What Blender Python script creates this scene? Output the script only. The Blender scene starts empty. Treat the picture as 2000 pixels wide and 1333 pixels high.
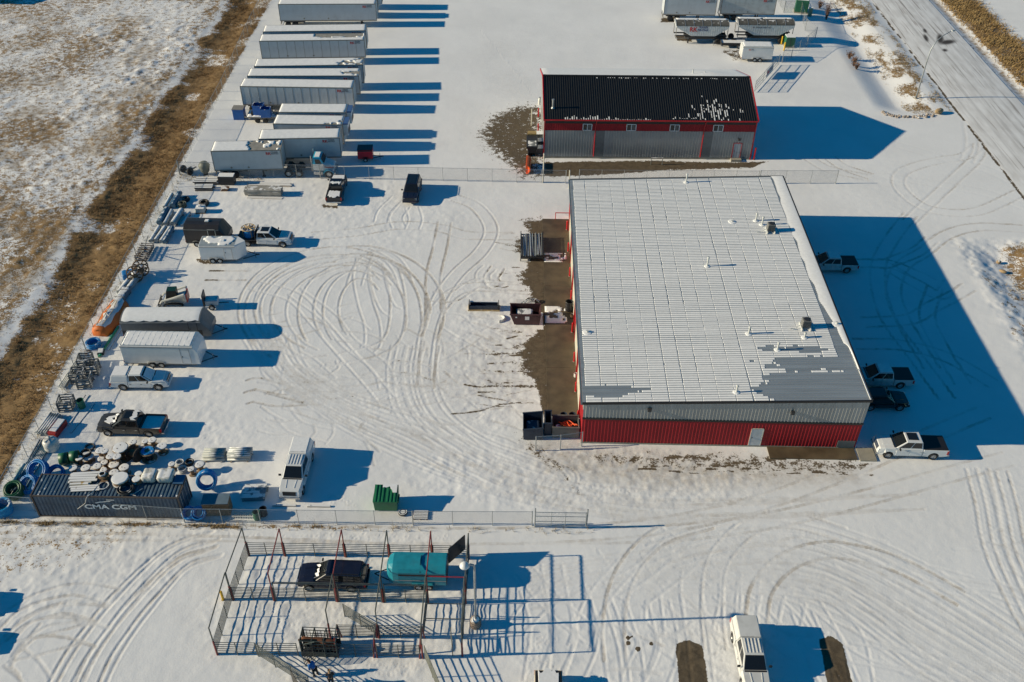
import bpy, bmesh, math, random
import numpy as np
from math import sin, cos, pi, radians as rad
from mathutils import Vector, Matrix
random.seed(7)
RS = np.random.RandomState(11)
SC = bpy.context.scene
COL = SC.collection

# ------------------------------------------------------------------ camera
F_PX, PITCH, ROLL, CAM_H = 1862.2, rad(39.615), rad(0.8736), 62.586
cam_d = bpy.data.cameras.new('camera')
cam_d.sensor_width = 36.0
cam_d.lens = 36.0 * F_PX / 2000.0
cam_d.clip_end = 5000
cam = bpy.data.objects.new('camera', cam_d)
COL.objects.link(cam)
cam.matrix_world = (Matrix.Translation((0, 0, CAM_H)) @ Matrix.Rotation(pi / 2 - PITCH, 4, 'X') @ Matrix.Rotation(ROLL, 4, 'Z'))
SC.camera = cam

# ------------------------------------------------------------------ daylight
SUN_EL, SUN_AZ = rad(19.5), rad(3.2)          # shadows fall towards +X, a little towards +Y
world = bpy.data.worlds.new('World')
SC.world = world
world.use_nodes = True
wn = world.node_tree
wn.nodes.clear()
w_out = wn.nodes.new('ShaderNodeOutputWorld')
w_bg = wn.nodes.new('ShaderNodeBackground')
w_sky = wn.nodes.new('ShaderNodeTexSky')
w_sky.sky_type = 'NISHITA'
w_sky.sun_disc = False
w_sky.sun_elevation = SUN_EL
w_sky.sun_rotation = rad(-90) - SUN_AZ
w_sky.air_density = 1.0
w_sky.dust_density = 0.2
w_sky.ozone_density = 6.0
w_hsv = wn.nodes.new('ShaderNodeHueSaturation')
w_hsv.inputs['Saturation'].default_value = 1.28
wn.links.new(w_sky.outputs[0], w_hsv.inputs['Color'])
w_tint = wn.nodes.new('ShaderNodeVectorMath')      # the deep teal blue of the photograph's clear sky
w_tint.operation = 'MULTIPLY'
w_tint.inputs[1].default_value = (0.85, 1.22, 0.98)
wn.links.new(w_hsv.outputs[0], w_tint.inputs[0])
wn.links.new(w_tint.outputs[0], w_bg.inputs[0])
w_bg.inputs[1].default_value = 0.072
wn.links.new(w_bg.outputs[0], w_out.inputs[0])
sun_d = bpy.data.lights.new('sun', 'SUN')
sun_d.energy = 5.0
sun_d.angle = rad(0.5)
sun_d.color = (1.0, 0.86, 0.61)
sun = bpy.data.objects.new('sun', sun_d)
COL.objects.link(sun)
sun.rotation_euler = Vector((cos(SUN_EL) * cos(SUN_AZ), cos(SUN_EL) * sin(SUN_AZ), -sin(SUN_EL))).to_track_quat('-Z', 'Y').to_euler()
SC.view_settings.view_transform = 'Standard'
SC.view_settings.look = 'None'
SC.view_settings.gamma = 1.0
SC.view_settings.use_curve_mapping = False
SC.view_settings.exposure = 0.17

# ------------------------------------------------------------------ survey: a point measured on the photograph, as a place on the ground
def at(px, py, z=0.0):
    u2 = (px - 1000) / F_PX
    v2 = (666.5 - py) / F_PX
    c, s = cos(ROLL), sin(ROLL)
    u = c * u2 - s * v2
    v = s * u2 + c * v2
    cp, sp = cos(PITCH), sin(PITCH)
    d = (u, cp + v * sp, -sp + v * cp)
    t = (z - CAM_H) / d[2]
    return d[0] * t, d[1] * t

# ------------------------------------------------------------------ materials
MATS = {}
def mat(name, col, rough=0.6, metal=0.0, var=0.12, scale=2.0, snow=0.0, dirt=0.0, bump=0.0, stretch=None, coat=0.0, alpha=1.0):
    if name in MATS: return MATS[name]
    m = bpy.data.materials.new(name)
    m.use_nodes = True
    nt = m.node_tree
    L = nt.links.new
    p = nt.nodes['Principled BSDF']
    tc = nt.nodes.new('ShaderNodeTexCoord')
    geo = nt.nodes.new('ShaderNodeNewGeometry')
    mp = nt.nodes.new('ShaderNodeMapping')
    if stretch: mp.inputs['Scale'].default_value = stretch
    L(tc.outputs['Object'], mp.inputs['Vector'])
    nz = nt.nodes.new('ShaderNodeTexNoise')
    nz.inputs['Scale'].default_value = scale
    nz.inputs['Detail'].default_value = 5
    L(mp.outputs[0], nz.inputs['Vector'])
    mr = nt.nodes.new('ShaderNodeMapRange')
    mr.inputs[1].default_value, mr.inputs[2].default_value = 0.3, 0.7
    mr.inputs[3].default_value, mr.inputs[4].default_value = 1 - var, 1 + var
    L(nz.outputs[0], mr.inputs[0])
    mx = nt.nodes.new('ShaderNodeVectorMath'); mx.operation = 'SCALE'
    mx.inputs[0].default_value = col[:3]
    L(mr.outputs[0], mx.inputs['Scale'])
    cur = mx.outputs[0]
    if dirt > 0:
        n2 = nt.nodes.new('ShaderNodeTexNoise'); n2.inputs['Scale'].default_value = 0.9; n2.inputs['Detail'].default_value = 8
        n2.inputs['Roughness'].default_value = 0.7
        L(tc.outputs['Object'], n2.inputs['Vector'])
        r2 = nt.nodes.new('ShaderNodeMapRange'); r2.inputs[1].default_value, r2.inputs[2].default_value = 0.5, 0.72
        r2.inputs[4].default_value = dirt
        L(n2.outputs[0], r2.inputs[0])
        m2 = nt.nodes.new('ShaderNodeMixRGB'); m2.inputs[2].default_value = (0.13, 0.10, 0.07, 1)
        L(r2.outputs[0], m2.inputs[0]); L(cur, m2.inputs[1])
        cur = m2.outputs[0]
    rsock = None
    if snow > 0:
        sp = nt.nodes.new('ShaderNodeSeparateXYZ'); L(geo.outputs['Normal'], sp.inputs[0])
        n3 = nt.nodes.new('ShaderNodeTexNoise'); n3.inputs['Scale'].default_value = 1.7; n3.inputs['Detail'].default_value = 6
        L(geo.outputs['Position'], n3.inputs['Vector'])
        ad = nt.nodes.new('ShaderNodeMath'); ad.operation = 'MULTIPLY_ADD'; ad.inputs[1].default_value = 1.6; ad.inputs[2].default_value = -0.8
        L(n3.outputs[0], ad.inputs[0])
        a2 = nt.nodes.new('ShaderNodeMath'); a2.operation = 'ADD'; L(sp.outputs[2], a2.inputs[0]); L(ad.outputs[0], a2.inputs[1])
        r3 = nt.nodes.new('ShaderNodeMapRange'); th = 1.25 - snow * 0.8
        r3.inputs[1].default_value, r3.inputs[2].default_value = th, th + 0.12
        L(a2.outputs[0], r3.inputs[0])
        m3 = nt.nodes.new('ShaderNodeMixRGB'); m3.inputs[2].default_value = (0.8, 0.8, 0.8, 1)
        L(r3.outputs[0], m3.inputs[0]); L(cur, m3.inputs[1])
        cur = m3.outputs[0]
        r4 = nt.nodes.new('ShaderNodeMapRange'); r4.inputs[3].default_value = rough; r4.inputs[4].default_value = 0.85
        L(r3.outputs[0], r4.inputs[0]); rsock = r4.outputs[0]
        mm = nt.nodes.new('ShaderNodeMapRange'); mm.inputs[3].default_value = metal; mm.inputs[4].default_value = 0
        L(r3.outputs[0], mm.inputs[0]); L(mm.outputs[0], p.inputs['Metallic'])
    else:
        p.inputs['Metallic'].default_value = metal
    L(cur, p.inputs['Base Color'])
    if rsock: L(rsock, p.inputs['Roughness'])
    else: p.inputs['Roughness'].default_value = rough
    if coat: p.inputs['Coat Weight'].default_value = coat
    if bump > 0:
        b = nt.nodes.new('ShaderNodeBump'); b.inputs['Strength'].default_value = bump; b.inputs['Distance'].default_value = 0.03
        L(nz.outputs[0], b.inputs['Height']); L(b.outputs[0], p.inputs['Normal'])
    if alpha < 1: p.inputs['Alpha'].default_value = alpha
    MATS[name] = m
    return m

# ------------------------------------------------------------------ mesh builder
class B:
    def __init__(s): s.v = []; s.f = []; s.m = []; s.cur = 0
    def mark(s): return len(s.v)
    def add(s, vs, fs):
        o = len(s.v); s.v += [tuple(v) for v in vs]
        for f in fs: s.f.append([i + o for i in f]); s.m.append(s.cur)
        return s
    def hexa(s, p):      # p: 4 bottom + 4 top
        return s.add(p, [(0, 3, 2, 1), (4, 5, 6, 7), (0, 1, 5, 4), (1, 2, 6, 5), (2, 3, 7, 6), (3, 0, 4, 7)])
    def box(s, x0, x1, y0, y1, z0, z1):
        return s.hexa([(x0, y0, z0), (x1, y0, z0), (x1, y1, z0), (x0, y1, z0), (x0, y0, z1), (x1, y0, z1), (x1, y1, z1), (x0, y1, z1)])
    def cbox(s, cx, cy, cz, dx, dy, dz, rz=0.0):
        k = s.mark(); s.box(-dx / 2, dx / 2, -dy / 2, dy / 2, -dz / 2, dz / 2)
        return s.xf(k, Matrix.Translation((cx, cy, cz)) @ Matrix.Rotation(rz, 4, 'Z'))
    def prism(s, poly, axis, a, b):
        n = len(poly)
        def pt(q, t):
            if axis == 'y': return (q[0], t, q[1])
            if axis == 'x': return (t, q[0], q[1])
            return (q[0], q[1], t)
        vs = [pt(q, a) for q in poly] + [pt(q, b) for q in poly]
        fs = [tuple(range(n)), tuple(range(2 * n - 1, n - 1, -1))] + [(i, (i + 1) % n, n + (i + 1) % n, n + i) for i in range(n)]
        return s.add(vs, fs)
    def loft(s, rings, cap=True, closed=False):
        n = len(rings[0]); vs = [p for r in rings for p in r]; fs = []
        R = len(rings)
        for r in range(R if closed else R - 1):
            for i in range(n):
                a = r * n + i; b = r * n + (i + 1) % n; q = ((r + 1) % R) * n
                fs.append((a, b, q + (i + 1) % n, q + i))
        if cap and not closed: fs += [tuple(range(n - 1, -1, -1)), tuple(range((R - 1) * n, R * n))]
        return s.add(vs, fs)
    def path(s, pts, r, n=6, closed=False):
        P = [Vector(p) for p in pts]; rings = []; N = len(P); prev = None
        for i in range(N):
            if closed: d = P[(i + 1) % N] - P[i - 1]
            else: d = P[min(i + 1, N - 1)] - P[max(i - 1, 0)]
            d.normalize()
            if prev is None:
                u = d.cross(Vector((0, 0, 1)))
                if u.length < 1e-3: u = d.cross(Vector((1, 0, 0)))
            else: u = prev - d * prev.dot(d)
            u.normalize(); w = d.cross(u); prev = u
            rr = r[i] if isinstance(r, (list, tuple)) else r
            rings.append([tuple(P[i] + (u * cos(2 * pi * k / n) + w * sin(2 * pi * k / n)) * rr) for k in range(n)])
        return s.loft(rings, cap=not closed, closed=closed)
    def tube(s, a, b, r, n=6): return s.path([a, b], r, n)
    def lathe(s, prof, n=16, axis='z', c=(0, 0, 0)):
        rings = []
        for (r, h) in prof:
            ring = []
            for k in range(n):
                a = 2 * pi * k / n; p = (r * cos(a), r * sin(a))
                if axis == 'z': ring.append((c[0] + p[0], c[1] + p[1], c[2] + h))
                elif axis == 'y': ring.append((c[0] + p[0], c[1] + h, c[2] + p[1]))
                else: ring.append((c[0] + h, c[1] + p[0], c[2] + p[1]))
            rings.append(ring)
        return s.loft(rings)
    def ring(s, R, r, n=20, m=6, c=(0, 0, 0), axis='z', jit=0.0):
        pts = []
        for k in range(n):
            a = 2 * pi * k / n; q = R + random.uniform(-jit, jit)
            if axis == 'z': pts.append((c[0] + q * cos(a), c[1] + q * sin(a), c[2] + random.uniform(-jit, jit)))
            elif axis == 'y': pts.append((c[0] + q * cos(a), c[1] + random.uniform(-jit, jit), c[2] + q * sin(a)))
            else: pts.append((c[0] + random.uniform(-jit, jit), c[1] + q * cos(a), c[2] + q * sin(a)))
        return s.path(pts, r, m, closed=True)
    def slab(s, q, u0, u1, v0, v1, t):     # a plate lying on the quad q (p00,p10,p11,p01), t proud of it
        q = [Vector(p) for p in q]
        def bl(u, v): return (q[0] * (1 - u) + q[1] * u) * (1 - v) + (q[3] * (1 - u) + q[2] * u) * v
        n = (q[1] - q[0]).cross(q[3] - q[0]).normalized()
        c = [bl(u0, v0), bl(u1, v0), bl(u1, v1), bl(u0, v1)]
        return s.hexa([tuple(p - n * abs(t) * .6) for p in c] + [tuple(p + n * t) for p in c])
    def xf(s, k, M):
        for i in range(k, len(s.v)): s.v[i] = tuple(M @ Vector(s.v[i]))
        return s
    def mesh(s, name, mats, smooth=False, recalc=True):
        me = bpy.data.meshes.new(name)
        me.from_pydata(s.v, [], s.f)
        if not isinstance(mats, (list, tuple)): mats = [mats]
        for m in mats: me.materials.append(m)
        if len(mats) > 1: me.polygons.foreach_set('material_index', s.m)
        if recalc:
            bm = bmesh.new(); bm.from_mesh(me); bmesh.ops.recalc_face_normals(bm, faces=bm.faces); bm.to_mesh(me); bm.free()
        if smooth:
            me.polygons.foreach_set('use_smooth', [True] * len(me.polygons))
        me.update()
        return me
    def build(s, name, mats, parent=None, smooth=False, bevel=0.0, loc=None, rz=None):
        o = bpy.data.objects.new(name, s.mesh(name, mats, smooth))
        return fin(o, parent, bevel, loc, rz, smooth)
def fin(o, parent=None, bevel=0.0, loc=None, rz=None, smooth=False):
    COL.objects.link(o)
    if parent: o.parent = parent
    if loc is not None: o.location = loc
    if rz is not None: o.rotation_euler[2] = rz
    if bevel:
        b = o.modifiers.new('bevel', 'BEVEL'); b.width = bevel; b.segments = 2; b.limit_method = 'ANGLE'; b.angle_limit = rad(40)
    return o
def inst(name, me, parent=None, loc=None, rot=None, scale=None):
    o = bpy.data.objects.new(name, me); COL.objects.link(o)
    if parent: o.parent = parent
    if loc is not None: o.location = loc
    if rot is not None: o.rotation_euler = rot
    if scale is not None: o.scale = scale
    return o
def tag(o, label, cat, group=None):
    o['label'] = label; o['category'] = cat
    if group: o['group'] = group
    return o
def thing(name, label, cat, loc=(0, 0, 0), rz=0.0, group=None):
    o = bpy.data.objects.new(name, None); COL.objects.link(o)
    o.location = (loc[0], loc[1], loc[2] if len(loc) > 2 else 0.0); o.rotation_euler[2] = rz
    o.empty_display_size = 0.3
    return tag(o, label, cat, group)
def struct(o, kind='structure'): o['kind'] = kind; return o
MC = {}
def cached(key, fn):
    if key not in MC: MC[key] = fn()
    return MC[key]
def text_mesh(txt, size, m, extrude=0.004, key=None):
    k = ('txt', txt, size, m.name)
    if k in MC: return MC[k]
    cu = bpy.data.curves.new('lettering', 'FONT'); cu.body = txt; cu.size = size; cu.extrude = extrude; cu.align_x = 'CENTER'; cu.align_y = 'CENTER'
    cu.resolution_u = 3; cu.offset = size * 0.028
    o = bpy.data.objects.new('lettering', cu); COL.objects.link(o)
    dg = bpy.context.evaluated_depsgraph_get()
    me = bpy.data.meshes.new_from_object(o.evaluated_get(dg))
    bpy.data.objects.remove(o); bpy.data.curves.remove(cu)
    me.materials.clear(); me.materials.append(m)
    MC[k] = me
    return me
def smooth01(a, b, x):
    t = np.clip((x - a) / (b - a), 0, 1); return t * t * (3 - 2 * t)
def vnoise(x, y, s, seed):          # value noise, s metres per cell
    r = np.random.RandomState(seed); N = 256
    g = r.rand(N, N).astype(np.float32)
    xs = x / s; ys = y / s
    xi = np.floor(xs).astype(int); yi = np.floor(ys).astype(int)
    fx = xs - xi; fy = ys - yi
    fx = fx * fx * (3 - 2 * fx); fy = fy * fy * (3 - 2 * fy)
    xi %= N; yi %= N; x1 = (xi + 1) % N; y1 = (yi + 1) % N
    return (g[xi, yi] * (1 - fx) + g[x1, yi] * fx) * (1 - fy) + (g[xi, y1] * (1 - fx) + g[x1, y1] * fx) * fy
def fbm(x, y, s, seed, o=3):
    t = 0; a = 1; n = 0
    for k in range(o): t = t + a * vnoise(x, y, s / 2 ** k, seed + k); n += a; a *= .5
    return t / n
# ------------------------------------------------------------------ terrain
def terrain(x, y):
    x = np.asarray(x, float); y = np.asarray(y, float)
    z = np.zeros(np.broadcast(x, y).shape)
    # shallow grassed swale along the left fence, rough field beyond
    z = z - 0.45 * np.exp(-((x + 48.5) / 2.6) ** 2)
    z = z + 0.10 * smooth01(-52, -56, x) * (fbm(x, y, 9, 3, 3) - 0.4) * 2
    # roadside ditch, broken by the driveway
    gate = smooth01(128.5, 133, y) + 1 - smooth01(92, 97, y)
    prof = np.where(x < 56.8, -.62 * smooth01(52.6, 57.2, x), -.60 + .80 * smooth01(56.8, 62, x))
    prof = np.where(x > 61.5, 0.2 * (1 - smooth01(62.5, 65, x)), prof)
    z = z + gate * np.where(x > 52, prof, 0)
    # far-side ditch
    z = z - 0.30 * np.exp(-((x - 77.2) / 1.1) ** 2) * smooth01(75.4, 76.2, x)
    return z
def hz(x, y): return float(terrain(np.array([x]), np.array([y]))[0])

def axis_pts(segs):
    out = [segs[0][0]]
    for a, b, d0, d1 in segs:
        p = a
        while p < b - 1e-6:
            t = (p - a) / (b - a); p = min(b, p + d0 + (d1 - d0) * t)
            out.append(p)
    return np.array(out)
GX = axis_pts([(-900, -130, 200, 40), (-130, -56, 1.0, .34), (-56, -44, .3, .16), (-44, -34, .15, .105), (-34, 28, .10, .10), (28, 44, .11, .15), (44, 66, .15, .24), (66, 100, .4, .8), (100, 900, 40, 200)])
GY = axis_pts([(-300, 20, 80, 10), (20, 35, 1, .3), (35, 62, .105, .11), (62, 96, .11, .16), (96, 112, .17, .24), (112, 180, .24, .5), (180, 240, 1, 8), (240, 1600, 40, 300)])
gX, gY = np.meshgrid(GX, GY, indexing='ij')
gX = gX.astype(np.float32); gY = gY.astype(np.float32)
Z = terrain(gX, gY).astype(np.float32)
MUD = np.zeros_like(Z); WEAR_SHADE = np.zeros_like(Z); GRASS = np.zeros_like(Z)
RUT = np.zeros_like(Z)

# --- uneven snow
yard = smooth01(-44.5, -43.2, gX) * smooth01(53.5, 52, gX)
Z += ((fbm(gX, gY, 2.6, 21, 3) - .5) * .03 * yard).astype(np.float32)
tramp = np.zeros_like(Z)
def blob(arr, cx, cy, rx, ry, v, soft=.5):
    d = np.sqrt(((gX - cx) / rx) ** 2 + ((gY - cy) / ry) ** 2)
    np.maximum(arr, v * smooth01(1 + soft, 1 - soft * .3, d), out=arr)
blob(tramp, -12, 43.5, 10, 6, 1.0)
blob(tramp, -34, 56, 11, 9, .8)
blob(tramp, -36, 66, 8, 12, .55)
blob(tramp, -36, 80, 8, 24, .35)
blob(tramp, -24, 100, 16, 8, .6)
blob(tramp, -40, 47, 12, 5, 1.0)
blob(tramp, 9, 39, 8, 4, .6)
blob(tramp, 6, 57, 14, 3.4, .9)
blob(tramp, -2, 75, 4, 12, .8)
tramp = np.maximum(tramp, .18)
Z += (tramp * ((fbm(gX, gY, .6, 31, 3) - .5) * .10) * yard * smooth01(150, 110, gY)).astype(np.float32)
# small stubble hummocks of the rough field
fieldm = smooth01(-51.5, -54, gX)
hm = np.clip(fbm(gX, gY, 1.1, 41, 2) - .5, 0, 1) * 3
Z += (fieldm * hm * .17 * (.3 + 1.2 * vnoise(gX, gY, 14, 45))).astype(np.float32)

# --- tyre tracks pressed in the snow
def spline(pts, step=.06):
    P = np.array(pts, float); n = len(P)
    if n == 2:
        L = np.hypot(*(P[1] - P[0])); t = np.linspace(0, 1, int(L / step) + 2)[:, None]
        return P[0] * (1 - t) + P[1] * t
    ext = np.vstack([2 * P[0] - P[1], P, 2 * P[-1] - P[-2]]); out = []
    for i in range(1, n):
        p0, p1, p2, p3 = ext[i - 1], ext[i], ext[i + 1], ext[i + 2]
        m = max(2, int(np.hypot(*(p2 - p1)) / step)); t = np.linspace(0, 1, m, endpoint=False)[:, None]
        out.append(.5 * ((2 * p1) + (-p0 + p2) * t + (2 * p0 - 5 * p1 + 4 * p2 - p3) * t ** 2 + (-p0 + 3 * p1 - 3 * p2 + p3) * t ** 3))
    return np.vstack(out)
def rut(C, depth=.05, w=.15, wear=.25, mud=0.0, seed=0):
    ix = np.searchsorted(GX, C[:, 0]); iy = np.searchsorted(GY, C[:, 1])
    br = vnoise(np.arange(len(C)) * .06, np.full(len(C), seed * 1.7), 2.3, 5 + seed % 40)
    for dx in range(-4, 5):
        for dy in range(-4, 5):
            a = np.clip(ix + dx, 0, len(GX) - 1); b = np.clip(iy + dy, 0, len(GY) - 1)
            d = np.hypot(GX[a] - C[:, 0], GY[b] - C[:, 1])
            inn = np.clip((w + .045 - d) / .07, 0, 1)
            lip = np.exp(-((d - w - .11) / .06) ** 2) * .4
            val = (-inn + lip * (inn < .3)) * depth
            neg = val < 0
            np.minimum.at(RUT, (a[neg], b[neg]), val[neg].astype(np.float32))
            pos = val > 0.002
            np.maximum.at(RUT, (a[pos], b[pos]), np.where(RUT[a[pos], b[pos]] < 0, RUT[a[pos], b[pos]], val[pos]).astype(np.float32))
            if wear:
                ed = np.exp(-((d - w - .02) / .045) ** 2)
                np.maximum.at(WEAR_SHADE, (a, b), (np.maximum(inn * .7, ed) * wear * 1.25 * (.35 + .9 * br)).astype(np.float32))  # brown dirt in the rut, plus painted edge shade finer than the mesh gives
            if mud: np.maximum.at(MUD, (a, b), (inn * mud * (.2 + 1.1 * br)).astype(np.float32))
TS = [0]
def track(world_pts, depth=.05, wear=.25, gauge=.82, w=.105, mud=0.0, dual=True):
    C = spline(world_pts)
    d = np.gradient(C, axis=0); d /= (np.hypot(d[:, 0], d[:, 1])[:, None] + 1e-9)
    nrm = np.stack([-d[:, 1], d[:, 0]], 1)
    TS[0] += 1; depth *= .43
    for s in ((-1, 1) if dual else (0,)):
        rut(C + nrm * gauge * s, depth, w, wear, mud, TS[0] * 2 + (s > 0))
def ptrack(zoom, pts, off=(0, 0), **k):
    x0, y0, s = zoom
    track([at(x0 + s * (px + off[0]), y0 + s * (py + off[1])) for px, py in pts], **k)
ZA = (440, 340, .315); ZB = (1180, 980, .41); ZC = (440, 700, .4); ZD = (1700, 200, .15); ZE = (0, 960, .28); ZF = (1400, 300, .3)
# big turning loop in the yard
ptrack(ZA, [(1430, 150), (1545, 195), (1630, 290), (1645, 380), (1580, 490), (1450, 610), (1350, 740), (1280, 900), (1240, 1060), (1225, 1240)], depth=.055)
def ell(cx, cy, rx, ry, a0, a1, n=14, **k):
    ptrack(ZA, [(cx + rx * cos(rad(a0 + (a1 - a0) * i / n)), cy - ry * sin(rad(a0 + (a1 - a0) * i / n))) for i in range(n + 1)], **k)
ell(720, 840, 590, 365, 88, 228, wear=.3)
ell(730, 850, 560, 330, 95, 222)
ell(745, 850, 510, 310, 80, 236, wear=.3)
ell(760, 860, 430, 300, 100, 240)
ell(800, 860, 300, 285, 60, 215, wear=.35, depth=.06)
ell(845, 850, 190, 230, 40, 225, wear=.3, depth=.06)
ell(830, 850, 480, 380, -25, 100, wear=.45, mud=.22)
ell(800, 860, 520, 390, 0, 80, wear=.4, mud=.25)
ell(760, 900, 410, 430, -10, 75, wear=.35)
ell(700, 880, 470, 400, 10, 85, wear=.3)
ell(960, 790, 170, 290, 20, 160, wear=.2)
ptrack(ZA, [(860, 520), (840, 640), (870, 800), (910, 930), (915, 1050), (880, 1090)], wear=.2)
ptrack(ZA, [(930, 560), (960, 720), (1010, 830), (1060, 860)], wear=.2)
ptrack(ZA, [(1020, 560), (1060, 700), (1070, 860), (1040, 1010), (940, 1090), (700, 1150)], wear=.3)
ptrack(ZA, [(180, 690), (420, 760), (560, 900), (700, 1060), (900, 1280), (1000, 1400)], depth=.06, wear=.12)
ptrack(ZA, [(430, 730), (640, 890), (760, 1040), (960, 1200), (1010, 1330)], depth=.05, wear=.12)
ptrack(ZA, [(540, 385), (820, 360), (1080, 320), (1330, 335), (1500, 380), (1780, 385)], wear=.3, depth=.03, mud=.15)
ptrack(ZA, [(1360, 300), (1330, 460), (1290, 640), (1290, 900), (1260, 1100), (1240, 1330)], wear=.5, depth=.03, mud=.2)
ptrack(ZA, [(500, 640), (700, 560), (880, 540), (1000, 640)], wear=.2)
ptrack(ZA, [(1290, 760), (1420, 760), (1560, 680), (1700, 690), (1900, 700)], wear=.3, mud=.3)
ptrack(ZA, [(1330, 830), (1420, 740), (1560, 700), (1900, 720)], wear=.3, mud=.3)
ptrack(ZA, [(1600, 660), (1600, 620), (1640, 580)], wear=.2)
ptrack(ZA, [(1690, 580), (1650, 650), (1690, 690), (1850, 700)], wear=.3, mud=.5)
ptrack(ZA, [(1070, 150), (990, 230), (965, 300)], wear=.1)
ptrack(ZA, [(1110, 200), (1060, 270), (1080, 330)], wear=.1)
ptrack(ZA, [(1160, 210), (1180, 280), (1160, 345)], wear=.1)
# sweep from the loop out towards the gate
for i, (o, d) in enumerate([(0, .05), (14, .05), (30, .04), (50, .05), (75, .04), (100, .05), (-18, .04), (128, .04)]):
    ptrack(ZC, [(120 + i * 26, -110), (235 + o, 50), (400 + o, 170), (600 + o * 1.3, 300 - o * .4), (850 + o * 1.6, 420 - o * .7), (1100 + o, 535 - o * .6), (1400, 640 - o * .5), (1750, 715 - o * .4), (2250, 760 - o * .3), (3400, 700)], depth=d, wear=.13 + .05 * (i % 3), mud=.08 if i % 2 else 0)
for o in (0, 60, 140, 260, 320):
    ptrack(ZC, [(850 + o * .5, -60), (830 + o * .5, 60), (850 + o * .55, 210), (930 + o * .6, 330), (1080 + o * .7, 440), (1330 + o, 560), (1700, 640), (2200, 680)], depth=.045, wear=.14)
for o in (0, 70, 150, 230, 330):
    ptrack(ZC, [(1560, 60 + o * .6), (1200, 70 + o * .35), (900, 110 + o * .3), (600, 130 + o * .5), (300, 150 + o * .2)], depth=.03, wear=.2, mud=.16)
ptrack(ZC, [(110, 135), (160, 125), (250, 150), (400, 190)], wear=.35, mud=.3)
ptrack(ZC, [(100, 195), (150, 185), (260, 205), (400, 200)], wear=.35, mud=.3)
# near parking area, right bottom
for o in range(0, 12):
    k = o * 42
    ptrack(ZB, [(180 + k * 1.1, 230 + k * .35), (480 + k * .9, 130 + k * .6), (850 + k * .5, 100 + k * .75), (1200 + k * .12, 185 + k * .82), (1500, 320 + k * .95), (1800, 500 + k * .95), (2150, 740 + k * .9)], depth=.035 + .015 * (o % 2), wear=.08 + .05 * (o % 3))
for o in range(0, 7):
    k = o * 55 + 20
    ptrack(ZB, [(-350, 330 + k * .4), (0, 290 + k * .35), (400, 250 + k * .4), (800, 235 + k * .5), (1150, 290 + k * .75), (1500, 430 + k), (1850, 660 + k)], depth=.03, wear=.14)
ptrack(ZB, [(50, 760), (45, 600), (70, 420), (150, 270), (280, 160), (500, 92)], wear=.35)
ptrack(ZB, [(530, 700), (515, 520), (530, 320), (600, 200), (720, 110), (900, 90), (1150, 160)], wear=.2, depth=.06)
ptrack(ZB, [(725, 560), (750, 420), (850, 300), (1000, 238), (1150, 235), (1400, 300), (1700, 460)], wear=.4)
for pts in ([(420, 340), (415, 440), (445, 640), (470, 860)], [(600, 340), (600, 480), (570, 620)], [(690, 360), (680, 560), (720, 800)], [(800, 450), (770, 600)], [(910, 470), (880, 600)],
            [(980, 480), (1060, 620), (1160, 860)], [(820, 500), (950, 640), (1080, 860)], [(940, 520), (1010, 700), (1040, 860)], [(1040, 500), (1180, 640), (1230, 860)], [(150, 470), (150, 570), (210, 680), (130, 860)],
            [(260, 470), (300, 680), (250, 860)], [(320, 460), (340, 640)], [(60, 500), (120, 700), (140, 860)], [(-60, 360), (30, 600), (70, 860)], [(-250, 300), (-200, 640), (-260, 860)], [(-130, 420), (-80, 640), (-160, 860)],
            [(-350, 420), (-300, 600), (-330, 860)], [(1150, 640), (1300, 720), (1600, 780), (2000, 900)], [(1180, 720), (1400, 760), (1650, 860)], [(110, 300), (-40, 480), (-120, 700)], [(330, 200), (190, 330), (30, 420)],
            [(480, 200), (340, 330), (150, 470)], [(-380, 330), (-230, 500), (-60, 640)], [(-420, 600), (-300, 480), (-150, 400)]):
    ptrack(ZB, pts, depth=.045, wear=.10)
for o in (0, 50, 105):
    ptrack(ZB, [(1770 + o, -150), (1815 + o, 20), (1850 + o, 200), (1920 + o, 380), (1990 + o, 520), (2100 + o, 700)], depth=.06, wear=.25)
# driveway by the road
ptrack(ZD, [(1420, 560), (1230, 700), (900, 755), (600, 830), (420, 910), (360, 1010), (400, 1130), (600, 1310), (900, 1420), (1400, 1420), (1950, 1180)], wear=.25)
ptrack(ZD, [(1420, 560), (1400, 680), (1280, 830), (1060, 1030), (780, 1300), (500, 1560)], depth=.06, wear=.3)
ptrack(ZD, [(230, 520), (900, 710), (1500, 870), (1900, 1060)], depth=.035, wear=.1)
ptrack(ZD, [(200, 960), (900, 1070), (1500, 1180), (2000, 1360)], depth=.035, wear=.1)
ptrack(ZD, [(1290, 270), (1320, 560), (1250, 780)], wear=.2)
for pts in ([(600, 30), (700, 90), (800, 120), (1000, 160)], [(740, 30), (830, 90), (1000, 150)], [(1260, 400), (1150, 540), (1060, 700), (1050, 860), (1120, 1080), (1300, 1333), (1500, 1600)],
            [(1400, 560), (1300, 640), (1150, 700), (1080, 720), (920, 715)], [(2000, 490), (1700, 480), (1500, 530), (1350, 640), (1200, 740), (1150, 900), (1220, 1100), (1400, 1400)], [(1100, 730), (1300, 850), (1450, 920), (1530, 840)],
            [(1640, 870), (1560, 920), (1400, 1000), (1250, 1080), (950, 1100)], [(930, 715), (1120, 720), (1300, 790), (1400, 840)], [(900, 1240), (1200, 1250), (1500, 1330), (1800, 1500)], [(1420, 870), (1370, 1060), (1450, 1250), (1600, 1500)]):
    ptrack(ZF, pts, depth=.045, wear=.35)
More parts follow.
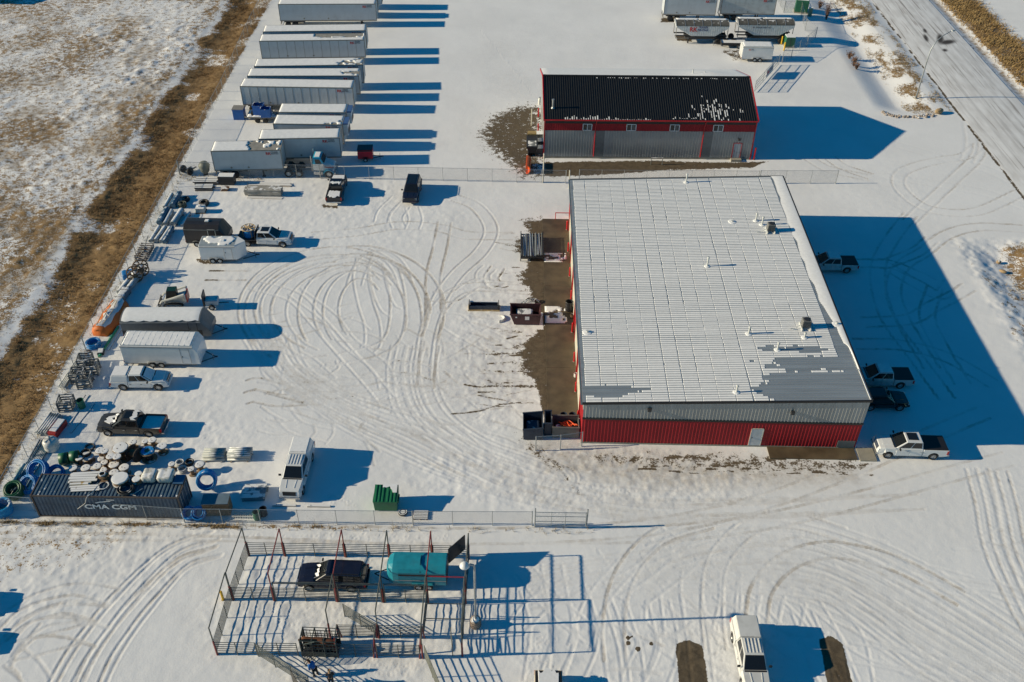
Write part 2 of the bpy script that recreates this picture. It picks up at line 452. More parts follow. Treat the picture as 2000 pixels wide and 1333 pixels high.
# bottom left
for o in (0, 190):
    ptrack(ZE, [(1500 + o * .2, 330 + o * .3), (1200 + o * .4, 430 + o * .2), (850 + o * .7, 740 + o * .1), (650 + o * .85, 980), (520 + o * .9, 1160), (390 + o, 1400)], depth=.07, wear=.3)
    ptrack(ZE, [(1480 + o * .2, 345 + o * .3), (1180 + o * .4, 470 + o * .2), (860 + o * .7, 790 + o * .1), (680 + o * .85, 1010), (560 + o * .9, 1190), (430 + o, 1430)], depth=.06, wear=.25)
for pts in ([(0, 960), (120, 850), (320, 750), (560, 700), (800, 740)], [(50, 990), (200, 860), (450, 790), (600, 810), (720, 850)], [(20, 1130), (130, 1000), (330, 880), (560, 850), (700, 870)], [(90, 1080), (250, 960), (480, 950), (720, 1020)],
            [(80, 1120), (250, 1080), (600, 990)], [(100, 1160), (200, 1240), (280, 1360)], [(0, 1280), (60, 1340)], [(0, 1220), (60, 1100), (220, 900)]):
    ptrack(ZE, pts, depth=.05, wear=.25)
sr = random.Random(77)
for k in range(95):          # short scuffs where wheels turned on the spot
    px, py = sr.uniform(500, 1040), sr.uniform(600, 840); x, y = at(px, py); a = sr.gauss(-.35, .6); L_ = sr.uniform(1.2, 6)
    track([(x, y), (x + L_ * .5 * cos(a), y + L_ * .5 * sin(a)), (x + L_ * cos(a + sr.uniform(-.5, .5)), y + L_ * sin(a + sr.uniform(-.5, .5)))], depth=sr.uniform(.015, .05), wear=sr.uniform(.08, .3), mud=.3 if k % 7 == 0 else 0, dual=(k % 3 == 0))
for k in range(60):
    px, py = sr.uniform(1150, 1980), sr.uniform(1040, 1320); x, y = at(px, py); a = sr.gauss(-.5, .5); L_ = sr.uniform(1.5, 7)
    track([(x, y), (x + L_ * .5 * cos(a), y + L_ * .5 * sin(a)), (x + L_ * cos(a + sr.uniform(-.3, .3)), y + L_ * sin(a + sr.uniform(-.3, .3)))], depth=sr.uniform(.015, .04), wear=sr.uniform(.05, .18), dual=(k % 2 == 0))
# lane between the near fence and the corral, footprints
for dy in (0, 6):
    track([(-60, 49.9 + dy * .1), (-30, 50.2 + dy * .1), (0, 50.4), (20, 52 + dy * .3), (45, 60 + dy)], depth=.02, wear=.3)
def foot(a, b, n, spread=.18):
    for i in range(n):
        t = (i + random.random() * .5) / n
        x = a[0] + (b[0] - a[0]) * t + random.gauss(0, spread); y = a[1] + (b[1] - a[1]) * t + random.gauss(0, spread)
        rut(np.array([(x, y), (x + .09 * random.uniform(-1, 1), y + .07)]), .03, .035, .25, 0, 0)
foot(at(300, 1047), at(880, 1050), 60); foot(at(0, 1030), at(300, 1047), 40); foot(at(940, 60), at(1045, 190), 40, .1)
foot(at(620, 960), at(700, 995), 20); foot((-20, 46), (-8, 45), 50, 1.2); foot((-20, 41.5), (-9, 42.5), 70, 1.1); foot((-14, 37.5), (-6, 38), 60, .6)
foot(at(1050, 1240), at(1060, 1333), 40, .9); foot(at(1400, 1220), at(1400, 1330), 60, .45); foot(at(1500, 1230), at(1500, 1330), 20, .5)
foot(at(1120, 955), at(1250, 965), 14, .15); foot(at(330, 860), at(230, 900), 50, 1.5)
Z += RUT * smooth01(-44.5, -43.5, gX).astype(np.float32)

# --- bare, thawed and worn patches
def poly_mask(pts):
    P = np.array(pts); x0, y0 = P.min(0) - 2; x1, y1 = P.max(0) + 2
    i0, i1 = np.searchsorted(GX, [x0, x1]); j0, j1 = np.searchsorted(GY, [y0, y1])
    X = gX[i0:i1, j0:j1]; Y = gY[i0:i1, j0:j1]
    ins = np.zeros(X.shape, bool); dist = np.full(X.shape, 1e9)
    n = len(P)
    for k in range(n):
        a, b = P[k], P[(k + 1) % n]
        c = ((a[1] > Y) != (b[1] > Y)) & (X < (b[0] - a[0]) * (Y - a[1]) / (b[1] - a[1] + 1e-12) + a[0])
        ins ^= c
        t = np.clip(((X - a[0]) * (b[0] - a[0]) + (Y - a[1]) * (b[1] - a[1])) / (np.hypot(*(b - a)) ** 2 + 1e-9), 0, 1)
        dist = np.minimum(dist, np.hypot(X - a[0] - t * (b[0] - a[0]), Y - a[1] - t * (b[1] - a[1])))
    return (i0, i1, j0, j1), np.where(ins, dist, -dist)
def patch(arr, px_pts, v=1.0, soft=.5, world=False):
    (i0, i1, j0, j1), d = poly_mask(px_pts if world else [at(*p) for p in px_pts])
    m = v * smooth01(-soft, soft, d)
    arr[i0:i1, j0:j1] = np.maximum(arr[i0:i1, j0:j1], m)
# thawed strip along the concrete apron
wv = .5 + 3.6 * vnoise(gY, gY * 0, 3.1, 61) * smooth01(66, 72, gY) + .3
wv = np.where((gY > 77.5) & (gY < 80.5), .35, wv)
apr = smooth01(1.25, .35, (3.5 - gX) / wv) * (gX < 3.6) * smooth01(63.6, 65.5, gY) * smooth01(101, 97, gY)
MUD = np.maximum(MUD, apr)
strk = np.clip(vnoise(gX, gY, 1, 71) * 0 + vnoise(gY, gX * .06, .55, 72), 0, 1)
MUD = np.maximum(MUD, .62 * smooth01(.55, .85, strk) * smooth01(-10, 1, gX) * (gX < 3.6) * smooth01(65, 68, gY) * smooth01(79, 74, gY))
sr = random.Random(44)
for k in range(70):          # melt water and wheel streaks running off the apron into the snow
    y0 = sr.uniform(65.5, 78) if k < 52 else sr.uniform(81, 96)
    x0 = sr.uniform(-1.6, 2.8); L_ = sr.uniform(.5, 3.0) * (1.5 if y0 < 74 else .8); a = sr.gauss(-.03, .16)
    rut(spline([(x0, y0), (x0 - L_ * .5, y0 + a * L_ * .5 + sr.uniform(-.15, .15)), (x0 - L_, y0 + a * L_ + sr.uniform(-.3, .3))]), .012, sr.uniform(.02, .11), .35, sr.uniform(.55, 1.0), k)
for k in range(90):
    x0 = sr.uniform(10, 31); y0 = sr.uniform(57.6, 60.0); L_ = sr.uniform(.3, 1.8)
    rut(spline([(x0, y0), (x0 + L_, y0 + sr.uniform(-.15, .15))]), .01, sr.uniform(.03, .14), .3, sr.uniform(.5, .95), k)
patch(MUD, [(930, 262), (960, 226), (1010, 206), (1062, 204), (1062, 345), (1020, 350), (985, 318), (960, 300)], .80, 2.6)
patch(MUD, [(1062, 317), (1280, 314), (1400, 318), (1500, 316), (1470, 328), (1300, 333), (1210, 340), (1110, 345), (1062, 345)], 1, .5)
patch(MUD, [(1140, 884), (1400, 884), (1690, 900), (1690, 925), (1400, 920), (1150, 905)], .5, .9)
patch(MUD, [(1320, 1257), (1345, 1251), (1372, 1262), (1385, 1345), (1326, 1345)], 1.1, .16)
patch(MUD, [(1600, 1248), (1622, 1242), (1646, 1258), (1652, 1285), (1668, 1345), (1618, 1345)], 1.1, .16)
for px, py, r in [(1227, 1246, .16), (1227, 1256, .16), (1246, 1268, .18), (1272, 1258, .15), (1235, 1244, .1)]:
    x, y = at(px, py); blob(MUD, x, y, r, r, 1)
patch(MUD, [(1290, 36), (1325, 32), (1330, 44), (1290, 44)], .9, .5); patch(MUD, [(1318, 70), (1355, 68), (1352, 82), (1322, 80)], .9, .5); patch(MUD, [(1405, 98), (1450, 96), (1450, 118), (1432, 118)], .6, .6)
patch(MUD, [(378, 505), (415, 505), (420, 516), (395, 517)], .8, .35); patch(MUD, [(628, 400), (660, 402), (658, 408), (632, 406)], .9, .3); patch(MUD, [(1020, 470), (1062, 430), (1062, 450), (1062, 530), (1030, 525)], .7, 1)
for a, b in [((410, 529.5), (485, 529.5)), ((402, 547.5), (480, 547.5))]:
    rut(spline([at(*a), at(*b)]), .03, .12, .5, .8, 3)
patch(MUD, [(1000, 840), (1040, 850), (1100, 900), (1130, 960), (1090, 930), (1020, 880)], .5, 1.5)
patch(WEAR_SHADE, [(1010, 860), (1300, 880), (1690, 905), (1690, 945), (1300, 960), (1050, 930)], .4, 2)
patch(WEAR_SHADE, [(520, 690), (780, 640), (1060, 600), (1060, 830), (900, 800), (600, 770)], .16, 5)
patch(WEAR_SHADE, [(1180, 1090), (1400, 1040), (1700, 1080), (1950, 1250), (1800, 1320), (1500, 1190), (1250, 1180)], .16, 4)
patch(WEAR_SHADE, [(900, 60), (1060, 60), (1060, 200), (950, 230)], .12, 6)
# kerb line the plough left along the road
patch(GRASS, [(-60, 1000), (60, 1022), (340, 1022), (260, 1060), (150, 1110), (-60, 1150)], .36, 1.6)
WEAR_SHADE = np.maximum(WEAR_SHADE, .8 * np.exp(-((gX - 77) / .8) ** 2) * vnoise(gX, gY, .7, 183))
GRASS = np.maximum(GRASS, .42 * np.exp(-((gX - 77.1) / .9) ** 2) * (gY > 60))
edge = 64.9 + .25 * (vnoise(gY, gY * 0, 2.2, 81) - .5)
MUD = np.maximum(MUD, .95 * np.exp(-((gX - edge) / .26) ** 2) * (gY > 84) * smooth01(.12, .4, vnoise(gY, gY * 0, 1.6, 82)))
MUD = np.maximum(MUD, .6 * np.exp(-((gX - 76) / .5) ** 2) * vnoise(gX, gY, .8, 83))
# grass: along the left fence, roadside bank, beyond the road
gedge = 3.4 * (fbm(gX * .3, gY, 8, 91, 4) - .5)
ga = smooth01(-53.0 + gedge, -50.4 + gedge, gX) * smooth01(-43.6, -44.6, gX)
GRASS = np.maximum(GRASS, ga * (.50 + .18 * smooth01(105, 75, gY) + .55 * smooth01(.30, .58, fbm(gX, gY, 4, 92, 4))))
nearf = smooth01(-92, -53, gX) * smooth01(170, 80, gY)
GRASS = np.maximum(GRASS, (.37 + .11 * nearf + .16 * smooth01(.36, .70, fbm(gX, gY * .8, 6, 95, 4))) * fieldm)
GRASS = np.maximum(GRASS, .60 * np.exp(-((gX + 53.6) / 2.2) ** 2) * (.62 + .38 * smooth01(.35, .6, fbm(gX, gY, 3, 195, 3))))
foot_line = np.exp(-((gX - (-60.5 - (gY - 100) * .10)) / .12) ** 2)
GRASS = np.maximum(GRASS, .6 * foot_line * (gY > 75) * vnoise(gX, gY, .6, 196))
WEAR_SHADE = np.maximum(WEAR_SHADE, .9 * fieldm * smooth01(.40, .62, fbm(gX, gY, 5, 197, 4)) * (.45 + .6 * nearf))
GRASS = np.maximum(GRASS, .62 * smooth01(57.5, 59.5, gX) * smooth01(63.6, 62.6, gX) * (smooth01(129, 131, gY) + smooth01(96, 94, gY)) * smooth01(.35, .65, fbm(gX, gY * .5, 1.6, 93, 3)))
GRASS = np.maximum(GRASS, smooth01(77.6, 78.8, gX) * smooth01(86, 83.5, gX) * (.5 + .5 * fbm(gX, gY, 3, 94, 2)))
GRASS = np.maximum(GRASS, .8 * np.exp(-((gY - 50.95) / .28) ** 2) * smooth01(-8, -14, gX) * (gX > -44.5) * (gX < 8) * vnoise(gX, gY, 1.2, 97) * 1.5)
patch(GRASS, [(1962, 478), (2040, 466), (2040, 575), (1990, 560), (1966, 528)], .62, 1.2)
mnd = smooth01(51.5, 53, gX) * smooth01(97, 95, gY) * smooth01(66, 60, gX)
Z += (mnd * (fbm(gX, gY, .9, 171, 3) - .45) * .26).astype(np.float32)
GRASS = np.maximum(GRASS, .40 * mnd * smooth01(.4, .62, fbm(gX, gY, 1.6, 172, 3)))
GRASS = np.clip(GRASS, 0, 1)
Z += (GRASS * (gX < -43) * (fbm(gX, gY, .8, 98, 2) - .4) * .25).astype(np.float32)

nx, ny = gX.shape
me = bpy.data.meshes.new('ground')
co = np.stack([gX, gY, Z], -1).reshape(-1, 3).astype(np.float32)
idx = np.arange(nx * ny, dtype=np.int32).reshape(nx, ny)
q = np.stack([idx[:-1, :-1], idx[1:, :-1], idx[1:, 1:], idx[:-1, 1:]], -1).reshape(-1)
me.vertices.add(nx * ny); me.vertices.foreach_set('co', co.ravel())
me.loops.add(len(q)); me.loops.foreach_set('vertex_index', q)
nf = len(q) // 4
me.polygons.add(nf); me.polygons.foreach_set('loop_start', np.arange(nf, dtype=np.int32) * 4)
me.polygons.foreach_set('use_smooth', np.ones(nf, bool))
me.update(calc_edges=True)
for nm, arr in (('mud', MUD), ('wear', WEAR_SHADE), ('grass', GRASS)):
    a = me.attributes.new(nm, 'FLOAT', 'POINT'); a.data.foreach_set('value', arr.ravel().astype(np.float32))

def ground_material():
    m = bpy.data.materials.new('snowy_ground'); m.use_nodes = True
    nt = m.node_tree; L = nt.links.new; p = nt.nodes['Principled BSDF']
    geo = nt.nodes.new('ShaderNodeNewGeometry')
    def noise(s, d=6, r=.6):
        n = nt.nodes.new('ShaderNodeTexNoise'); n.inputs['Scale'].default_value = s; n.inputs['Detail'].default_value = d; n.inputs['Roughness'].default_value = r
        L(geo.outputs['Position'], n.inputs['Vector']); return n.outputs[0]
    def attr(n):
        a = nt.nodes.new('ShaderNodeAttribute'); a.attribute_name = n; return a.outputs['Fac']
    def math_(op, a, b=None, c=None):
        n = nt.nodes.new('ShaderNodeMath'); n.operation = op
        for i, v in enumerate((a, b, c)):
            if v is None: continue
            if isinstance(v, (int, float)): n.inputs[i].default_value = v
            else: L(v, n.inputs[i])
        return n.outputs[0]
    def rng(v, a, b, c=0., d=1.):
        n = nt.nodes.new('ShaderNodeMapRange'); n.interpolation_type = 'SMOOTHSTEP'
        for i, t in ((1, a), (2, b), (3, c), (4, d)): n.inputs[i].default_value = t
        L(v, n.inputs[0]); return n.outputs[0]
    def mix(f, a, b):
        n = nt.nodes.new('ShaderNodeMixRGB')
        L(f, n.inputs[0])
        for i, v in ((1, a), (2, b)):
            if isinstance(v, tuple): n.inputs[i].default_value = v + (1,)
            else: L(v, n.inputs[i])
        return n.outputs[0]
    n_big = noise(.12, 4); n_mid = noise(1.3, 7, .65); n_fine = noise(6, 6, .7); n_f2 = noise(17, 3, .7)
    snow = mix(rng(n_big, .3, .7), (.80, .80, .80), (.86, .86, .86))
    snow = mix(rng(n_mid, .62, .78, 0, .35), snow, (.62, .60, .57))
    n_f3 = noise(31, 2, .6)
    snow = mix(rng(n_f2, .62, .70, 0, .5), snow, (.36, .33, .28))
    snow = mix(rng(n_f3, .66, .72, 0, .6), snow, (.28, .25, .2))          # straw, grit and clods through the snow
    w = math_('MULTIPLY', attr('wear'), rng(n_mid, .25, .75, .45, 1.35))
    snow = mix(rng(w, .02, .60, 0, .75), snow, (.43, .375, .31))  # one tint for dirty, worn snow and the painted shade of rut edges
    brown = mix(rng(n_mid, .3, .7), (.075, .055, .034), (.135, .103, .066))
    brown = mix(rng(n_f2, .45, .75), brown, (.17, .14, .10))
    v = math_('ADD', attr('mud'), math_('MULTIPLY_ADD', n_mid, 1.9, -.95))
    v = math_('ADD', v, math_('MULTIPLY_ADD', n_fine, 1.5, -.75))
    v = math_('MULTIPLY', v, rng(attr('mud'), .02, .12))
    mudf = rng(v, .46, .60)
    straw = mix(rng(n_mid, .3, .72), (.155, .086, .032), (.30, .185, .078))
    straw = mix(rng(n_f2, .45, .72, 0, .8), straw, (.36, .27, .15))
    g = math_('ADD', attr('grass'), math_('MULTIPLY_ADD', n_mid, 1.3, -.65))
    g = math_('ADD', g, math_('MULTIPLY_ADD', n_fine, 1.5, -.75))
    g = math_('MULTIPLY', g, rng(attr('grass'), .02, .12))
    gf = rng(g, .40, .60)
    base = mix(gf, mix(mudf, snow, brown), straw)
    L(base, p.inputs['Base Color'])
    p.inputs['Roughness'].default_value = .85
    p.inputs['Specular IOR Level'].default_value = .25
    bh = math_('ADD', math_('MULTIPLY', n_mid, .5), math_('MULTIPLY', n_fine, .30))
    b = nt.nodes.new('ShaderNodeBump'); b.inputs['Strength'].default_value = .45; b.inputs['Distance'].default_value = .07
    L(bh, b.inputs['Height']); L(b.outputs[0], p.inputs['Normal'])
    return m
me.materials.append(ground_material())
ground = bpy.data.objects.new('ground', me); COL.objects.link(ground); struct(ground)

# ------------------------------------------------------------------ road
def road_material():
    m = bpy.data.materials.new('snow_worn_road'); m.use_nodes = True
    nt = m.node_tree; L = nt.links.new; p = nt.nodes['Principled BSDF']
    geo = nt.nodes.new('ShaderNodeNewGeometry')
    def noise(sc, s, d):
        mp = nt.nodes.new('ShaderNodeMapping'); mp.inputs['Scale'].default_value = sc; L(geo.outputs['Position'], mp.inputs[0])
        n = nt.nodes.new('ShaderNodeTexNoise'); n.inputs['Scale'].default_value = s; n.inputs['Detail'].default_value = d; L(mp.outputs[0], n.inputs[0]); return n.outputs[0]
    def ramp(v, stops):
        r = nt.nodes.new('ShaderNodeValToRGB'); L(v, r.inputs[0])
        while len(r.color_ramp.elements) < len(stops): r.color_ramp.elements.new(.5)
        for e, (t, c) in zip(r.color_ramp.elements, stops): e.position = t; e.color = c + (1,)
        return r.outputs[0]
    def mul(a, b):
        n = nt.nodes.new('ShaderNodeMixRGB'); n.blend_type = 'MULTIPLY'; n.inputs[0].default_value = 1; L(a, n.inputs[1]); L(b, n.inputs[2]); return n.outputs[0]
    c = ramp(noise((1.0, .018, 1), 1.6, 4), [(.26, (.62, .61, .60)), (.42, (.78, .78, .78)), (.62, (.84, .84, .84))])
    c = mul(c, ramp(noise((1, .03, 1), 3.2, 3), [(.33, (.60, .57, .55)), (.41, (.98, .98, .98))]))
    c = mul(c, ramp(noise((1, .3, 1), 1, 6), [(.35, (.85, .84, .83)), (.6, (1, 1, 1))]))
    a = nt.nodes.new('ShaderNodeAttribute'); a.attribute_name = 'bare'
    n = nt.nodes.new('ShaderNodeMixRGB'); L(a.outputs['Fac'], n.inputs[0]); L(c, n.inputs[1]); n.inputs[2].default_value = (.055, .045, .038, 1)
    L(n.outputs[0], p.inputs['Base Color']); p.inputs['Roughness'].default_value = .75
    return m
rx = np.linspace(65.05, 75.6, 42); ry = np.concatenate([np.linspace(-200, 84, 40), np.linspace(84.4, 190, 330), np.linspace(195, 900, 30)])
rX, rY = np.meshgrid(rx, ry, indexing='ij')
rZ = .03 + .10 * (1 - ((rX - 70.3) / 5.3) ** 2)
bare = np.zeros_like(rX)
for px, py, a, b, ang in [(1836, 78, 2.3, .55, 1.25), (1850, 84, 1.7, .8, .5), (1808, 76, 1.6, .35, 1.4), (1845, 100, .6, .4, 1.2), (1806, 62, 1.0, .3, 1.4)]:
    x, y = at(px, py); dx, dy = rX - x, rY - y
    u = dx * cos(ang) + dy * sin(ang); v2 = -dx * sin(ang) + dy * cos(ang)
    bare = np.maximum(bare, smooth01(1.5, .5, np.sqrt((u / a) ** 2 + (v2 / b) ** 2)))
for xc, k in ((68.2, .28), (69.9, .34), (71.4, .22), (72.9, .3), (66.6, .2), (74.0, .18)):
    bare = np.maximum(bare, k * np.exp(-((rX - xc - .25 * np.sin(rY * .05 + xc)) / .16) ** 2) * (.3 + vnoise(rY, rX * 0, 9, int(xc))))
mr = bpy.data.meshes.new('road')
n0, n1 = rX.shape; ii = np.arange(n0 * n1).reshape(n0, n1)
mr.from_pydata(np.stack([rX, rY, rZ], -1).reshape(-1, 3).tolist(), [], np.stack([ii[:-1, :-1], ii[1:, :-1], ii[1:, 1:], ii[:-1, 1:]], -1).reshape(-1, 4).tolist())
a = mr.attributes.new('bare', 'FLOAT', 'POINT'); a.data.foreach_set('value', bare.ravel().astype(np.float32))
mr.polygons.foreach_set('use_smooth', [True] * len(mr.polygons))
mr.materials.append(road_material())
road = bpy.data.objects.new('road', mr); COL.objects.link(road); struct(road)

# ------------------------------------------------------------------ wet concrete
m_wet = mat('wet_concrete', (.100, .076, .044), rough=.5, var=.42, scale=.55, dirt=.3)
m_conc = mat('dry_concrete', (.30, .28, .23), rough=.85, var=.15, scale=1.2, dirt=.3)
apron = bpy.data.objects.new('concrete_apron', None); COL.objects.link(apron); struct(apron)
ys = [64.6, 71.5, 78.4, 85.2, 92.1, 99.0]
for i in range(5):
    B().box(3.45, 6.75, ys[i] + .012, ys[i + 1] - .012, -.2, .07).build('concrete_slab', m_wet, apron, bevel=.01)
# ------------------------------------------------------------------ buildings
m_red = mat('red_cladding', (.33, .007, .014), rough=.7, var=.12, scale=.5, stretch=(3, 3, .3))
m_redt = mat('red_trim', (.50, .012, .018), rough=.4)
m_grey = mat('grey_cladding', (.33, .335, .325), rough=.4, metal=.2, var=.12, scale=.6, stretch=(4, 4, .2))
m_greyb = mat('pale_grey_cladding', (.31, .33, .335), rough=.35, metal=.25, var=.08, scale=.6)
m_panel = mat('flat_grey_panel', (.15, .17, .18), rough=.4, metal=.3)
m_black = mat('black_trim', (.012, .012, .013), rough=.45)
m_roofk = mat('black_roof_sheet', (.010, .011, .012), rough=.55, var=.2)
m_galv = mat('galvalume_roof', (.46, .49, .50), rough=.38, metal=.55, var=.15, scale=.7, stretch=(.2, 3, 1))
m_snow = mat('snow', (.83, .83, .83), rough=.85, var=.05, scale=3, bump=.15)
m_white = mat('white_paint', (.72, .73, .73), rough=.4, var=.06)
m_cream = mat('cream_steel', (.60, .57, .48), rough=.5, var=.08)
m_door = mat('pale_steel_door', (.50, .53, .55), rough=.45)
m_glassd = mat('dark_window_glass', (.015, .018, .02), rough=.06, var=.02)
m_glassl = mat('grey_window_glass', (.07, .08, .085), rough=.08, var=.05)
m_steel = mat('galvanised_steel', (.36, .38, .39), rough=.45, metal=.5, var=.15, scale=6)
m_dark = mat('dark_metal', (.03, .03, .032), rough=.5)
m_pvc = mat('vent_pipe_paint', (.55, .56, .55), rough=.5, dirt=.3)

def corr(b, p0, p1, z0, z1, pitch=.305, depth=.03, thick=None):
    """ribbed sheet from plan point p0 to p1, outward = right of the walk; z0/z1 numbers or functions of 0..1"""
    p0 = Vector(p0); p1 = Vector(p1); d = p1 - p0; L = d.length; d.normalize(); n = Vector((d.y, -d.x))
    prof = []; k = 0
    while k * pitch < L:
        for t, h in ((0, 0), (.62, 0), (.72, 1), (.9, 1)):
            s = (k + t) * pitch
            if s < L: prof.append((s, h * depth))
        k += 1
    prof.append((L, 0))
    f0 = z0 if callable(z0) else (lambda t: z0); f1 = z1 if callable(z1) else (lambda t: z1)
    vs = []; fs = []
    for s, h in prof:
        q = p0 + d * s + n * h
        vs += [(q.x, q.y, f0(s / L)), (q.x, q.y, f1(s / L))]
    for i in range(len(prof) - 1): fs.append((2 * i, 2 * i + 2, 2 * i + 3, 2 * i + 1))
    return b.add(vs, fs)

# --- the large workshop in front
W, D, HL, HR, HB = 24.92, 38.61, 5.05, 6.05, 3.13
shop = thing('workshop_building', 'large red and grey metal workshop with a flat snow striped roof', 'building', (6.4256, 61.2), -.00802)
hx = lambda u: HL + (HR - HL) * u / W
core = B().prism([(.02, 0), (W - .02, 0), (W - .02, HR - .14), (.02, HL - .14)], 'y', .02, D - .02).build('wall', m_grey, shop)
corr(B(), (0, -.01), (W, -.01), HB + .1, lambda t: hx(t * W) - .02).build('upper_cladding', m_grey, shop)
corr(B(), (0, -.01), (W, -.01), .16, HB - .1).build('lower_cladding', m_red, shop)
B().box(-.05, W + .05, -.07, -.004, HB - .1, HB + .1).build('trim_band', m_black, shop)
B().box(-.02, W + .02, -.06, .1, -.1, .16).build('concrete_footing', m_conc, shop)
# left wall with its doors, right and back walls
corr(B(), (-.01, D), (-.01, 0), HB + .9, HL - .05).build('upper_cladding', m_grey, shop)
corr(B(), (W + .01, 0), (W + .01, D), .16, HB - .1).build('lower_cladding', m_red, shop)
corr(B(), (W + .01, 0), (W + .01, D), HB + .1, HR - .05).build('upper_cladding', m_grey, shop)
corr(B(), (W, D + .01), (0, D + .01), .16, lambda t: hx(W * (1 - t)) - .05).build('rear_cladding', m_red, shop)
doory = [(3.3, 8.2), (9.6, 14.5), (17.4, 22.3), (23.6, 28.5), (30.3, 35.2)]
edges = [0] + [e for dd in doory for e in dd] + [D]
for i in range(0, len(edges), 2):
    if edges[i + 1] - edges[i] > .3:
        corr(B(), (-.01, edges[i + 1]), (-.01, edges[i]), .16, HB + .9).build('lower_cladding', m_red, shop)
for y0, y1 in doory:
    dr = B().box(-.06, .01, y0 + .12, y1 - .12, .07, HB + .78).build('overhead_door', m_cream, shop)
    for k in range(5):
        B().box(-.085, -.062, y0 + .15, y1 - .15, .1 + k * .76, .1 + k * .76 + .70).build('door_panel', m_cream, dr)
    fr = B().box(-.14, .0, y0 - .12, y0 + .12, .02, HB + .9).box(-.14, .0, y1 - .12, y1 + .12, .02, HB + .9).box(-.14, .0, y0 - .12, y1 + .12, HB + .78, HB + 1.0)
    fr.build('door_frame', m_redt, shop)
# man door, lamps, low vent on the front wall
dr = B().box(15.25, 16.25, -.07, -.0, .2, 2.25).build('door', m_door, shop)
B().box(15.18, 15.25, -.08, 0, .18, 2.32).box(16.25, 16.32, -.08, 0, .18, 2.32).box(15.18, 16.32, -.08, 0, 2.25, 2.32).build('door_frame', m_cream, dr)
B().cbox(15.37, -.1, 1.2, .05, .07, .14).build('handle', m_dark, dr)
for u in (5.8, 18.4):
    B().box(u - .17, u + .17, -.3, -.03, 4.3, 4.62).build('wall_lamp', m_dark, shop, bevel=.03)
B().box(W - 1.7, W - .15, -.10, -.0, .22, 1.0).build('louvre', m_panel, shop)
# roof: ribbed sheet running left-right, black gutter edge
b = B(); prof = []; k = 0
while k * .305 < D - .05:
    for t, h in ((0, 0), (.78, 0), (.84, .045), (.94, .045)): prof.append((k * .305 + t * .305, h))
    k += 1
prof.append((D, 0))
vs = []; fs = []
for y, h in prof: vs += [(-.12, y, hx(-.12) + h), (W + .05, y, hx(W) + h)]
for i in range(len(prof) - 1): fs.append((2 * i, 2 * i + 1, 2 * i + 3, 2 * i + 2))
b.add(vs, fs)
roof = b.build('roof', m_galv, shop)
B().prism([(-.14, HL - .16), (W + .09, HR - .16), (W + .09, HR + .05), (-.14, HL + .05)], 'y', -.16, -.03).build('eave_trim', m_black, shop)
B().prism([(-.14, HL - .16), (W + .09, HR - .16), (W + .09, HR + .05), (-.14, HL + .05)], 'y', D + .03, D + .14).build('eave_trim', m_black, shop)
B().box(W + .06, W + .18, -.02, D + .02, HR - .2, HR + .07).build('eave_trim', m_black, shop)
B().box(-.30, -.13, -.1, D + .1, HL - .22, HL - .02).build('gutter', mat('blue_grey_gutter', (.16, .20, .22), rough=.4, metal=.3), shop)
# snow lying in the pans between ribs, broken over every purlin
npan = int(D / .305); purl = np.linspace(.15, W - 1.35, 17)
b = B(); rr = random.Random(5)
def melted(u, v):       # bare sheet near the front right and front left corners
    n = float(vnoise(np.array([u]), np.array([v]), 1.8, 201)[0]); n2 = float(vnoise(np.array([u]), np.array([v]), .6, 202)[0])
    d = (u - 18.6) / 5.2; e = v / (6.2 + 3.5 * max(0, d)); a = 0
    if u > 14.6: a = max(a, 1.15 - math.hypot((u - 20.6) / 6.2, (v - 1.6) / 5.4))
    if u > 15.5 and v < 12: a = max(a, .55 - math.hypot((u - 17.5) / 3.2, (v - 7.2) / 3.5))
    if u < 9: a = max(a, .75 - math.hypot((u - 2.2) / 5.2, (v - 1.5) / 2.6))
    if a <= .02: return -1.0
    return a * 1.5 - .42 + (n - .5) * .5 + (n2 - .5) * .3
for j in range(npan):
    y0 = j * .305 + .002; y1 = j * .305 + .238 + rr.uniform(-.02, .018)
    for i in range(16):
        ua, ub = purl[i], purl[i + 1]
        big = (i % 5 == 0)
        gap = .055 if big else rr.choice((.0, .0, .006, .014, .03))
        if v_streak := (float(vnoise(np.array([i * 3.3]), np.array([j * .305]), 2.5, 210)[0]) > .70): gap += rr.uniform(0, .06)
        segs = [(ua + gap, ub - gap * .6)]
        if melted((ua + ub) / 2, y0) > -.75:
            segs = []; n = 9; rowj = 1.3 * (float(vnoise(np.array([j * .305]), np.array([0.]), .75, 230)[0]) - .45) + rr.uniform(-.14, .14); st = (ub - ua) / n; run = None
            for q in range(n):
                uc = ua + st * (q + .5)
                ok = melted(uc, y0) < rowj + rr.uniform(-.04, .07)
                if ok and run is None: run = ua + st * q + (gap if q == 0 else rr.uniform(0, st * .8))
                if not ok and run is not None: segs.append((run, ua + st * q + rr.uniform(-.1, .15))); run = None
            if run is not None: segs.append((run, ub - gap))
        for s0, s1 in segs:
            if s1 - s0 < .08: continue
            k = rr.uniform(.022, .036); ins = rr.uniform(0, .02)
            b.add([(s0, y0, hx(s0) + .002), (s1, y0, hx(s1) + .002), (s1, y1, hx(s1) + .002), (s0, y1, hx(s0) + .002),
                   (s0 + .03, y0 + ins, hx(s0) + k), (s1 - .03, y0 + ins, hx(s1) + k), (s1 - .03, y1 - ins, hx(s1) + k), (s0 + .03, y1 - ins, hx(s0) + k)],
                  [(4, 5, 6, 7), (0, 1, 5, 4), (1, 2, 6, 5), (2, 3, 7, 6), (3, 0, 4, 7)])
struct(b.build('roof_snow', m_snow, shop), 'stuff')
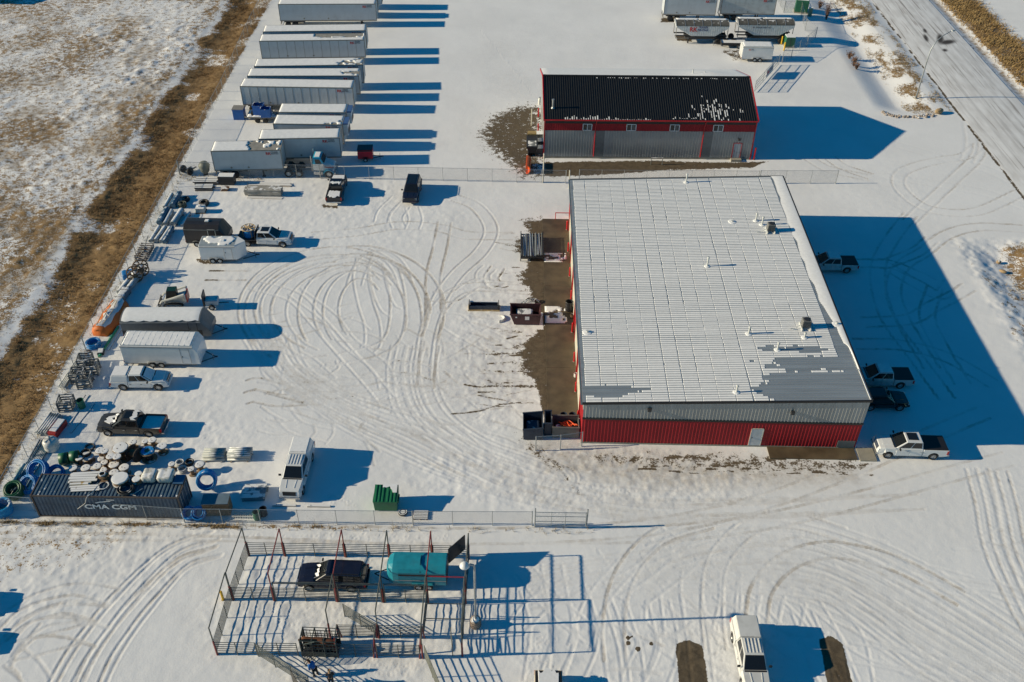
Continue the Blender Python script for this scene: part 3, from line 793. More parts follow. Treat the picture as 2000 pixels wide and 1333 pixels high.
# wind-packed snow along the right eave
vs = []; fs = []; N = 130
for i in range(N + 1):
    y = D * i / N; t = y / D
    wd = 1.32 * (.22 + .78 * smooth01(.12, .5, t)) + .35 * (float(vnoise(np.array([y]), np.array([0.]), 1.3, 222)[0]) - .5)
    if y < 7.5: wd *= .25 + .4 * rr.random()
    if y < 4: wd = .02
    vs += [(W + .04, y, HR + .052), (W - .1, y, HR + .066), (W - wd * .8, y, hx(W - wd * .8) + .062), (W - wd, y, hx(W - wd) + .03)]
for i in range(N):
    for q in range(3): fs.append((4 * i + q, 4 * i + q + 1, 4 * i + 5 + q, 4 * i + 4 + q))
B().add(vs, fs).build('eave_snow', m_snow, shop, smooth=True)

def loc_shop(px, py, z): # place on the roof in the shop's own frame
    x, y = at(px, py, z); x -= 6.4256; y -= 61.2; c, s = cos(.00802), sin(.00802)
    return x * c - y * s, x * s + y * c
def vent_pipe(px, py, h, r=.09, cap=True):
    u, v = loc_shop(px, py, 5.75); u, v = loc_shop(px, py, hx(u)); z = hx(u)
    b = B().lathe([(r * 1.9, 0), (r * 1.3, .1), (r, .14), (r, h)], 10)
    if cap: b.lathe([(r * 1.35, h - .02), (r * 1.5, h + .1), (r * 1.2, h + .2)], 10)
    b.build('vent_pipe', m_pvc, shop, loc=(u, v, z))
    B().lathe([(r * 3.6, 0), (r * 3.2, .05), (r * 1.8, .08)], 12).build('pipe_flashing', m_snow, shop, loc=(u, v, z + .02))
for px, py, h in [(1340, 357, 1.0), (1476, 432, .85), (1488, 440, .9), (1381, 521, 1.0), (1462, 653, .75), (1518, 684, .75), (1438, 767, .7), (1571, 660, .45)]: vent_pipe(px, py, h)
for px, py, h in [(1430, 434, .18), (1147, 650, .25), (1634, 634, .3)]: vent_pipe(px, py, h, .13, False)
def ac_unit(px, py, label):
    u, v = loc_shop(px, py, 5.9); z = hx(u)
    w = Matrix.Rotation(-.00802, 4, 'Z') @ Vector((u, v, 0)); t = thing('rooftop_air_conditioner', label, 'air conditioner', (6.4256 + w.x, 61.2 + w.y, z), -.00802, 'air conditioning units on the workshop roof')
    mt = mat('condenser_grey', (.15, .15, .145), rough=.5, var=.2, scale=8)
    B().box(-.40, .40, -.36, .36, .22, 1.0).build('body', mt, t, bevel=.05)
    B().lathe([(.30, 0), (.30, .04), (.27, .05)], 18).build('fan_guard', m_dark, t, loc=(0, 0, 1.0))
    for k in range(6): B().box(-.41, .41, -.372, -.362, .30 + k * .11, .34 + k * .11).build('grille_slat', m_dark, t)
    for x in (-.4, .4): B().cbox(x, 0, .12, .09, 1.3, .22).build('stand_rail', m_pvc, t)
    B().path([(-.4, -.1, .4), (-.7, -.15, .3), (-1.0, -.3, .1), (-1.5, -.4, .1)], .04).build('pipe', m_pvc, t)
ac_unit(1504, 452, 'grey rooftop air conditioner near the middle of the right roof edge')
ac_unit(1572, 640, 'grey rooftop air conditioner nearer the front right roof corner')

# --- the red and black gabled shed behind
L2, D2, E2, R2 = 27.79, 15.25, 5.75, 8.32
shed = thing('gabled_shed', 'red black and grey metal shed with a black gabled roof', 'building', (3.83, 114.22), .01538)
B().prism([(0.03, 0), (D2 - .03, 0), (D2 - .03, E2 - .1), (D2 / 2, R2 - .12), (.03, E2 - .1)], 'x', .03, L2 - .03).build('wall', m_greyb, shed)
d1, d2 = 6.75, 21.05
for u0, u1 in ((0, d1 - .1), (d1 + 1.2, d2 - .1), (d2 + 1.25, L2)):
    corr(B(), (u0, -.01), (u1, -.01), .3, 4.08, .36, .06).build('lower_cladding', m_greyb, shed)
for u in (d1 - .1, d2 - .1): B().box(u, u + 1.33, -.03, .02, .3, 4.08).build('flat_panel', m_panel, shed)
wins = [(5.0, 6.25), (10.75, 12.05), (16.45, 17.75), (22.15, 23.5)]
e = [0] + [q for w_ in wins for q in w_] + [L2]
for i in range(0, len(e), 2):
    corr(B(), (e[i], -.01), (e[i + 1], -.01), 4.09, 5.1, .30, .03).build('red_band', m_red, shed)
B().box(0, L2, -.04, .01, 5.1, 5.68).build('black_band', m_black, shed)
B().box(-.03, L2 + .03, -.05, .1, -.1, .3).build('concrete_footing', m_conc, shed)
for u0, u1 in wins:
    wf = B().box(u0, u0 + .09, -.08, .03, 4.12, 5.08).box(u1 - .09, u1, -.08, .03, 4.12, 5.08).box(u0, u1, -.08, .03, 4.12, 4.2).box(u0, u1, -.08, .03, 5.0, 5.08).box((u0 + u1) / 2 - .04, (u0 + u1) / 2 + .04, -.075, .03, 4.2, 5.0).build('window', m_white, shed)
    um = (u0 + u1) / 2
    B().box(u0 + .09, um - .04, -.04, .02, 4.2, 5.0).build('pane', m_glassd, wf)
    B().box(um + .04, u1 - .09, -.05, .02, 4.2, 5.0).build('pane', m_glassl, wf)
dr = B().box(25.3, 26.3, -.07, 0, .32, 2.4).build('door', m_door, shed)
B().box(25.22, 25.3, -.09, 0, .3, 2.48).box(26.3, 26.38, -.09, 0, .3, 2.48).box(25.22, 26.38, -.09, 0, 2.4, 2.48).build('door_frame', m_redt, dr)
B().cbox(25.42, -.1, 1.3, .05, .07, .14).build('handle', m_dark, dr)
B().box(25.1, 26.5, -.7, -.05, -.1, .28).build('doorstep', m_conc, shed)
B().box(25.7, 26.0, -.3, -.03, 2.9, 3.15).build('wall_lamp', m_dark, shed, bevel=.03)
for u in (d1 - .05, d2 - .05):
    B().path([(u + .12, -.28, 5.66), (u + .08, -.12, 5.35), (u, -.11, 4.6), (u, -.11, .35)], .06, 6).build('downspout', m_redt, shed)
B().box(-.06, .1, -.08, .05, .0, 5.6).build('corner_trim', m_redt, shed); B().box(L2 - .1, L2 + .06, -.08, .05, .0, 5.6).build('corner_trim', m_redt, shed)
B().box(-.1, L2 + .1, -.36, -.24, 5.60, 5.74).build('gutter', m_redt, shed)
def slope_pt(s, up=0):      # s metres from ridge towards the camera
    dy = D2 / 2 + .24; dz = R2 - E2; t = s / math.hypot(dy, dz)
    return D2 / 2 - dy * t, R2 - dz * t + up
SLn = math.hypot(D2 / 2 + .24, R2 - E2)
def ribroof(front, name, m):
    vs = []; fs = []; pr = []; k = 0
    while k * .30 < L2 + .2:
        for t, h in ((0, 0), (.74, 0), (.8, .05), (.93, .05)):
            u = -.12 + (k + t) * .30
            if u < L2 + .12: pr.append((u, h))
        k += 1
    for u, h in pr:
        for s in (0, SLn):
            y, z = slope_pt(s, h)
            vs.append((u, y if front else D2 - y, z))
    for i in range(len(pr) - 1): fs.append((2 * i, 2 * i + 1, 2 * i + 3, 2 * i + 2))
    return B().add(vs, fs).build(name, m, shed)
rf = ribroof(True, 'roof', m_roofk)
ribroof(False, 'rear_roof', m_snow)
B().prism([slope_pt(-.02, .07), slope_pt(.22, .075), slope_pt(.22, .0), (D2 / 2 + .2, R2 - .05), (D2 / 2 + .2, R2 + .04)], 'x', -.13, L2 + .13).build('ridge_cap', m_roofk, shed)
# snow blanket on the far slope
N = 60; vs = []; fs = []
for i in range(N + 1):
    u = -.1 + (L2 + .2) * i / N; hump = .10 + .28 * math.exp(-((u - 22.5) / 2.8) ** 2)
    for q, (s, k) in enumerate(((.03, .02), (.5, hump), (3, hump * 1.0), (6.0, .16), (SLn, .1))):
        y, z = slope_pt(s, .06 + k * (1 if 0 < i < N else .2)); vs.append((u, D2 - y, z))
for i in range(N):
    for q in range(4): fs.append((5 * i + q, 5 * i + q + 1, 5 * i + 6 + q, 5 * i + 5 + q))
B().add(vs, fs).build('rear_roof_snow', m_snow, shed, smooth=True)
for u in (-.13, L2 + .13):
    b = B()
    for front in (0, 1):
        y0, z0 = slope_pt(0, .10); y1, z1 = slope_pt(SLn, .10)
        f = (lambda y: y) if front else (lambda y: D2 - y)
        b.prism([(f(y0), z0), (f(y1), z1), (f(y1), z1 - .3), (f(y0), z0 - .3)], 'x', u - .06, u + .06)
    b.build('rake_trim', m_redt, shed)
# snow left in the pans of the dark slope
b = B(); rr = random.Random(8)
for k in range(int((L2) / .3)):
    u0 = -.1 + k * .3 + .02; u1 = u0 + rr.uniform(.06, .17)
    um = u0 / L2; segs = []
    if rr.random() < .6 and um > .25 and um < .95: segs.append((.34, .34 + rr.uniform(.05, .22)))
    if .09 < um < .50:
        h = rr.uniform(.05, .85) * (1 if um < .36 else .45) * (1 if (k // 4) % 2 else .6); segs.append((SLn - h, SLn - .02))
    if .58 < um < .71 and rr.random() < .5: segs.append((SLn - rr.uniform(.2, .7), SLn - .3))
    s = 2.6
    while s < SLn - .15:
        ln = rr.uniform(.12, .75)
        c = .80 if s > 4.9 else .775
        dens = math.exp(-(((um - c) / (.085 if s > 5.2 else .045)) ** 2)) * math.exp(-((s - 6.3) / 1.6) ** 2) * .8
        if um > .90 and s < 5.2: dens = 0
        if rr.random() < dens: segs.append((s, s + ln))
        s += ln + .03
    for s0, s1 in segs:
        s1 = min(s1, SLn - .02); y0, z0 = slope_pt(s0, .012); y1, z1 = slope_pt(s1, .012); y2, z2 = slope_pt(s0 + .04, .04); y3, z3 = slope_pt(s1 - .04, .04)
        b.add([(u0, y0, z0), (u0, y1, z1), (u1, y1, z1), (u1, y0, z0), (u0 + .02, y2, z2), (u0 + .02, y3, z3), (u1 - .02, y3, z3), (u1 - .02, y2, z2)], [(4, 5, 6, 7), (0, 1, 5, 4), (1, 2, 6, 5), (2, 3, 7, 6), (3, 0, 4, 7)])
struct(b.build('roof_snow', m_snow, shed), 'stuff')
y, z = slope_pt(6.2); b = B().lathe([(.28, 0), (.2, .1), (.13, .2), (.13, 1.1), (.17, 1.12), (.17, 1.25)], 12)
b.build('flue_pipe', m_steel, shed, loc=(1.1, y, z))
for u, s, h in ((20.3, 1.0, .7), (22.0, 1.4, .35)):
    y, z = slope_pt(s); B().lathe([(.09, 0), (.09, h)], 8).build('vent_pipe', m_pvc, shed, loc=(u, D2 - y, z + .2))
# concrete pad in front of the workshop's man door
B().cbox(0, 0, 0, 7.9, 1.5, .2).build('concrete_slab', m_wet, apron, loc=(27.3, 60.3, .0))
B().cbox(0, 0, 0, 1.5, 1.6, .22).build('concrete_slab', m_conc, apron, loc=(32.2, 60.2, .0))
# the building beyond the left edge whose shadow falls on the field
far = thing('storage_building', 'storage building standing beyond the rough field', 'building', (-108.6, 176.4))
B().box(-12, 12, -10, 10, 0, 4.0).build('wall', m_grey, far)
B().prism([(-10.4, 4.0), (10.4, 4.0), (0, 6.2)], 'x', -12.3, 12.3).build('roof', m_galv, far)
# ------------------------------------------------------------------ vehicles
m_tyre = mat('tyre_rubber', (.022, .022, .023), rough=.85, dirt=.25)
m_rim = mat('alloy_rim', (.42, .43, .44), rough=.3, metal=.7)
m_rimw = mat('white_steel_rim', (.6, .6, .58), rough=.4)
m_chrome = mat('chrome_trim', (.55, .56, .57), rough=.15, metal=.9)
m_plastic = mat('black_plastic', (.018, .018, .02), rough=.5)
m_lens = mat('lamp_lens', (.75, .76, .78), rough=.1)
m_tail = mat('red_tail_lamp', (.42, .01, .012), rough=.2)
m_amber = mat('amber_lens', (.7, .25, .02), rough=.3)
m_glass = mat('tinted_vehicle_glass', (.012, .014, .016), rough=.05, var=.02, coat=.3)
P_WHITE = mat('white_vehicle_paint', (.70, .71, .71), rough=.28, var=.04, coat=.4)
P_SNOWW = mat('dusty_white_vehicle_paint', (.64, .64, .62), rough=.35, var=.08, scale=1.2, dirt=.25)
P_BEIGE = mat('cream_vehicle_paint', (.62, .55, .42), rough=.35, var=.06)
P_BLACK = mat('black_vehicle_paint', (.012, .012, .014), rough=.22, coat=.4)
P_NAVY = mat('navy_black_vehicle_paint', (.012, .014, .03), rough=.25, coat=.4, dirt=.12)
P_GREY = mat('dark_grey_vehicle_paint', (.045, .043, .040), rough=.3, coat=.3, dirt=.2)
P_SILVER = mat('pale_silver_vehicle_paint', (.50, .52, .53), rough=.28, metal=.2, coat=.4)
P_TEAL = mat('teal_trailer_paint', (.018, .26, .34), rough=.4, var=.12, dirt=.15)
P_RED = mat('red_trailer_paint', (.55, .012, .03), rough=.4)
m_tonneau = mat('black_bed_cover', (.012, .012, .014), rough=.6)
m_snowp = mat('car_snow', (.82, .82, .82), rough=.85, var=.06, scale=4)

def wheel(par, x, y, r=.40, w=.26, rim=None, name='wheel'):
    rim = rim or m_rim
    def mk():
        return B().lathe([(r * .58, -w / 2), (r * .9, -w / 2), (r, -w * .3), (r, w * .3), (r * .9, w / 2), (r * .58, w / 2), (r * .58, -w / 2 + .01)], 20, 'y').mesh('tyre', m_tyre, True)
    def mkr():
        b = B().lathe([(r * .57, -w * .42), (r * .6, w * .40), (r * .54, w * .42), (r * .48, w * .30), (r * .16, w * .36), (.001, w * .40)], 20, 'y')
        b.cur = 1
        for k in range(6):
            a = 2 * pi * k / 6; b.lathe([(r * .09, w * .30), (r * .08, w * .345)], 6, 'y', (r * .34 * cos(a), 0, r * .34 * sin(a)))
        return b.mesh('rim', [rim, m_dark], False)
    o = inst(name, cached(('tyre', r, w), mk), par, (x, y, r), (0, 0, 0 if y > 0 else pi))
    inst('rim', cached(('rim', r, w, rim.name), mkr), o)
    return o
def arch(cx, r, z0, cz, n=10):   # points of a wheel opening from front to back, along the sill at height z0
    a0 = math.asin((z0 - cz) / r)
    return [(cx + r * cos(a), cz + r * sin(a)) for a in [a0 + (pi - 2 * a0) * k / n for k in range(n + 1)]]

def auto(label, pos, yaw, paint, wb=3.7, kind='pickup', W=1.98, H=1.88, fo=.98, ro=1.2, cab=2.15, cover=None, snow=(), grille=None, cat='pickup truck', name='pickup_truck', sunroof=False, group='vehicles parked in the yard', z=0, wr=.41, dual=False, roof_paint=None, chrome=True, roof_ribs=False):
    t = thing(name, label, cat, (pos[0], pos[1], z), yaw, group)
    hw = W / 2; xf, xr = wb / 2, -wb / 2; xe, xb0 = xf + fo, xr - ro
    zb = H - .72; zs = .40; cowl = xf - .50; pick = kind in ('pickup', 'flatbed')
    xb = cowl - cab - .35 if pick else xb0 + .03
    ar = wr + .075
    # body side with wheel openings
    low = [(xb, zs + .02)]
    if not pick: low = [(xb, zs + .12)] + [p for p in arch(xr, ar, zs, wr)][::-1]
    low += arch(xf, ar, zs, wr)[::-1]
    prof = low + [(xe - .03, zs + .02), (xe, .62), (xe - .05, .92), (xe - .18, zb - .04), (xe - .6, zb + .02), (cowl, zb + .07), (cowl - .2, zb), (xb, zb)]
    b = B(); k = b.mark(); b.prism(prof, 'y', -hw, hw)
    for i in range(k, len(b.v)):
        x, y, zz = b.v[i]; s = 1.0
        if x > xe - .25: s = .88
        elif x > xe - .7: s = .955
        if zz > zb - .2: s *= .95
        b.v[i] = (x, y * s, zz)
    b.build('body', paint, t, bevel=.05)
    # cabin
    xt0, xt1 = (cowl - .95, xb + .16) if pick else (cowl - .92, xb + .35)
    zt = H; wb_, wt = hw * .93, hw * .74
    if kind == 'van': xt0, xt1 = cowl - .85, xb + .12
    base = [(xb + .03, -wb_, zb - .02), (cowl + .02, -wb_ * .97, zb - .02), (cowl + .02, wb_ * .97, zb - .02), (xb + .03, wb_, zb - .02)]
    top = [(xt1, -wt, zt - .02), (xt0, -wt, zt), (xt0, wt, zt), (xt1, wt, zt - .02)]
    cb = B().hexa(base + top).build('cabin', roof_paint or paint, t, bevel=.07)
    q = lambda i, j, k_, l: (base[i], base[j], top[k_ - 4], top[l - 4])
    front = (base[1], base[2], top[2], top[1]); rear = (base[3], base[0], top[0], top[3]); right = (base[0], base[1], top[1], top[0]); left = (base[2], base[3], top[3], top[2])
    B().slab(front, .05, .95, .10, .93, .012).build('windscreen', m_glass, cb)
    B().slab(rear, .1, .9, .18, .9, .012).build('rear_window', m_glass, cb)
    spans = [(.06, .46), (.50, .92)] if pick else [(.05, .34), (.37, .64), (.67, .92)]
    for s0, s1 in spans:
        B().slab(right, s0, s1, .16, .90, .012).build('side_window', m_glass, cb)
        B().slab(left, 1 - s1, 1 - s0, .16, .90, .012).build('side_window', m_glass, cb)
    if sunroof: B().box(xt1 + .35, xt0 - .15, -wt * .62, wt * .62, zt - .02, zt + .015).build('sunroof', m_glass, cb)
    if roof_ribs:
        for k in range(5): B().box(xt1 + .1, xt0 - .1, -wt * .7 + k * wt * .35 - .03, -wt * .7 + k * wt * .35 + .03, zt - .02, zt + .03).build('roof_rib', roof_paint or paint, cb)
    # hood crease and wipers' cowl
    B().box(cowl - .02, cowl + .10, -hw * .80, hw * .80, zb + .03, zb + .085).build('cowl_panel', m_plastic, t)
    for s in (-1, 1): B().hexa([(cowl + .12, s * hw * .42 - .05, zb + .03), (xe - .45, s * hw * .36 - .05, zb - .02), (xe - .45, s * hw * .36 + .05, zb - .02), (cowl + .12, s * hw * .42 + .05, zb + .03), (cowl + .14, s * hw * .42 - .03, zb + .085), (xe - .5, s * hw * .36 - .03, zb + .04), (xe - .5, s * hw * .36 + .03, zb + .04), (cowl + .14, s * hw * .42 + .03, zb + .085)]).build('hood_ridge', paint, t)
    # doors
    xm = (cowl + xb) / 2 - .05
    dsp = [(xm + .03, cowl - .12), (xb + .10, xm - .03)] if pick else [(cowl - 1.15, cowl - .12), (max(xr + ar * .6, cowl - 2.1), cowl - 1.2)]
    for s in (-1, 1):
        for a0, a1 in dsp:
            d = B().box(a0, a1, min(s * (hw - .03), s * (hw + .012)), max(s * (hw - .03), s * (hw + .012)), zs + .12, zb - .14).build('door', paint, t, bevel=.012)
            B().cbox(a0 + .16, s * (hw + .03), zb - .24, .18, .03, .04).build('handle', m_chrome if chrome else m_plastic, d)
        B().cbox(cowl - .32, s * (hw + .14), zb + .14, .12, .24, .18).build('mirror', m_plastic, t, bevel=.03)
        B().slab(((xe - .02, -hw, .6), (xe - .02, hw, .6), (xe - .15, hw, zb), (xe - .15, -hw, zb)), .80 if s > 0 else .07, .93 if s > 0 else .20, .32, .78, .03).build('headlight', m_lens, t)
    # front
    B().slab(((xe - .0, -hw, .6), (xe - .0, hw, .6), (xe - .13, hw, zb), (xe - .13, -hw, zb)), .22, .78, .28, .86, .03).build('grille', grille or m_plastic, t)
    B().box(xe - .12, xe + .09, -hw * .9, hw * .9, .44, .66).build('front_bumper', m_chrome if chrome else paint, t, bevel=.04)
    if kind == 'pickup':
        bz = zb - .02; bw = .075
        sp = [(xb - .03, zs + .05)] + [(xb - .03, bz)] + [(xb0, bz), (xb0, zs + .12)] + arch(xr, ar, zs, wr)[::-1]
        bed = B()
        bed.prism(sp, 'y', -hw, -hw + bw).prism(sp, 'y', hw - bw, hw)
        bed.box(xb - .10, xb - .03, -hw + bw, hw - bw, .55, bz)
        bed.box(xb0 + .02, xb - .1, -hw + bw, hw - bw, .70, .76)
        bo = bed.build('cargo_bed', paint, t, bevel=.02)
        for s in (-1, 1): B().box(xr - .5, xr + .5, min(s * (hw - bw), s * (hw - .32)), max(s * (hw - bw), s * (hw - .32)), .5, .90).build('wheel_housing', m_plastic, bo)
        tg = B().box(xb0 - .04, xb0 + .03, -hw + .04, hw - .04, .58, bz).build('tailgate', paint, t, bevel=.015)
        B().cbox(xb0 - .05, 0, bz - .18, .02, .24, .08).build('handle', m_plastic, tg)
        B().box(xb0 - .22, xb0 + .02, -hw * .92, hw * .92, .44, .60).build('rear_bumper', m_chrome if chrome else m_plastic, t, bevel=.03)
        for s in (-1, 1): B().box(xb0 - .055, xb0 + .12, min(s * (hw - .16), s * (hw + .015)), max(s * (hw - .16), s * (hw + .015)), .72, bz - .06).build('tail_light', m_tail, t)
        B().box(xb0 - .235, xb0 - .22, -.16, .16, .46, .57).build('licence_plate', m_white, t)
        if cover == 'tonneau':
            B().box(xb0 + .03, xb - .05, -hw + .06, hw - .06, bz - .02, bz + .05).build('bed_cover', m_tonneau, t, bevel=.02)
        if cover == 'snow':
            B().box(xb0 + .05, xb - .12, -hw + bw + .01, hw - bw - .01, .76, .98).build('bed_snow', m_snowp, t, bevel=.05)
        if cover in ('canopy', 'tallcanopy'):
            hc = H if cover == 'tallcanopy' else H - .06
            cbase = [(xb0 + .02, -hw * .96, bz), (xb + .04, -hw * .96, bz), (xb + .04, hw * .96, bz), (xb0 + .02, hw * .96, bz)]
            ctop = [(xb0 + .22, -hw * .80, hc), (xb + .10, -hw * .80, hc), (xb + .10, hw * .80, hc), (xb0 + .22, hw * .80, hc)]
            cn = B().hexa(cbase + ctop).build('bed_canopy', paint, t, bevel=.06)
            B().slab((cbase[0], cbase[1], ctop[1], ctop[0]), .08, .94, .2, .85, .012).build('side_hatch', paint, cn)
            B().slab((cbase[2], cbase[3], ctop[3], ctop[2]), .06, .92, .2, .85, .012).build('side_hatch', paint, cn)
            B().slab((cbase[3], cbase[0], ctop[0], ctop[3]), .1, .9, .15, .88, .012).build('rear_hatch', m_glass, cn)
    elif kind == 'flatbed':
        B().box(xb0 - .1, xb - .12, -hw, hw, .80, .92).build('deck', m_dark, t)
        B().box(xb - .13, xb - .05, -hw, hw, .9, H - .02).build('headboard', m_dark, t)
        B().box(xb0, xb, -.45, .45, .5, .8).build('chassis', m_plastic, t)
        for s in (-1, 1): B().box(xb0 - .12, xb0 - .08, min(s * .6, s * .9), max(s * .6, s * .9), .8, .92).build('tail_light', m_tail, t)
    else:
        B().box(xb0 - .1, xb0 + .05, -hw * .9, hw * .9, .44, .68).build('rear_bumper', m_plastic, t, bevel=.04)
        for s in (-1, 1): B().box(xb0 - .02, xb0 + .12, min(s * (hw - .18), s * (hw + .01)), max(s * (hw - .18), s * (hw + .01)), .80, zb - .05).build('tail_light', m_tail, t)
    B().box(xr - .6, xf + .6, -hw * .72, hw * .72, .28, .46).build('underbody', m_plastic, t)
    for x in (xf, xr):
        for s in (-1, 1):
            wheel(t, x, s * (hw - .12), wr, .27, name='wheel')
    if not pick:
        for s in (-1, 1): B().tube((xb + .5, s * wt * .9, zt + .05), (xt0 - .1, s * wt * .9, zt + .05), .025).build('roof_rail', m_plastic, cb)
    # snow lying on it
    def sheet(nm, x0, x1, w0, w1, z0, z1, jag=0.0, seed=0):
        r = random.Random(seed); n = 9; vs = []; fs = []
        for i in range(n + 1):
            y = -1 + 2 * i / n
            for x, ww, zz, jj in ((x0, w0, z0, jag), (x1, w1, z1, jag * .4)):
                xx = x + r.uniform(-jj, jj) * (.35 if jag else 0)
                vs += [(xx, y * ww, zz)]
        nn = len(vs); vs += [(x, y * .97, zz + .035) for x, y, zz in vs]
        for i in range(n):
            a = 2 * i; fs += [(a, a + 1, a + 3, a + 2), (nn + a, nn + a + 2, nn + a + 3, nn + a + 1), (a, a + 2, nn + a + 2, nn + a), (a + 1, nn + a + 1, nn + a + 3, a + 3)]
        fs += [(0, nn, nn + 1, 1), (2 * n, 2 * n + 1, nn + 2 * n + 1, nn + 2 * n)]
        B().add(vs, fs).build(nm, m_snowp, t)
    if 'roof' in snow: sheet('roof_snow', xt1 + .08, xt0 - .06, wt * .92, wt * .92, zt - .0, zt + .012, .1, 1)
    if 'roofrear' in snow: sheet('roof_snow', xt1 + .05, xt1 + .55, wt * .92, wt * .9, zt - .012, zt, .8, 2)
    if 'hood' in snow: sheet('hood_snow', cowl + .06, xe - .40, hw * .82, hw * .72, zb + .062, zb + .0, .1, 3)
    if 'hoodpatch' in snow: sheet('hood_snow', cowl + .04, cowl + .75, hw * .60, hw * .38, zb + .063, zb + .035, .8, 4)
    if 'screen' in snow: sheet('windscreen_snow', cowl - .02, xt0 + .2, wb_ * .85, wt * .88, zb + .10, zt - .16, .1, 5)
    if 'screenlow' in snow: sheet('windscreen_snow', cowl - .02, cowl - .3, wb_ * .7, wb_ * .6, zb + .10, zb + .31, .6, 6)
    if 'bedpatch' in snow: sheet('bed_snow', xb0 + .15, xb - .35, hw * .75, hw * .7, (zb + .03) if cover == 'tonneau' else .77, (zb + .032) if cover == 'tonneau' else .77, 1.0, 7)
    if 'canopy' in snow: sheet('canopy_snow', xb0 + .28, xb - .1, hw * .74, hw * .74, H - .04, H - .04, .1, 8)
    if 'rear' in snow: sheet('roof_snow', xb0 + .1, xb0 + .5, wt * .8, wt * .9, zt - .3, zt - .02, .4, 9)
    return t
def by_wheels(rp, fp, hw=.87, side=-1):      # near-side wheel contacts on the photograph -> centre, yaw, wheelbase
    a = Vector(at(*rp)); c = Vector(at(*fp)); d = (c - a); wb = d.length; d.normalize(); n = Vector((-d.y, d.x)) * (hw if side < 0 else -hw)
    m = (a + c) / 2 + n
    return (m.x, m.y), math.atan2(d.y, d.x), wb

p, y, wb = by_wheels((241.5, 763), (312.5, 763)); auto('white pickup with a white bed canopy parked below the white cargo trailer', p, y, P_WHITE, wb=3.35, W=1.9, H=1.8, ro=1.15, fo=.92, cab=1.95, cover='canopy', snow=('roof', 'hood', 'screen', 'canopy'), chrome=False)
p, y, wb = by_wheels((295, 852.5), (212.5, 852.5), side=1); auto('dark grey crew cab pickup with patchy snow on its hood and an open snowy bed', p, pi - .02, P_GREY, wb=3.75, cover='snow', snow=('hoodpatch', 'roofrear', 'screenlow'), sunroof=True)
p, y, wb = by_wheels((487, 481), (550, 484)); auto('white crew cab flatbed pickup carrying a wooden reel on its deck', p, -.03, P_WHITE, wb=4.1, kind='flatbed', ro=1.15, sunroof=True)
reel_truck = (p, -.03)
x, y = at(650.5, 401.5); auto('black pickup facing the middle fence with snow in its bed', (x + .1, y + 3.0), rad(91), P_BLACK, wb=3.6, cover='tonneau', snow=('hood', 'bedpatch', 'roofrear'), sunroof=False)
x, y = at(801, 402.5); auto('dark minivan facing the camera in front of the middle fence', (x + .05, y + 2.5), rad(-92), P_NAVY, wb=3.05, kind='van', fo=.95, ro=1.0, H=1.78, cat='van', name='minivan', sunroof=True, chrome=False)
x, y = at(566, 985); auto('white crew cab pickup with a ribbed snowy roof facing the near fence', (x + .1, y + 3.15), rad(-91.5), P_WHITE, wb=3.85, cover='canopy', H=1.95, fo=1.0, ro=1.25, snow=('canopy',), roof_ribs=True)
x, y = at(1449, 1212, 1.0); auto('white crew cab pickup with a cream bed cap beside the bare brown parking spots', (x + .15, y - 3.0), rad(-90), P_SNOWW, wb=3.75, cover='canopy', H=1.95, ro=1.2, snow=(), group='vehicles in the near parking row', roof_ribs=True)
x, y = at(1071, 1312, 1.1); auto('cream pickup with a red tail cut by the bottom edge of the photo', (x, y - 3.0), rad(-90), P_BEIGE, wb=3.7, cover='tonneau', snow=('bedpatch', 'roof'), group='vehicles in the near parking row')
G3 = 'vehicles parked in the shade of the workshop'
x, y = at(1652, 534); auto('pale silver pickup alone in the shade by the workshop, topmost of the row', (x - 1.85, y + .87), pi + .01, P_SILVER, wb=3.7, cover='tonneau', snow=('roof', 'roofrear'), group=G3)
x, y = at(1755, 759); auto('pale silver pickup with a sunroof beside the black car', (x - 1.85, y + .87), pi + .01, P_SILVER, wb=3.75, cover='tonneau', sunroof=True, snow=('roof',), group=G3)
x, y = at(1755, 803); auto('black sport utility car tucked against the workshop wall', (x - 1.4, y + .85), .02, P_BLACK, wb=2.8, kind='suv', fo=.85, ro=.9, H=1.7, W=1.9, cat='car', name='black_car', group=G3, chrome=False)
p, y, wb = by_wheels((1826, 897), (1725, 895), side=1); auto('white crew cab pickup with a black bed cover at the workshop corner, half in sunlight', p, pi - .02, P_WHITE, wb=4.05, cover='tonneau', H=1.95, fo=1.0, sunroof=True, grille=m_chrome, group=G3)
p, y, wb = by_wheels((690, 1155), (603, 1154), side=1); suv_p = p; auto('black sport utility vehicle inside the corral with snow on its windscreen', p, pi - .02, P_NAVY, wb=3.3, kind='suv', fo=.95, ro=1.15, H=1.85, W=1.98, cat='car', name='black_suv', snow=('screenlow',), group=None, wr=.40)
for py, lb in ((1186, 'parked vehicle beyond the left edge casting the upper shadow'), (1266, 'parked vehicle beyond the left edge casting the lower shadow')):
    x, y = at(33 if py < 1200 else 20, py); auto(lb, (x - 5.6, y + .2), .0, P_WHITE, wb=3.7, cover='tonneau', group='vehicles beyond the left edge')

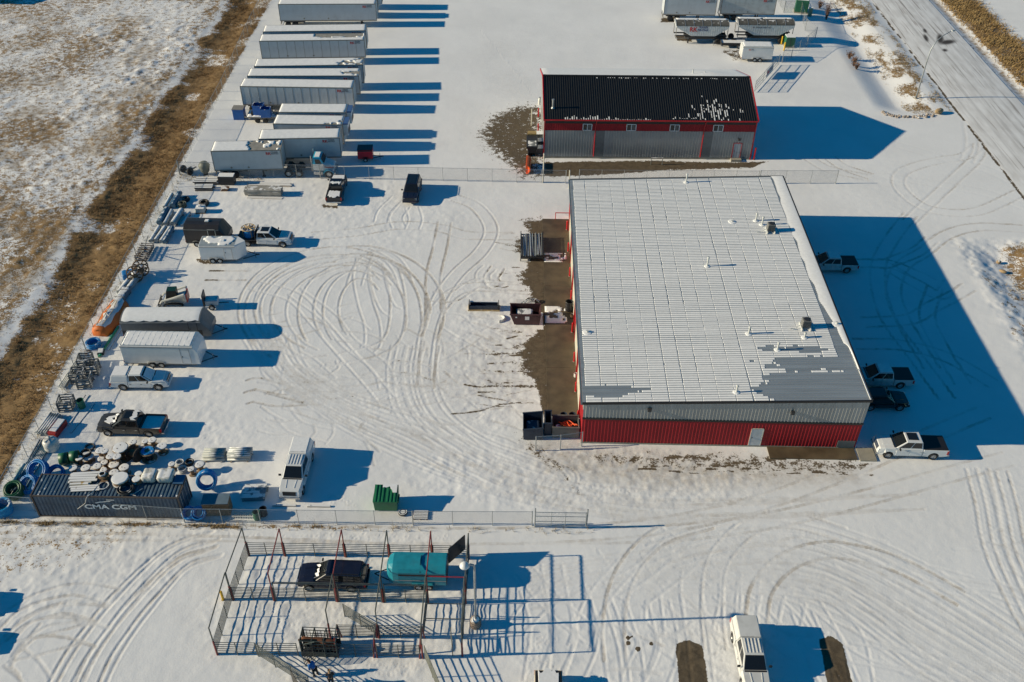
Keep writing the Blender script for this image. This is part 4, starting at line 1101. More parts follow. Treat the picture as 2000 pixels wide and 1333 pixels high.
# ------------------------------------------------------------------ highway trailers
m_tside = mat('trailer_side', (.52, .55, .57), rough=.45, var=.05, scale=.6, dirt=.18)
m_tside2 = mat('trailer_side_worn', (.47, .50, .50), rough=.5, var=.10, scale=.8, dirt=.4)
m_trail = mat('trailer_rail', (.25, .235, .21), rough=.6, dirt=.5)
m_logo_r = mat('red_lettering', (.50, .015, .015), rough=.5)
m_logo_g = mat('grey_lettering', (.12, .13, .15), rough=.5)
m_logo_b = mat('blue_lettering', (.03, .05, .16), rough=.5)
def top_snow(b_or_none, x0, x1, y0, y1, z, bare, seed, name, par, t=.07):
    """snow sheet on a flat top, with the cells where bare(u,v) is true left open"""
    n, m = max(8, int((x1 - x0) / .22)), max(4, int((y1 - y0) / .2)); r = random.Random(seed); vs = []; fs = []
    keep = [[not bare((i + .5) / n, (j + .5) / m) for j in range(m)] for i in range(n)]
    for i in range(n + 1):
        for j in range(m + 1):
            e = min(i, j, n - i, m - j) == 0
            vs.append((x0 + (x1 - x0) * i / n + (0 if e else r.uniform(-.05, .05)), y0 + (y1 - y0) * j / m + (0 if e else r.uniform(-.05, .05)), z + (t * .25 if e else t + r.uniform(-.012, .012))))
    for i in range(n):
        for j in range(m):
            if keep[i][j]:
                a = i * (m + 1) + j; fs.append((a, a + m + 1, a + m + 2, a + 1))
    # drop a skirt round every open cell so the sheet has thickness
    base = len(vs)
    low = [(x, y, z + .004) for x, y, zz in vs]; vs += low
    for i in range(n):
        for j in range(m):
            if not keep[i][j]: continue
            a = i * (m + 1) + j; c = [a, a + m + 1, a + m + 2, a + 1]
            for (di, dj, p0, p1) in ((0, -1, c[0], c[1]), (1, 0, c[1], c[2]), (0, 1, c[2], c[3]), (-1, 0, c[3], c[0])):
                ii, jj = i + di, j + dj
                if not (0 <= ii < n and 0 <= jj < m) or not keep[ii][jj]: fs.append((p0, base + p0, base + p1, p1))
    me = B().add(vs, fs).mesh(name, m_snow, True, recalc=False)
    return inst(name, me, par)
def bare_none(u, v): return False
def bare_end(u0, dens, seed, vmax=1.0):
    def f(u, v):
        n = float(vnoise(np.array([u * 9]), np.array([v * 2.5]), 1, seed)[0]) * .6 + float(vnoise(np.array([u * 30]), np.array([v * 7]), 1, seed + 1)[0]) * .4
        return u > u0 and v < vmax and n < dens * min(1, (u - u0) * 6)
    return f
def logo(par, x, yy, z, s=1.0):
    inst('company_logo', text_mesh('RK', .62 * s, m_logo_r), par, (x, yy - .012, z), (pi / 2, 0, 0))
    inst('company_logo', text_mesh('TRAILER\nRENTALS', .26 * s, m_logo_g), par, (x + .95 * s, yy - .012, z + .1 * s), (pi / 2, 0, 0))
def semi_trailer(label, pos, yaw, L, Wd=2.6, zt=4.05, zf=1.2, ribs=0, bare=bare_none, reefer=False, mside=None, lg=True, seed=1, axles=2, group='highway trailers parked in a row', mark=True):
    t = thing('semi_trailer', label, 'semi trailer', pos, yaw, group); mside = mside or m_tside
    B().box(.03, L - .03, .03, Wd - .03, zf, zt - .03).build('body', mside, t)
    if ribs:
        st = L / ribs
        for k in range(ribs):
            def mk(): return B().box(.025, st - .025, -.0, .028, zf + .12, zt - .14).mesh('side_panel', mside)
            inst('side_panel', cached(('sp', round(st, 3), zf, zt, mside.name), mk), t, (k * st, 0, 0))
        for k in range(ribs + 1):
            def mk2(): return B().box(-.025, .025, -.012, .03, zf + .1, zt - .1).mesh('rib', m_trail)
            if 0 < k < ribs: inst('rib', cached(('rb', zf, zt), mk2), t, (k * st, 0, 0))
    else:
        B().box(.02, L - .02, -.0, .028, zf + .12, zt - .14).build('side_panel', mside, t)
        if L > 12:
            for k in range(1, 12):
                def mk3(): return B().box(-.012, .012, -.006, .002, zf + .12, zt - .14).mesh('seam', m_tside2)
                inst('seam', cached(('seam', zf, zt), mk3), t, (L * k / 12, 0, 0))
    B().box(0, L, -.015, .05, zt - .13, zt).box(0, L, Wd - .05, Wd + .015, zt - .13, zt).box(-.012, .05, .05, Wd - .05, zt - .13, zt).box(L - .05, L + .012, .05, Wd - .05, zt - .13, zt).build('top_rail', m_trail, t)
    B().box(0, L, -.02, .06, zf - .06, zf + .12).box(0, L, Wd - .06, Wd + .02, zf - .06, zf + .12).build('bottom_rail', m_trail, t)
    B().box(L - .03, L + .015, .06, Wd - .06, zf + .1, zt - .13).build('nose_panel', m_tside2, t)
    for s in (0, 1): B().box(-.03, .03, .05 + s * Wd / 2, Wd / 2 - .03 + s * Wd / 2, zf + .1, zt - .14).build('rear_door', mside, t)
    for xx, yy in ((L - .06, -.025), (-.04, -.025), (L - .06, Wd - .04)): B().box(xx, xx + .10, yy, yy + .065, zf, zt).build('corner_post', m_trail, t)
    B().box(.05, L - .05, .05, Wd - .05, zt - .05, zt - .012).build('roof', mat('trailer_roof', (.30, .28, .24), rough=.6, var=.2), t)
    top_snow(None, .06, L - .06, .06, Wd - .06, zt - .02, bare, seed, 'roof_snow', t)
    B().box(.5, 4.0, .5, Wd - .5, .75, zf - .06).build('bogie_frame', m_dark, t)
    for a in range(axles):
        for s in (.17, Wd - .17):
            wheel(t, 1.2 + a * 1.25, s, .5, .3, m_rimw)
    for s in (.5, Wd - .5): B().box(L - 2.8, L - 2.62, s - .09, s + .09, .06, zf).box(L - 2.9, L - 2.5, s - .2, s + .2, 0.0, .06).build('landing_leg', m_dark, t)
    B().box(-.05, .05, .2, Wd - .2, .55, .68).box(-.05, .05, .5, .6, .6, zf).box(-.05, .05, Wd - .6, Wd - .5, .6, zf).build('underride_bar', m_trail, t)
    if mark: logo(t, L - 1.9 if L > 9 else L - 1.6, -.012, zt - .52, .85)
    for k in (.25, .5): 
        B().prism([(L * k - .16, zf + .4), (L * k, zf + .24), (L * k + .16, zf + .4), (L * k, zf + .56)], 'y', -.02, -.001).build('hazard_diamond', m_trail, t)
    if reefer:
        u = B().box(L + .02, L + .62, .35, Wd - .35, zf + 1.0, zt - .15).build('refrigeration_unit', m_white, t, bevel=.06)
        B().box(L + .0, L + .66, .33, Wd - .33, zt - .2, zt - .02).build('unit_cap', mat('blue_unit_cap', (.06, .13, .30), rough=.5), u)
        B().box(L + .62, L + .66, .55, Wd - .55, zf + 1.2, zt - .9).build('unit_grille', m_dark, u)
    return t
def top_edge(pl, pr, z=4.05):
    a = Vector(at(*pl, z)); c = Vector(at(*pr, z)); d = c - a
    return (a.x, a.y, 0), math.atan2(d.y, d.x), d.length
ZZ = lambda x, y: (330 + .3 * x, .3 * y)
tr_list = [
 ((272, 985), (728, 966), 'short white semi trailer with snow scraped off its roof end, behind the middle fence', dict(bare=bare_end(.42, .66, 301), seed=1, zt=4.0)),
 ((583, 906), (1110, 890), 'white smooth sided semi trailer just behind the blue and white truck tractor', dict(seed=2)),
 ((678, 806), (1128, 812), 'white refrigerated semi trailer second behind the truck tractor', dict(seed=3, reefer=True, bare=bare_end(.62, .46, 303, .45))),
 ((712, 731), (1152, 733), 'white refrigerated semi trailer just in front of the blue bins', dict(seed=4, reefer=True, bare=bare_end(.9, .35, 305))),
 ((462, 562), (1195, 573), 'white ribbed semi trailer with the blue bins standing before it', dict(ribs=13, seed=5)),
 ((510, 495), (1235, 494), 'white semi trailer with a dark stain near the roof end, middle of three close together', dict(seed=6, bare=bare_end(.66, .46, 307, .6))),
 ((555, 432), (1262, 414), 'white semi trailer with rusty streaks at its roof end, rearmost of three close together', dict(seed=7, bare=bare_end(.70, .56, 309))),
 ((588, 268), (1272, 250), 'white ribbed semi trailer with a long bare strip along its roof', dict(ribs=12, seed=8, bare=lambda u, v: (.48 < u < .98) and v > .30 and float(vnoise(np.array([u * 14]), np.array([v * 3.0]), 1, 311)[0]) < .40 + .8 * (v > .5) * (u > .52))),
 ((612, 207), (1282, 190), 'white semi trailer tucked behind the ribbed one with the bare roof strip', dict(seed=9)),
 ((710, 28), (1345, 26), 'white smooth semi trailer at the top edge of the photo', dict(seed=10)),
]
TY = []
for pl, pr, lb, kw in tr_list:
    zt = kw.get('zt', 4.05); pos, yw, L = top_edge(ZZ(*pl), ZZ(*pr), zt)
    TY.append((round(pos[0], 1), round(pos[1], 1), round(math.degrees(yw), 1), round(L, 1)))
    semi_trailer(lb, pos, max(-.03, min(.07, yw)), L, **kw)
print('TRAILERS', TY)
semi_trailer('white refrigerated semi trailer beyond the top edge, second from the front', (-40.2, 162.2, 0), .02, 16.3, reefer=True, seed=11)
semi_trailer('white semi trailer beyond the top edge, third from the front', (-40.0, 166.2, 0), .02, 16.3, seed=12)
a0 = at(1296, 29, 1.2); a1 = at(1396, 29, 1.2)
semi_trailer('white semi trailer left of the pair at the top right edge', (a0[0], a0[1], 0), .0, a1[0] - a0[0], seed=13, group='white trailers at the top right')
a0 = at(1407, 27.5, 1.2); a1 = at(1511, 27.5, 1.2)
semi_trailer('white semi trailer right of the pair at the top right edge', (a0[0], a0[1], 0), .0, a1[0] - a0[0], seed=14, mside=m_tside2, group='white trailers at the top right')

for px0, py0, px1, py1, sd in ((1063, 513, 1106, 496, 41), (1060, 632, 1106, 600, 42)):      # snow that survived in the shade on the apron
    xa, ya = at(px0, py0); xb_, yb_ = at(px1, py1)
    top_snow(None, max(3.46, xa), min(6.3, xb_), ya, yb_, .072, (lambda sd: lambda u, v: float(vnoise(np.array([u * 5 + .3]), np.array([v * 6]), 1, sd)[0]) * .7 + abs(v - .5) * .5 < .34 or (u > .75 and float(vnoise(np.array([u * 9]), np.array([v * 9]), 1, sd + 9)[0]) < .5))(sd), sd, 'snow_patch', apron, .03)
# ------------------------------------------------------------------ truck tractor
def truck_tractor():
    rp, fp = (580.5, 347), (643.5, 347)
    a = Vector(at(*rp)); c = Vector(at(*fp)); wb = (c - a).length
    t = thing('truck_tractor', 'blue and white day cab truck tractor with a bare frame behind', 'truck', ((a.x + c.x) / 2, a.y + 1.1, 0), .0)
    m_bl = mat('blue_truck_paint', (.03, .38, .55), rough=.35, coat=.3); xf, xr = wb / 2, -wb / 2
    for s in (-.42, .42): B().box(xr - 1.1, xf + .5, s - .05, s + .05, .72, .98).build('frame_rail', mat('frame_blue_grey', (.08, .14, .19), rough=.6), t)
    for k in (0, 1.35):
        for s in (-1, 1): wheel(t, xr + .3 - k + .0, s * .95, .52, .5, m_rimw)
        B().box(xr - .25 - k + .3, xr + .45 - k + .1, -1.1, 1.1, 1.05, 1.09).build('mudguard', m_dark, t)
    for s in (-1, 1): wheel(t, xf, s * 1.02, .52, .3, m_chrome)
    B().box(xr - .6, xr + .4, -.5, .5, 1.0, 1.16).build('fifth_wheel', m_dark, t)
    cab0, cab1 = xf - 1.95, xf - .55
    base = [(cab0, -1.05, 1.0), (cab1 + .1, -1.05, 1.0), (cab1 + .1, 1.05, 1.0), (cab0, 1.05, 1.0)]
    mid = [(cab0, -1.05, 1.9), (cab1 + .1, -1.05, 1.9), (cab1 + .1, 1.05, 1.9), (cab0, 1.05, 1.9)]
    top = [(cab0 + .05, -.92, 2.75), (cab1 - .35, -.92, 2.72), (cab1 - .35, .92, 2.72), (cab0 + .05, .92, 2.75)]
    cb = B().hexa(base + mid).build('cab', P_WHITE, t, bevel=.04)
    up = B().hexa(mid + top).build('cab_top', m_bl, t, bevel=.07)
    B().slab((mid[1], mid[2], top[2], top[1]), .05, .95, .1, .9, .012).build('windscreen', m_glass, up)
    for q in ((mid[0], mid[1], top[1], top[0]), (mid[2], mid[3], top[3], top[2])): B().slab(q, .25, .8, .1, .8, .012).build('side_window', m_glass, up)
    B().slab((mid[3], mid[0], top[0], top[3]), .3, .7, .2, .8, .012).build('rear_window', m_glass, up)
    B().box(cab0 + .25, cab1 - .5, -.66, .66, 2.74, 2.82).build('roof_snow', m_snowp, t, bevel=.03)
    xe = xf + .75
    hd = B().loft([[(x, -w, z0), (x, w, z0), (x, w, z1 - .15), (x, w * .8, z1), (x, -w * .8, z1), (x, -w, z1 - .15)] for x, w, z0, z1 in ((cab1 + .05, .98, .95, 1.92), (xf + .1, .86, .9, 1.78), (xe - .1, .72, .8, 1.6), (xe, .66, .8, 1.45))]).build('hood', P_WHITE, t, bevel=.03)
    B().box(xe - .02, xe + .04, -.5, .5, .85, 1.4).build('grille', m_chrome, hd)
    for s in (-1, 1):
        B().slab(((cab1, s * .99, 1.45), (xe - .1, s * .75, 1.25), (xe - .1, s * .75, 1.35), (cab1, s * .99, 1.6)), 0, 1, 0, 1, .012).build('red_stripe', m_redt, hd)
        B().loft([[(xf + .72 * cos(a), s * y, .5 + .66 * sin(a)) for y in (.8, 1.2)] + [(xf + .62 * cos(a), s * y, .5 + .58 * sin(a)) for y in (1.2, .8)] for a in [rad(10 + 160 * k / 8) for k in range(9)]]).build('fender', m_bl, t)
        B().box(xe - .25, xe - .05, min(s * .72, s * 1.0), max(s * .72, s * 1.0), .95, 1.15).build('headlight', m_lens, t)
        B().cbox(cab0 + .75, s * 1.06, 1.42, 1.1, .03, .75).build('door', P_WHITE, t, bevel=.01)
        B().box(cab0, cab0 + 1.2, min(s * .75, s * 1.12), max(s * .75, s * 1.12), .42, .95).build('fuel_tank', m_chrome, t, bevel=.08)
        B().tube((cab0 - .15, s * .95, .9), (cab0 - .15, s * .95, 3.1), .075, 10).build('exhaust_stack', m_chrome, t)
        B().cbox(cab1 - .05, s * 1.32, 2.0, .1, .2, .4).build('mirror', m_chrome, t)
    B().box(xe - .1, xe + .15, -1.15, 1.15, .42, .75).build('front_bumper', m_chrome, t, bevel=.05)
truck_tractor()

# ------------------------------------------------------------------ small trailers
m_gw = mat('dark_grey_trailer_skin', (.026, .024, .026), rough=.4, dirt=.2)
m_gskin = mat('grey_trailer_skin', (.14, .145, .15), rough=.4, dirt=.2)
m_alu = mat('aluminium_trim', (.45, .46, .46), rough=.35, metal=.6)
def cargo_trailer(label, pos, yaw, L, Wd, zt, zf=.5, skin=None, nose='flat', roofshape='flat', wheels=(0,), wx=.45, snow='full', door=True, low=None, group='enclosed cargo trailers', tongue=True, rc=None, wr=.34, name='cargo_trailer', cat='trailer', flip=False, seed=3, vent=True, frame=None, bows=0):
    """nose at +x; origin at the near rear corner of the box"""
    t = thing(name, label, cat, pos, yaw, group); skin = skin or P_WHITE; rc = rc or m_alu
    def section(x, s=1.0, zc=0.0):
        h = Wd / 2
        if roofshape == 'round':
            top = [(h * cos(a), zt - .45 + .45 * sin(a)) for a in [pi * k / 8 for k in range(9)]]
        elif roofshape == 'gable':
            top = [(h, zt - .35), (h * .55, zt - .06), (0, zt), (-h * .55, zt - .06), (-h, zt - .35)]
        else: top = [(h, zt - .12), (h - .12, zt), (-h + .12, zt), (-h, zt - .12)]
        return [(x, Wd / 2 - h * s, zf), (x, Wd / 2 + h * s, zf)] + [(x, Wd / 2 + yy * s, zz - zc * (zz - zf)) for yy, zz in top]
    rings = [section(0), section(L)]
    if nose == 'v': rings += [section(L + .95, .08)]
    if nose == 'slope': rings += [section(L + .35, 1.0, .28), section(L + .42, 1, .6)]
    if nose == 'wedge': rings += [section(L + .75, .98, .60), section(L + .8, .98, .62)]
    body = B().loft(rings).build('body', skin, t, bevel=.025)
    nz = L + {'flat': 0, 'v': .95, 'slope': .42, 'wedge': .8}[nose]
    if low: B().box(-.012, L + .01, -.012, Wd + .012, zf + .02, zf + low[1]).build('lower_panel', low[0], t)
    # roof trim and snow
    if roofshape == 'flat':
        B().box(-.02, L + .01, -.025, .05, zt - .22, zt - .10).box(-.02, L + .01, Wd - .05, Wd + .025, zt - .22, zt - .10).build('top_rail', rc, t)
        if name == 'cargo_trailer': B().box(.06, L - .04, .08, Wd - .08, zt - .01, zt + .006).build('roof_skin', mat('blue_grey_roof_skin', (.30, .34, .36), rough=.5), t)
        if bows:
            for k in range(bows): B().box(.3 + (L - .6) * k / (bows - 1) - .03, .3 + (L - .6) * k / (bows - 1) + .03, .15, Wd - .15, zt, zt + .033).build('roof_bow', m_snow, t)
        if snow: top_snow(None, .10, L - .06, .12, Wd - .12, zt - .01, bare_none if snow == 'full' else snow, seed, 'roof_snow', t, .035 if bows else .06)
    else:
        B().box(-.02, L + .01, -.03, .02, zt - .50, zt - .40).box(-.02, L + .01, Wd - .02, Wd + .03, zt - .50, zt - .40).build('top_rail', rc, t)
        if snow:
            r = random.Random(seed); vs = []; fs = []; n = 24; ns = 8
            for i in range(n + 1):
                x = .15 + (L - .3) * i / n; sc = abs(math.sin(pi * (x / 1.25)))
                for k in range(ns + 1):
                    a0, a1 = rad(24 + 0), rad(226 - 28 + 10 * sc) if roofshape == 'round' else rad(150)
                    a = a0 + (a1 - a0) * k / ns
                    e = .012 if k in (0, ns) or i in (0, n) else .05
                    a = min(a, rad(150 + 14 * sc))
                    vs.append((x, Wd / 2 + (Wd / 2 + e) * cos(a), zt - .45 + (.45 + e) * sin(a)))
            for i in range(n):
                for k in range(ns): q = i * (ns + 1) + k; fs.append((q, q + ns + 1, q + ns + 2, q + 1))
            B().add(vs, fs).build('roof_snow', m_snow, t, smooth=True)
    if vent: B().box(L * .62 - .22, L * .62 + .22, Wd / 2 - .22, Wd / 2 + .22, zt - .02, zt + .14).build('roof_vent', m_snowp, t, bevel=.04)
    if door:
        dr = B().box(L - 1.25, L - .45, -.02, .0, zf + .12, zt - .42).build('side_door', skin, t)
        B().box(L - 1.31, L - 1.25, -.026, 0, zf + .1, zt - .36).box(L - .45, L - .39, -.026, 0, zf + .1, zt - .36).box(L - 1.31, L - .39, -.026, 0, zt - .42, zt - .36).build('door_frame', frame or m_alu, dr)
        B().cbox(L - 1.15, -.04, zf + .95, .08, .03, .12).build('handle', m_dark, dr)
    for s in (0, 1): B().box(-.035, -.002, .06 + s * Wd / 2, Wd / 2 - .03 + s * Wd / 2, zf + .08, zt - .5).build('rear_door', skin, t)
    B().box(.0, L, .02, Wd - .02, zf - .1, zf + .03).build('chassis', m_trail, t)
    n = len(wheels)
    for k in wheels:
        for s in (-.02, Wd + .02): wheel(t, L * wx + k, s if s < 1 else s, wr, .2, m_rimw)
    xs = [L * wx + k for k in wheels]
    for s in (-1, 1):
        yy = 0 if s < 0 else Wd
        pr = [(min(xs) - wr - .14 + (max(xs) - min(xs) + 2 * wr + .28) * q / 10, 2 * wr + .02 + .10 * math.sin(pi * q / 10) - (.2 if q in (0, 10) else 0)) for q in range(11)]
        B().loft([[(x, yy + s * .0, z), (x, yy + s * .17, z), (x, yy + s * .17, z + .03), (x, yy, z + .03)] for x, z in pr]).build('fender', rc, t)
    for s in (.03, Wd - .03): B().box(-.03, .0, s - .06, s + .06, zf + .1, zf + .3).build('tail_light', m_tail, t)
    if tongue:
        B().tube((nz - .3, .25, zf - .05), (nz + 1.2, Wd / 2, zf - .02), .05).build('tongue', m_dark, t)
        B().tube((nz - .3, Wd - .25, zf - .05), (nz + 1.2, Wd / 2, zf - .02), .05).build('tongue', m_dark, t)
        B().tube((nz + .9, Wd / 2, .05), (nz + .9, Wd / 2, zf + .45), .04).build('jack', m_steel, t)
        B().cbox(nz + 1.25, Wd / 2, zf, .25, .12, .1).build('coupler', m_dark, t)
    return t
def edge2(pl, pr, z): return top_edge(pl, pr, z)
pos, yw, L = top_edge((233, 677.5), (375, 680), 2.6)
tA = cargo_trailer('long white cargo trailer with frosted roof bars, front of the pair', pos, yw, L, 2.45, 2.72, skin=P_WHITE, nose='slope', wheels=(-.45, .45), wx=.45, frame=m_alu, vent=False, seed=21, bows=13)
pos, yw, L = top_edge((234, 632), (391, 631), 2.25)
cargo_trailer('long grey cargo trailer with a rounded snowy roof, behind the white one', pos, yw, L, 2.45, 2.75, skin=m_gskin, nose='wedge', roofshape='round', wheels=(-.45, .45), wx=.45, vent=False, frame=m_dark, seed=22, low=(m_gw, .8))
pos, yw, L = top_edge((357, 447.5), (426, 449), 2.4)
cargo_trailer('black enclosed trailer with a grey rounded roof beside the white vee nosed one', pos, yw, L, 2.45, 2.75, skin=m_gw, nose='wedge', roofshape='gable', wheels=(0,), wx=.30, snow=None, rc=mat('grey_roof_skin', (.16, .165, .165), rough=.45), frame=m_cream, seed=23)
pos, yw, L = top_edge((387, 483), (458, 483), 2.2)
cargo_trailer('small white vee nosed cargo trailer with tandem wheels', pos, yw, L, 2.1, 2.35, skin=P_WHITE, nose='v', wheels=(-.4, .4), wx=.42, seed=24, snow=lambda u, v: float(vnoise(np.array([u * 5]), np.array([v * 3]), 1, 79)[0]) * (.62 + .5 * v) < .50)
pos, yw, L = top_edge((1452, 93), (1512, 94), 2.4)
t = cargo_trailer('white cargo trailer by the side gate with a small company mark', (pos[0], pos[1], 0), 0, L, 2.2, 2.55, skin=P_WHITE, nose='flat', wheels=(-.42, .42), wx=.52, door=False, tongue=False, seed=25, vent=False)
logo(t, 1.1, -.01, 2.0, .45)
B().tube((.1, .3, .45), (-1.1, 1.1, .45), .05).build('tongue', m_dark, t); B().tube((.1, 1.9, .45), (-1.1, 1.1, .45), .05).build('tongue', m_dark, t); B().tube((-.9, 1.1, .05), (-.9, 1.1, .9), .04).build('jack', m_steel, t)
# small red box trailer among the shadows
x, y = at(700, 317); t = cargo_trailer('small red box trailer standing in the trailer shadows', (x, y, 0), .06, 1.95, 1.4, 1.75, .45, skin=P_RED, wheels=(0,), wx=.5, door=False, snow=None, rc=m_dark, vent=False, wr=.28, group=None)
B().box(-.02, 1.98, -.02, 1.42, 1.74, 1.8).build('lid', mat('dark_lid', (.03, .03, .04), rough=.5), t)
# open deck trailer with blue bins
x, y = at(487, 241); t = thing('flatbed_trailer', 'low flatbed trailer with a snowy deck carrying blue bins', 'trailer', (x, y, 0), .02)
B().box(-.3, 5.2, 0, 2.4, .75, .9).build('deck', m_trail, t); top_snow(None, -.2, 5.1, .1, 2.3, .9, bare_end(-1, .35, 401), 4, 'deck_snow', t)
for k in (1.2, 2.3):
    for s in (.1, 2.3): wheel(t, k, s, .38, .24, m_rimw)
B().box(.3, 1.6, .5, 1.9, .9, 1.35).build('winch_frame', m_dark, t)
B().tube((.2, .3, .5), (-1.2, 1.2, .5), .06).build('tongue', m_dark, t)
m_bin = mat('blue_bin_plastic', (.010, .11, .38), rough=.5, snow=.35, dirt=.15)
def bin_box(label, x, y, z, dx, dy, dz, rz, m=None, name='blue_bin', cat='bin', group=None, lidded=False):
    t = thing(name, label, cat, (x, y, z), rz, group); m = m or m_bin; w = .05
    B().box(-dx / 2, dx / 2, -dy / 2, -dy / 2 + w, 0, dz).box(-dx / 2, dx / 2, dy / 2 - w, dy / 2, 0, dz).box(-dx / 2, -dx / 2 + w, -dy / 2 + w, dy / 2 - w, 0, dz).box(dx / 2 - w, dx / 2, -dy / 2 + w, dy / 2 - w, 0, dz).build('wall', m, t)
    B().box(-dx / 2 + w, dx / 2 - w, -dy / 2 + w, dy / 2 - w, 0.02, .08).build('floor', m, t)
    B().box(-dx / 2 - .04, dx / 2 + .04, -dy / 2 - .04, -dy / 2 + w, dz - .09, dz + .02).box(-dx / 2 - .04, dx / 2 + .04, dy / 2 - w, dy / 2 + .04, dz - .09, dz + .02).box(-dx / 2 - .04, -dx / 2 + w, -dy / 2 + w, dy / 2 - w, dz - .09, dz + .02).box(dx / 2 - w, dx / 2 + .04, -dy / 2 + w, dy / 2 - w, dz - .09, dz + .02).build('rim', m, t)
    if lidded: B().box(-dx / 2 - .05, dx / 2 + .05, -dy / 2 - .05, dy / 2 + .05, dz + .02, dz + .1).build('lid', lidded, t)
    return t
G4 = 'blue bins around the flatbed trailer'
bin_box('blue bin standing on the ground at the tail of the flatbed trailer', *at(469, 231), 0, 1.5, 1.3, 1.55, .0, group=G4, lidded=m_trail)
x, y = at(505, 226, .95); bin_box('taller blue bin on the flatbed trailer deck, tilted back', x, y + .6, 1.0, 1.45, 1.2, 1.35, .0, group=G4)
x, y = at(519, 228, .95); bin_box('smaller blue bin on the flatbed trailer deck', x + .1, y + .05, 1.0, 1.35, 1.1, 1.2, .05, group=G4)
# ------------------------------------------------------------------ grain trailers (a coupled pair of hoppers)
m_hop = mat('white_hopper_side', (.60, .61, .60), rough=.4, dirt=.2)
m_tarp = mat('grey_roll_tarp', (.10, .095, .085), rough=.8, snow=.15, var=.3, scale=1.2)
def hopper(label, pl, pr, z, words, bogie, front_gear):
    pos, yw, L = top_edge(pl, pr, z); Wd = 2.6
    t = thing('grain_trailer', label, 'grain trailer', (pos[0], pos[1], 0), .01, 'coupled grain trailers')
    prof = [(0, 3.0), (0, 2.7), (L * .27, 1.15), (L * .78, 1.15), (L, 2.55), (L, 3.0)]
    B().prism([(.0, z - .55)] + [(0, 2.85), (L * .30, 1.40), (L * .76, 1.40), (L, 2.75)] + [(L, z - .55)], 'y', .03, Wd - .03).build('body', m_hop, t)
    n = int(L / .36)
    def zlow(x):
        if x < L * .30: return 2.85 - (2.85 - 1.40) * x / (L * .30)
        if x > L * .76: return 1.40 + (2.75 - 1.40) * (x - L * .76) / (L * .24)
        return 1.40
    for k in range(n):
        x0 = k * L / n + .05; x1 = (k + 1) * L / n - .05; xm = (x0 + x1) / 2
        B().add([(x0, .03, zlow(x0) + .05), (x1, .03, zlow(x1) + .05), (x1, .03, z - .6), (x0, .03, z - .6), (x0 + .04, -.025, zlow(x0) + .09), (x1 - .04, -.025, zlow(x1) + .09), (x1 - .04, -.025, z - .64), (x0 + .04, -.025, z - .64)],
                [(0, 3, 2, 1), (4, 5, 6, 7), (0, 1, 5, 4), (1, 2, 6, 5), (2, 3, 7, 6), (3, 0, 4, 7)]).build('side_panel', m_hop, t)
    B().loft([[(x, Wd / 2 + Wd / 2 * cos(a) * 1.02, z - .56 + .52 * sin(a)) for a in [pi * k / 8 for k in range(9)]] for x in (0, L)]).build('roll_tarp', m_tarp, t)
    for k in range(7):
        x = L * k / 6.0
        B().loft([[(x + d, Wd / 2 + Wd / 2 * cos(a) * 1.04, z - .55 + .545 * sin(a)) for a in [pi * q / 8 for q in range(9)]] for d in (-.04, .04)]).build('tarp_bow', m_alu, t)
    top_snow(None, .1, L - .1, Wd * .55, Wd * .85, z - .09, bare_end(-1, .2, 500), 9, 'tarp_snow', t, .08)
    B().box(L * .2, L * .95, .3, Wd - .3, .78, 1.12).build('undercarriage', m_dark, t)
    B().box(.05, L - .05, .6, .75, 1.12, 1.3).box(.05, L - .05, Wd - .75, Wd - .6, 1.12, 1.3).build('chassis', m_dark, t)
    for s in (.1, Wd - .1):
        B().tube((.1, s, 1.0), (.1, s, z - .6), .06).tube((.1, s, 1.0), (L * .26, s, 1.02), .05).build('end_strut', m_trail, t)
        B().tube((L - .1, s, .9), (L - .1, s, z - .6), .06).build('end_strut', m_trail, t)
    for k in bogie:
        for s in (.2, Wd - .2): wheel(t, L * k[0] + k[1], s, .5, .42, m_dark)
    if front_gear:
        for s in (.5, Wd - .5): B().box(2.2, 2.4, s - .1, s + .1, .05, 1.1).build('landing_leg', m_dark, t)
    for k in (.42, .62): B().prism([(L * k - .6, 1.40), (L * k + .6, 1.40), (L * k + .3, .6), (L * k - .3, .6)], 'y', .7, Wd - .7).build('hopper_chute', m_dark, t)
    if words:
        inst('company_logo', text_mesh('RK', 1.0, m_logo_r), t, (L * .33, -.04, 2.50), (pi / 2, 0, 0))
        inst('company_logo', text_mesh('TRAILER\nRENTALS', .42, m_logo_b), t, (L * .51, -.04, 2.65), (pi / 2, 0, 0))
    else:
        inst('company_logo', text_mesh('RK TRAILER RENTALS', .32, m_logo_g), t, (L * .42, -.04, 2.75), (pi / 2, 0, 0))
hopper('left grain hopper trailer with large red letters on its side', (1322, 44.5), (1425, 44.5), 3.65, True, [(.93, -.9), (.93, .4), (.93, 1.7)], True)
hopper('right grain hopper trailer with faint grey lettering on its side', (1444, 42.5), (1552, 41), 3.7, False, [(.74, .6), (.74, 1.9)], False)
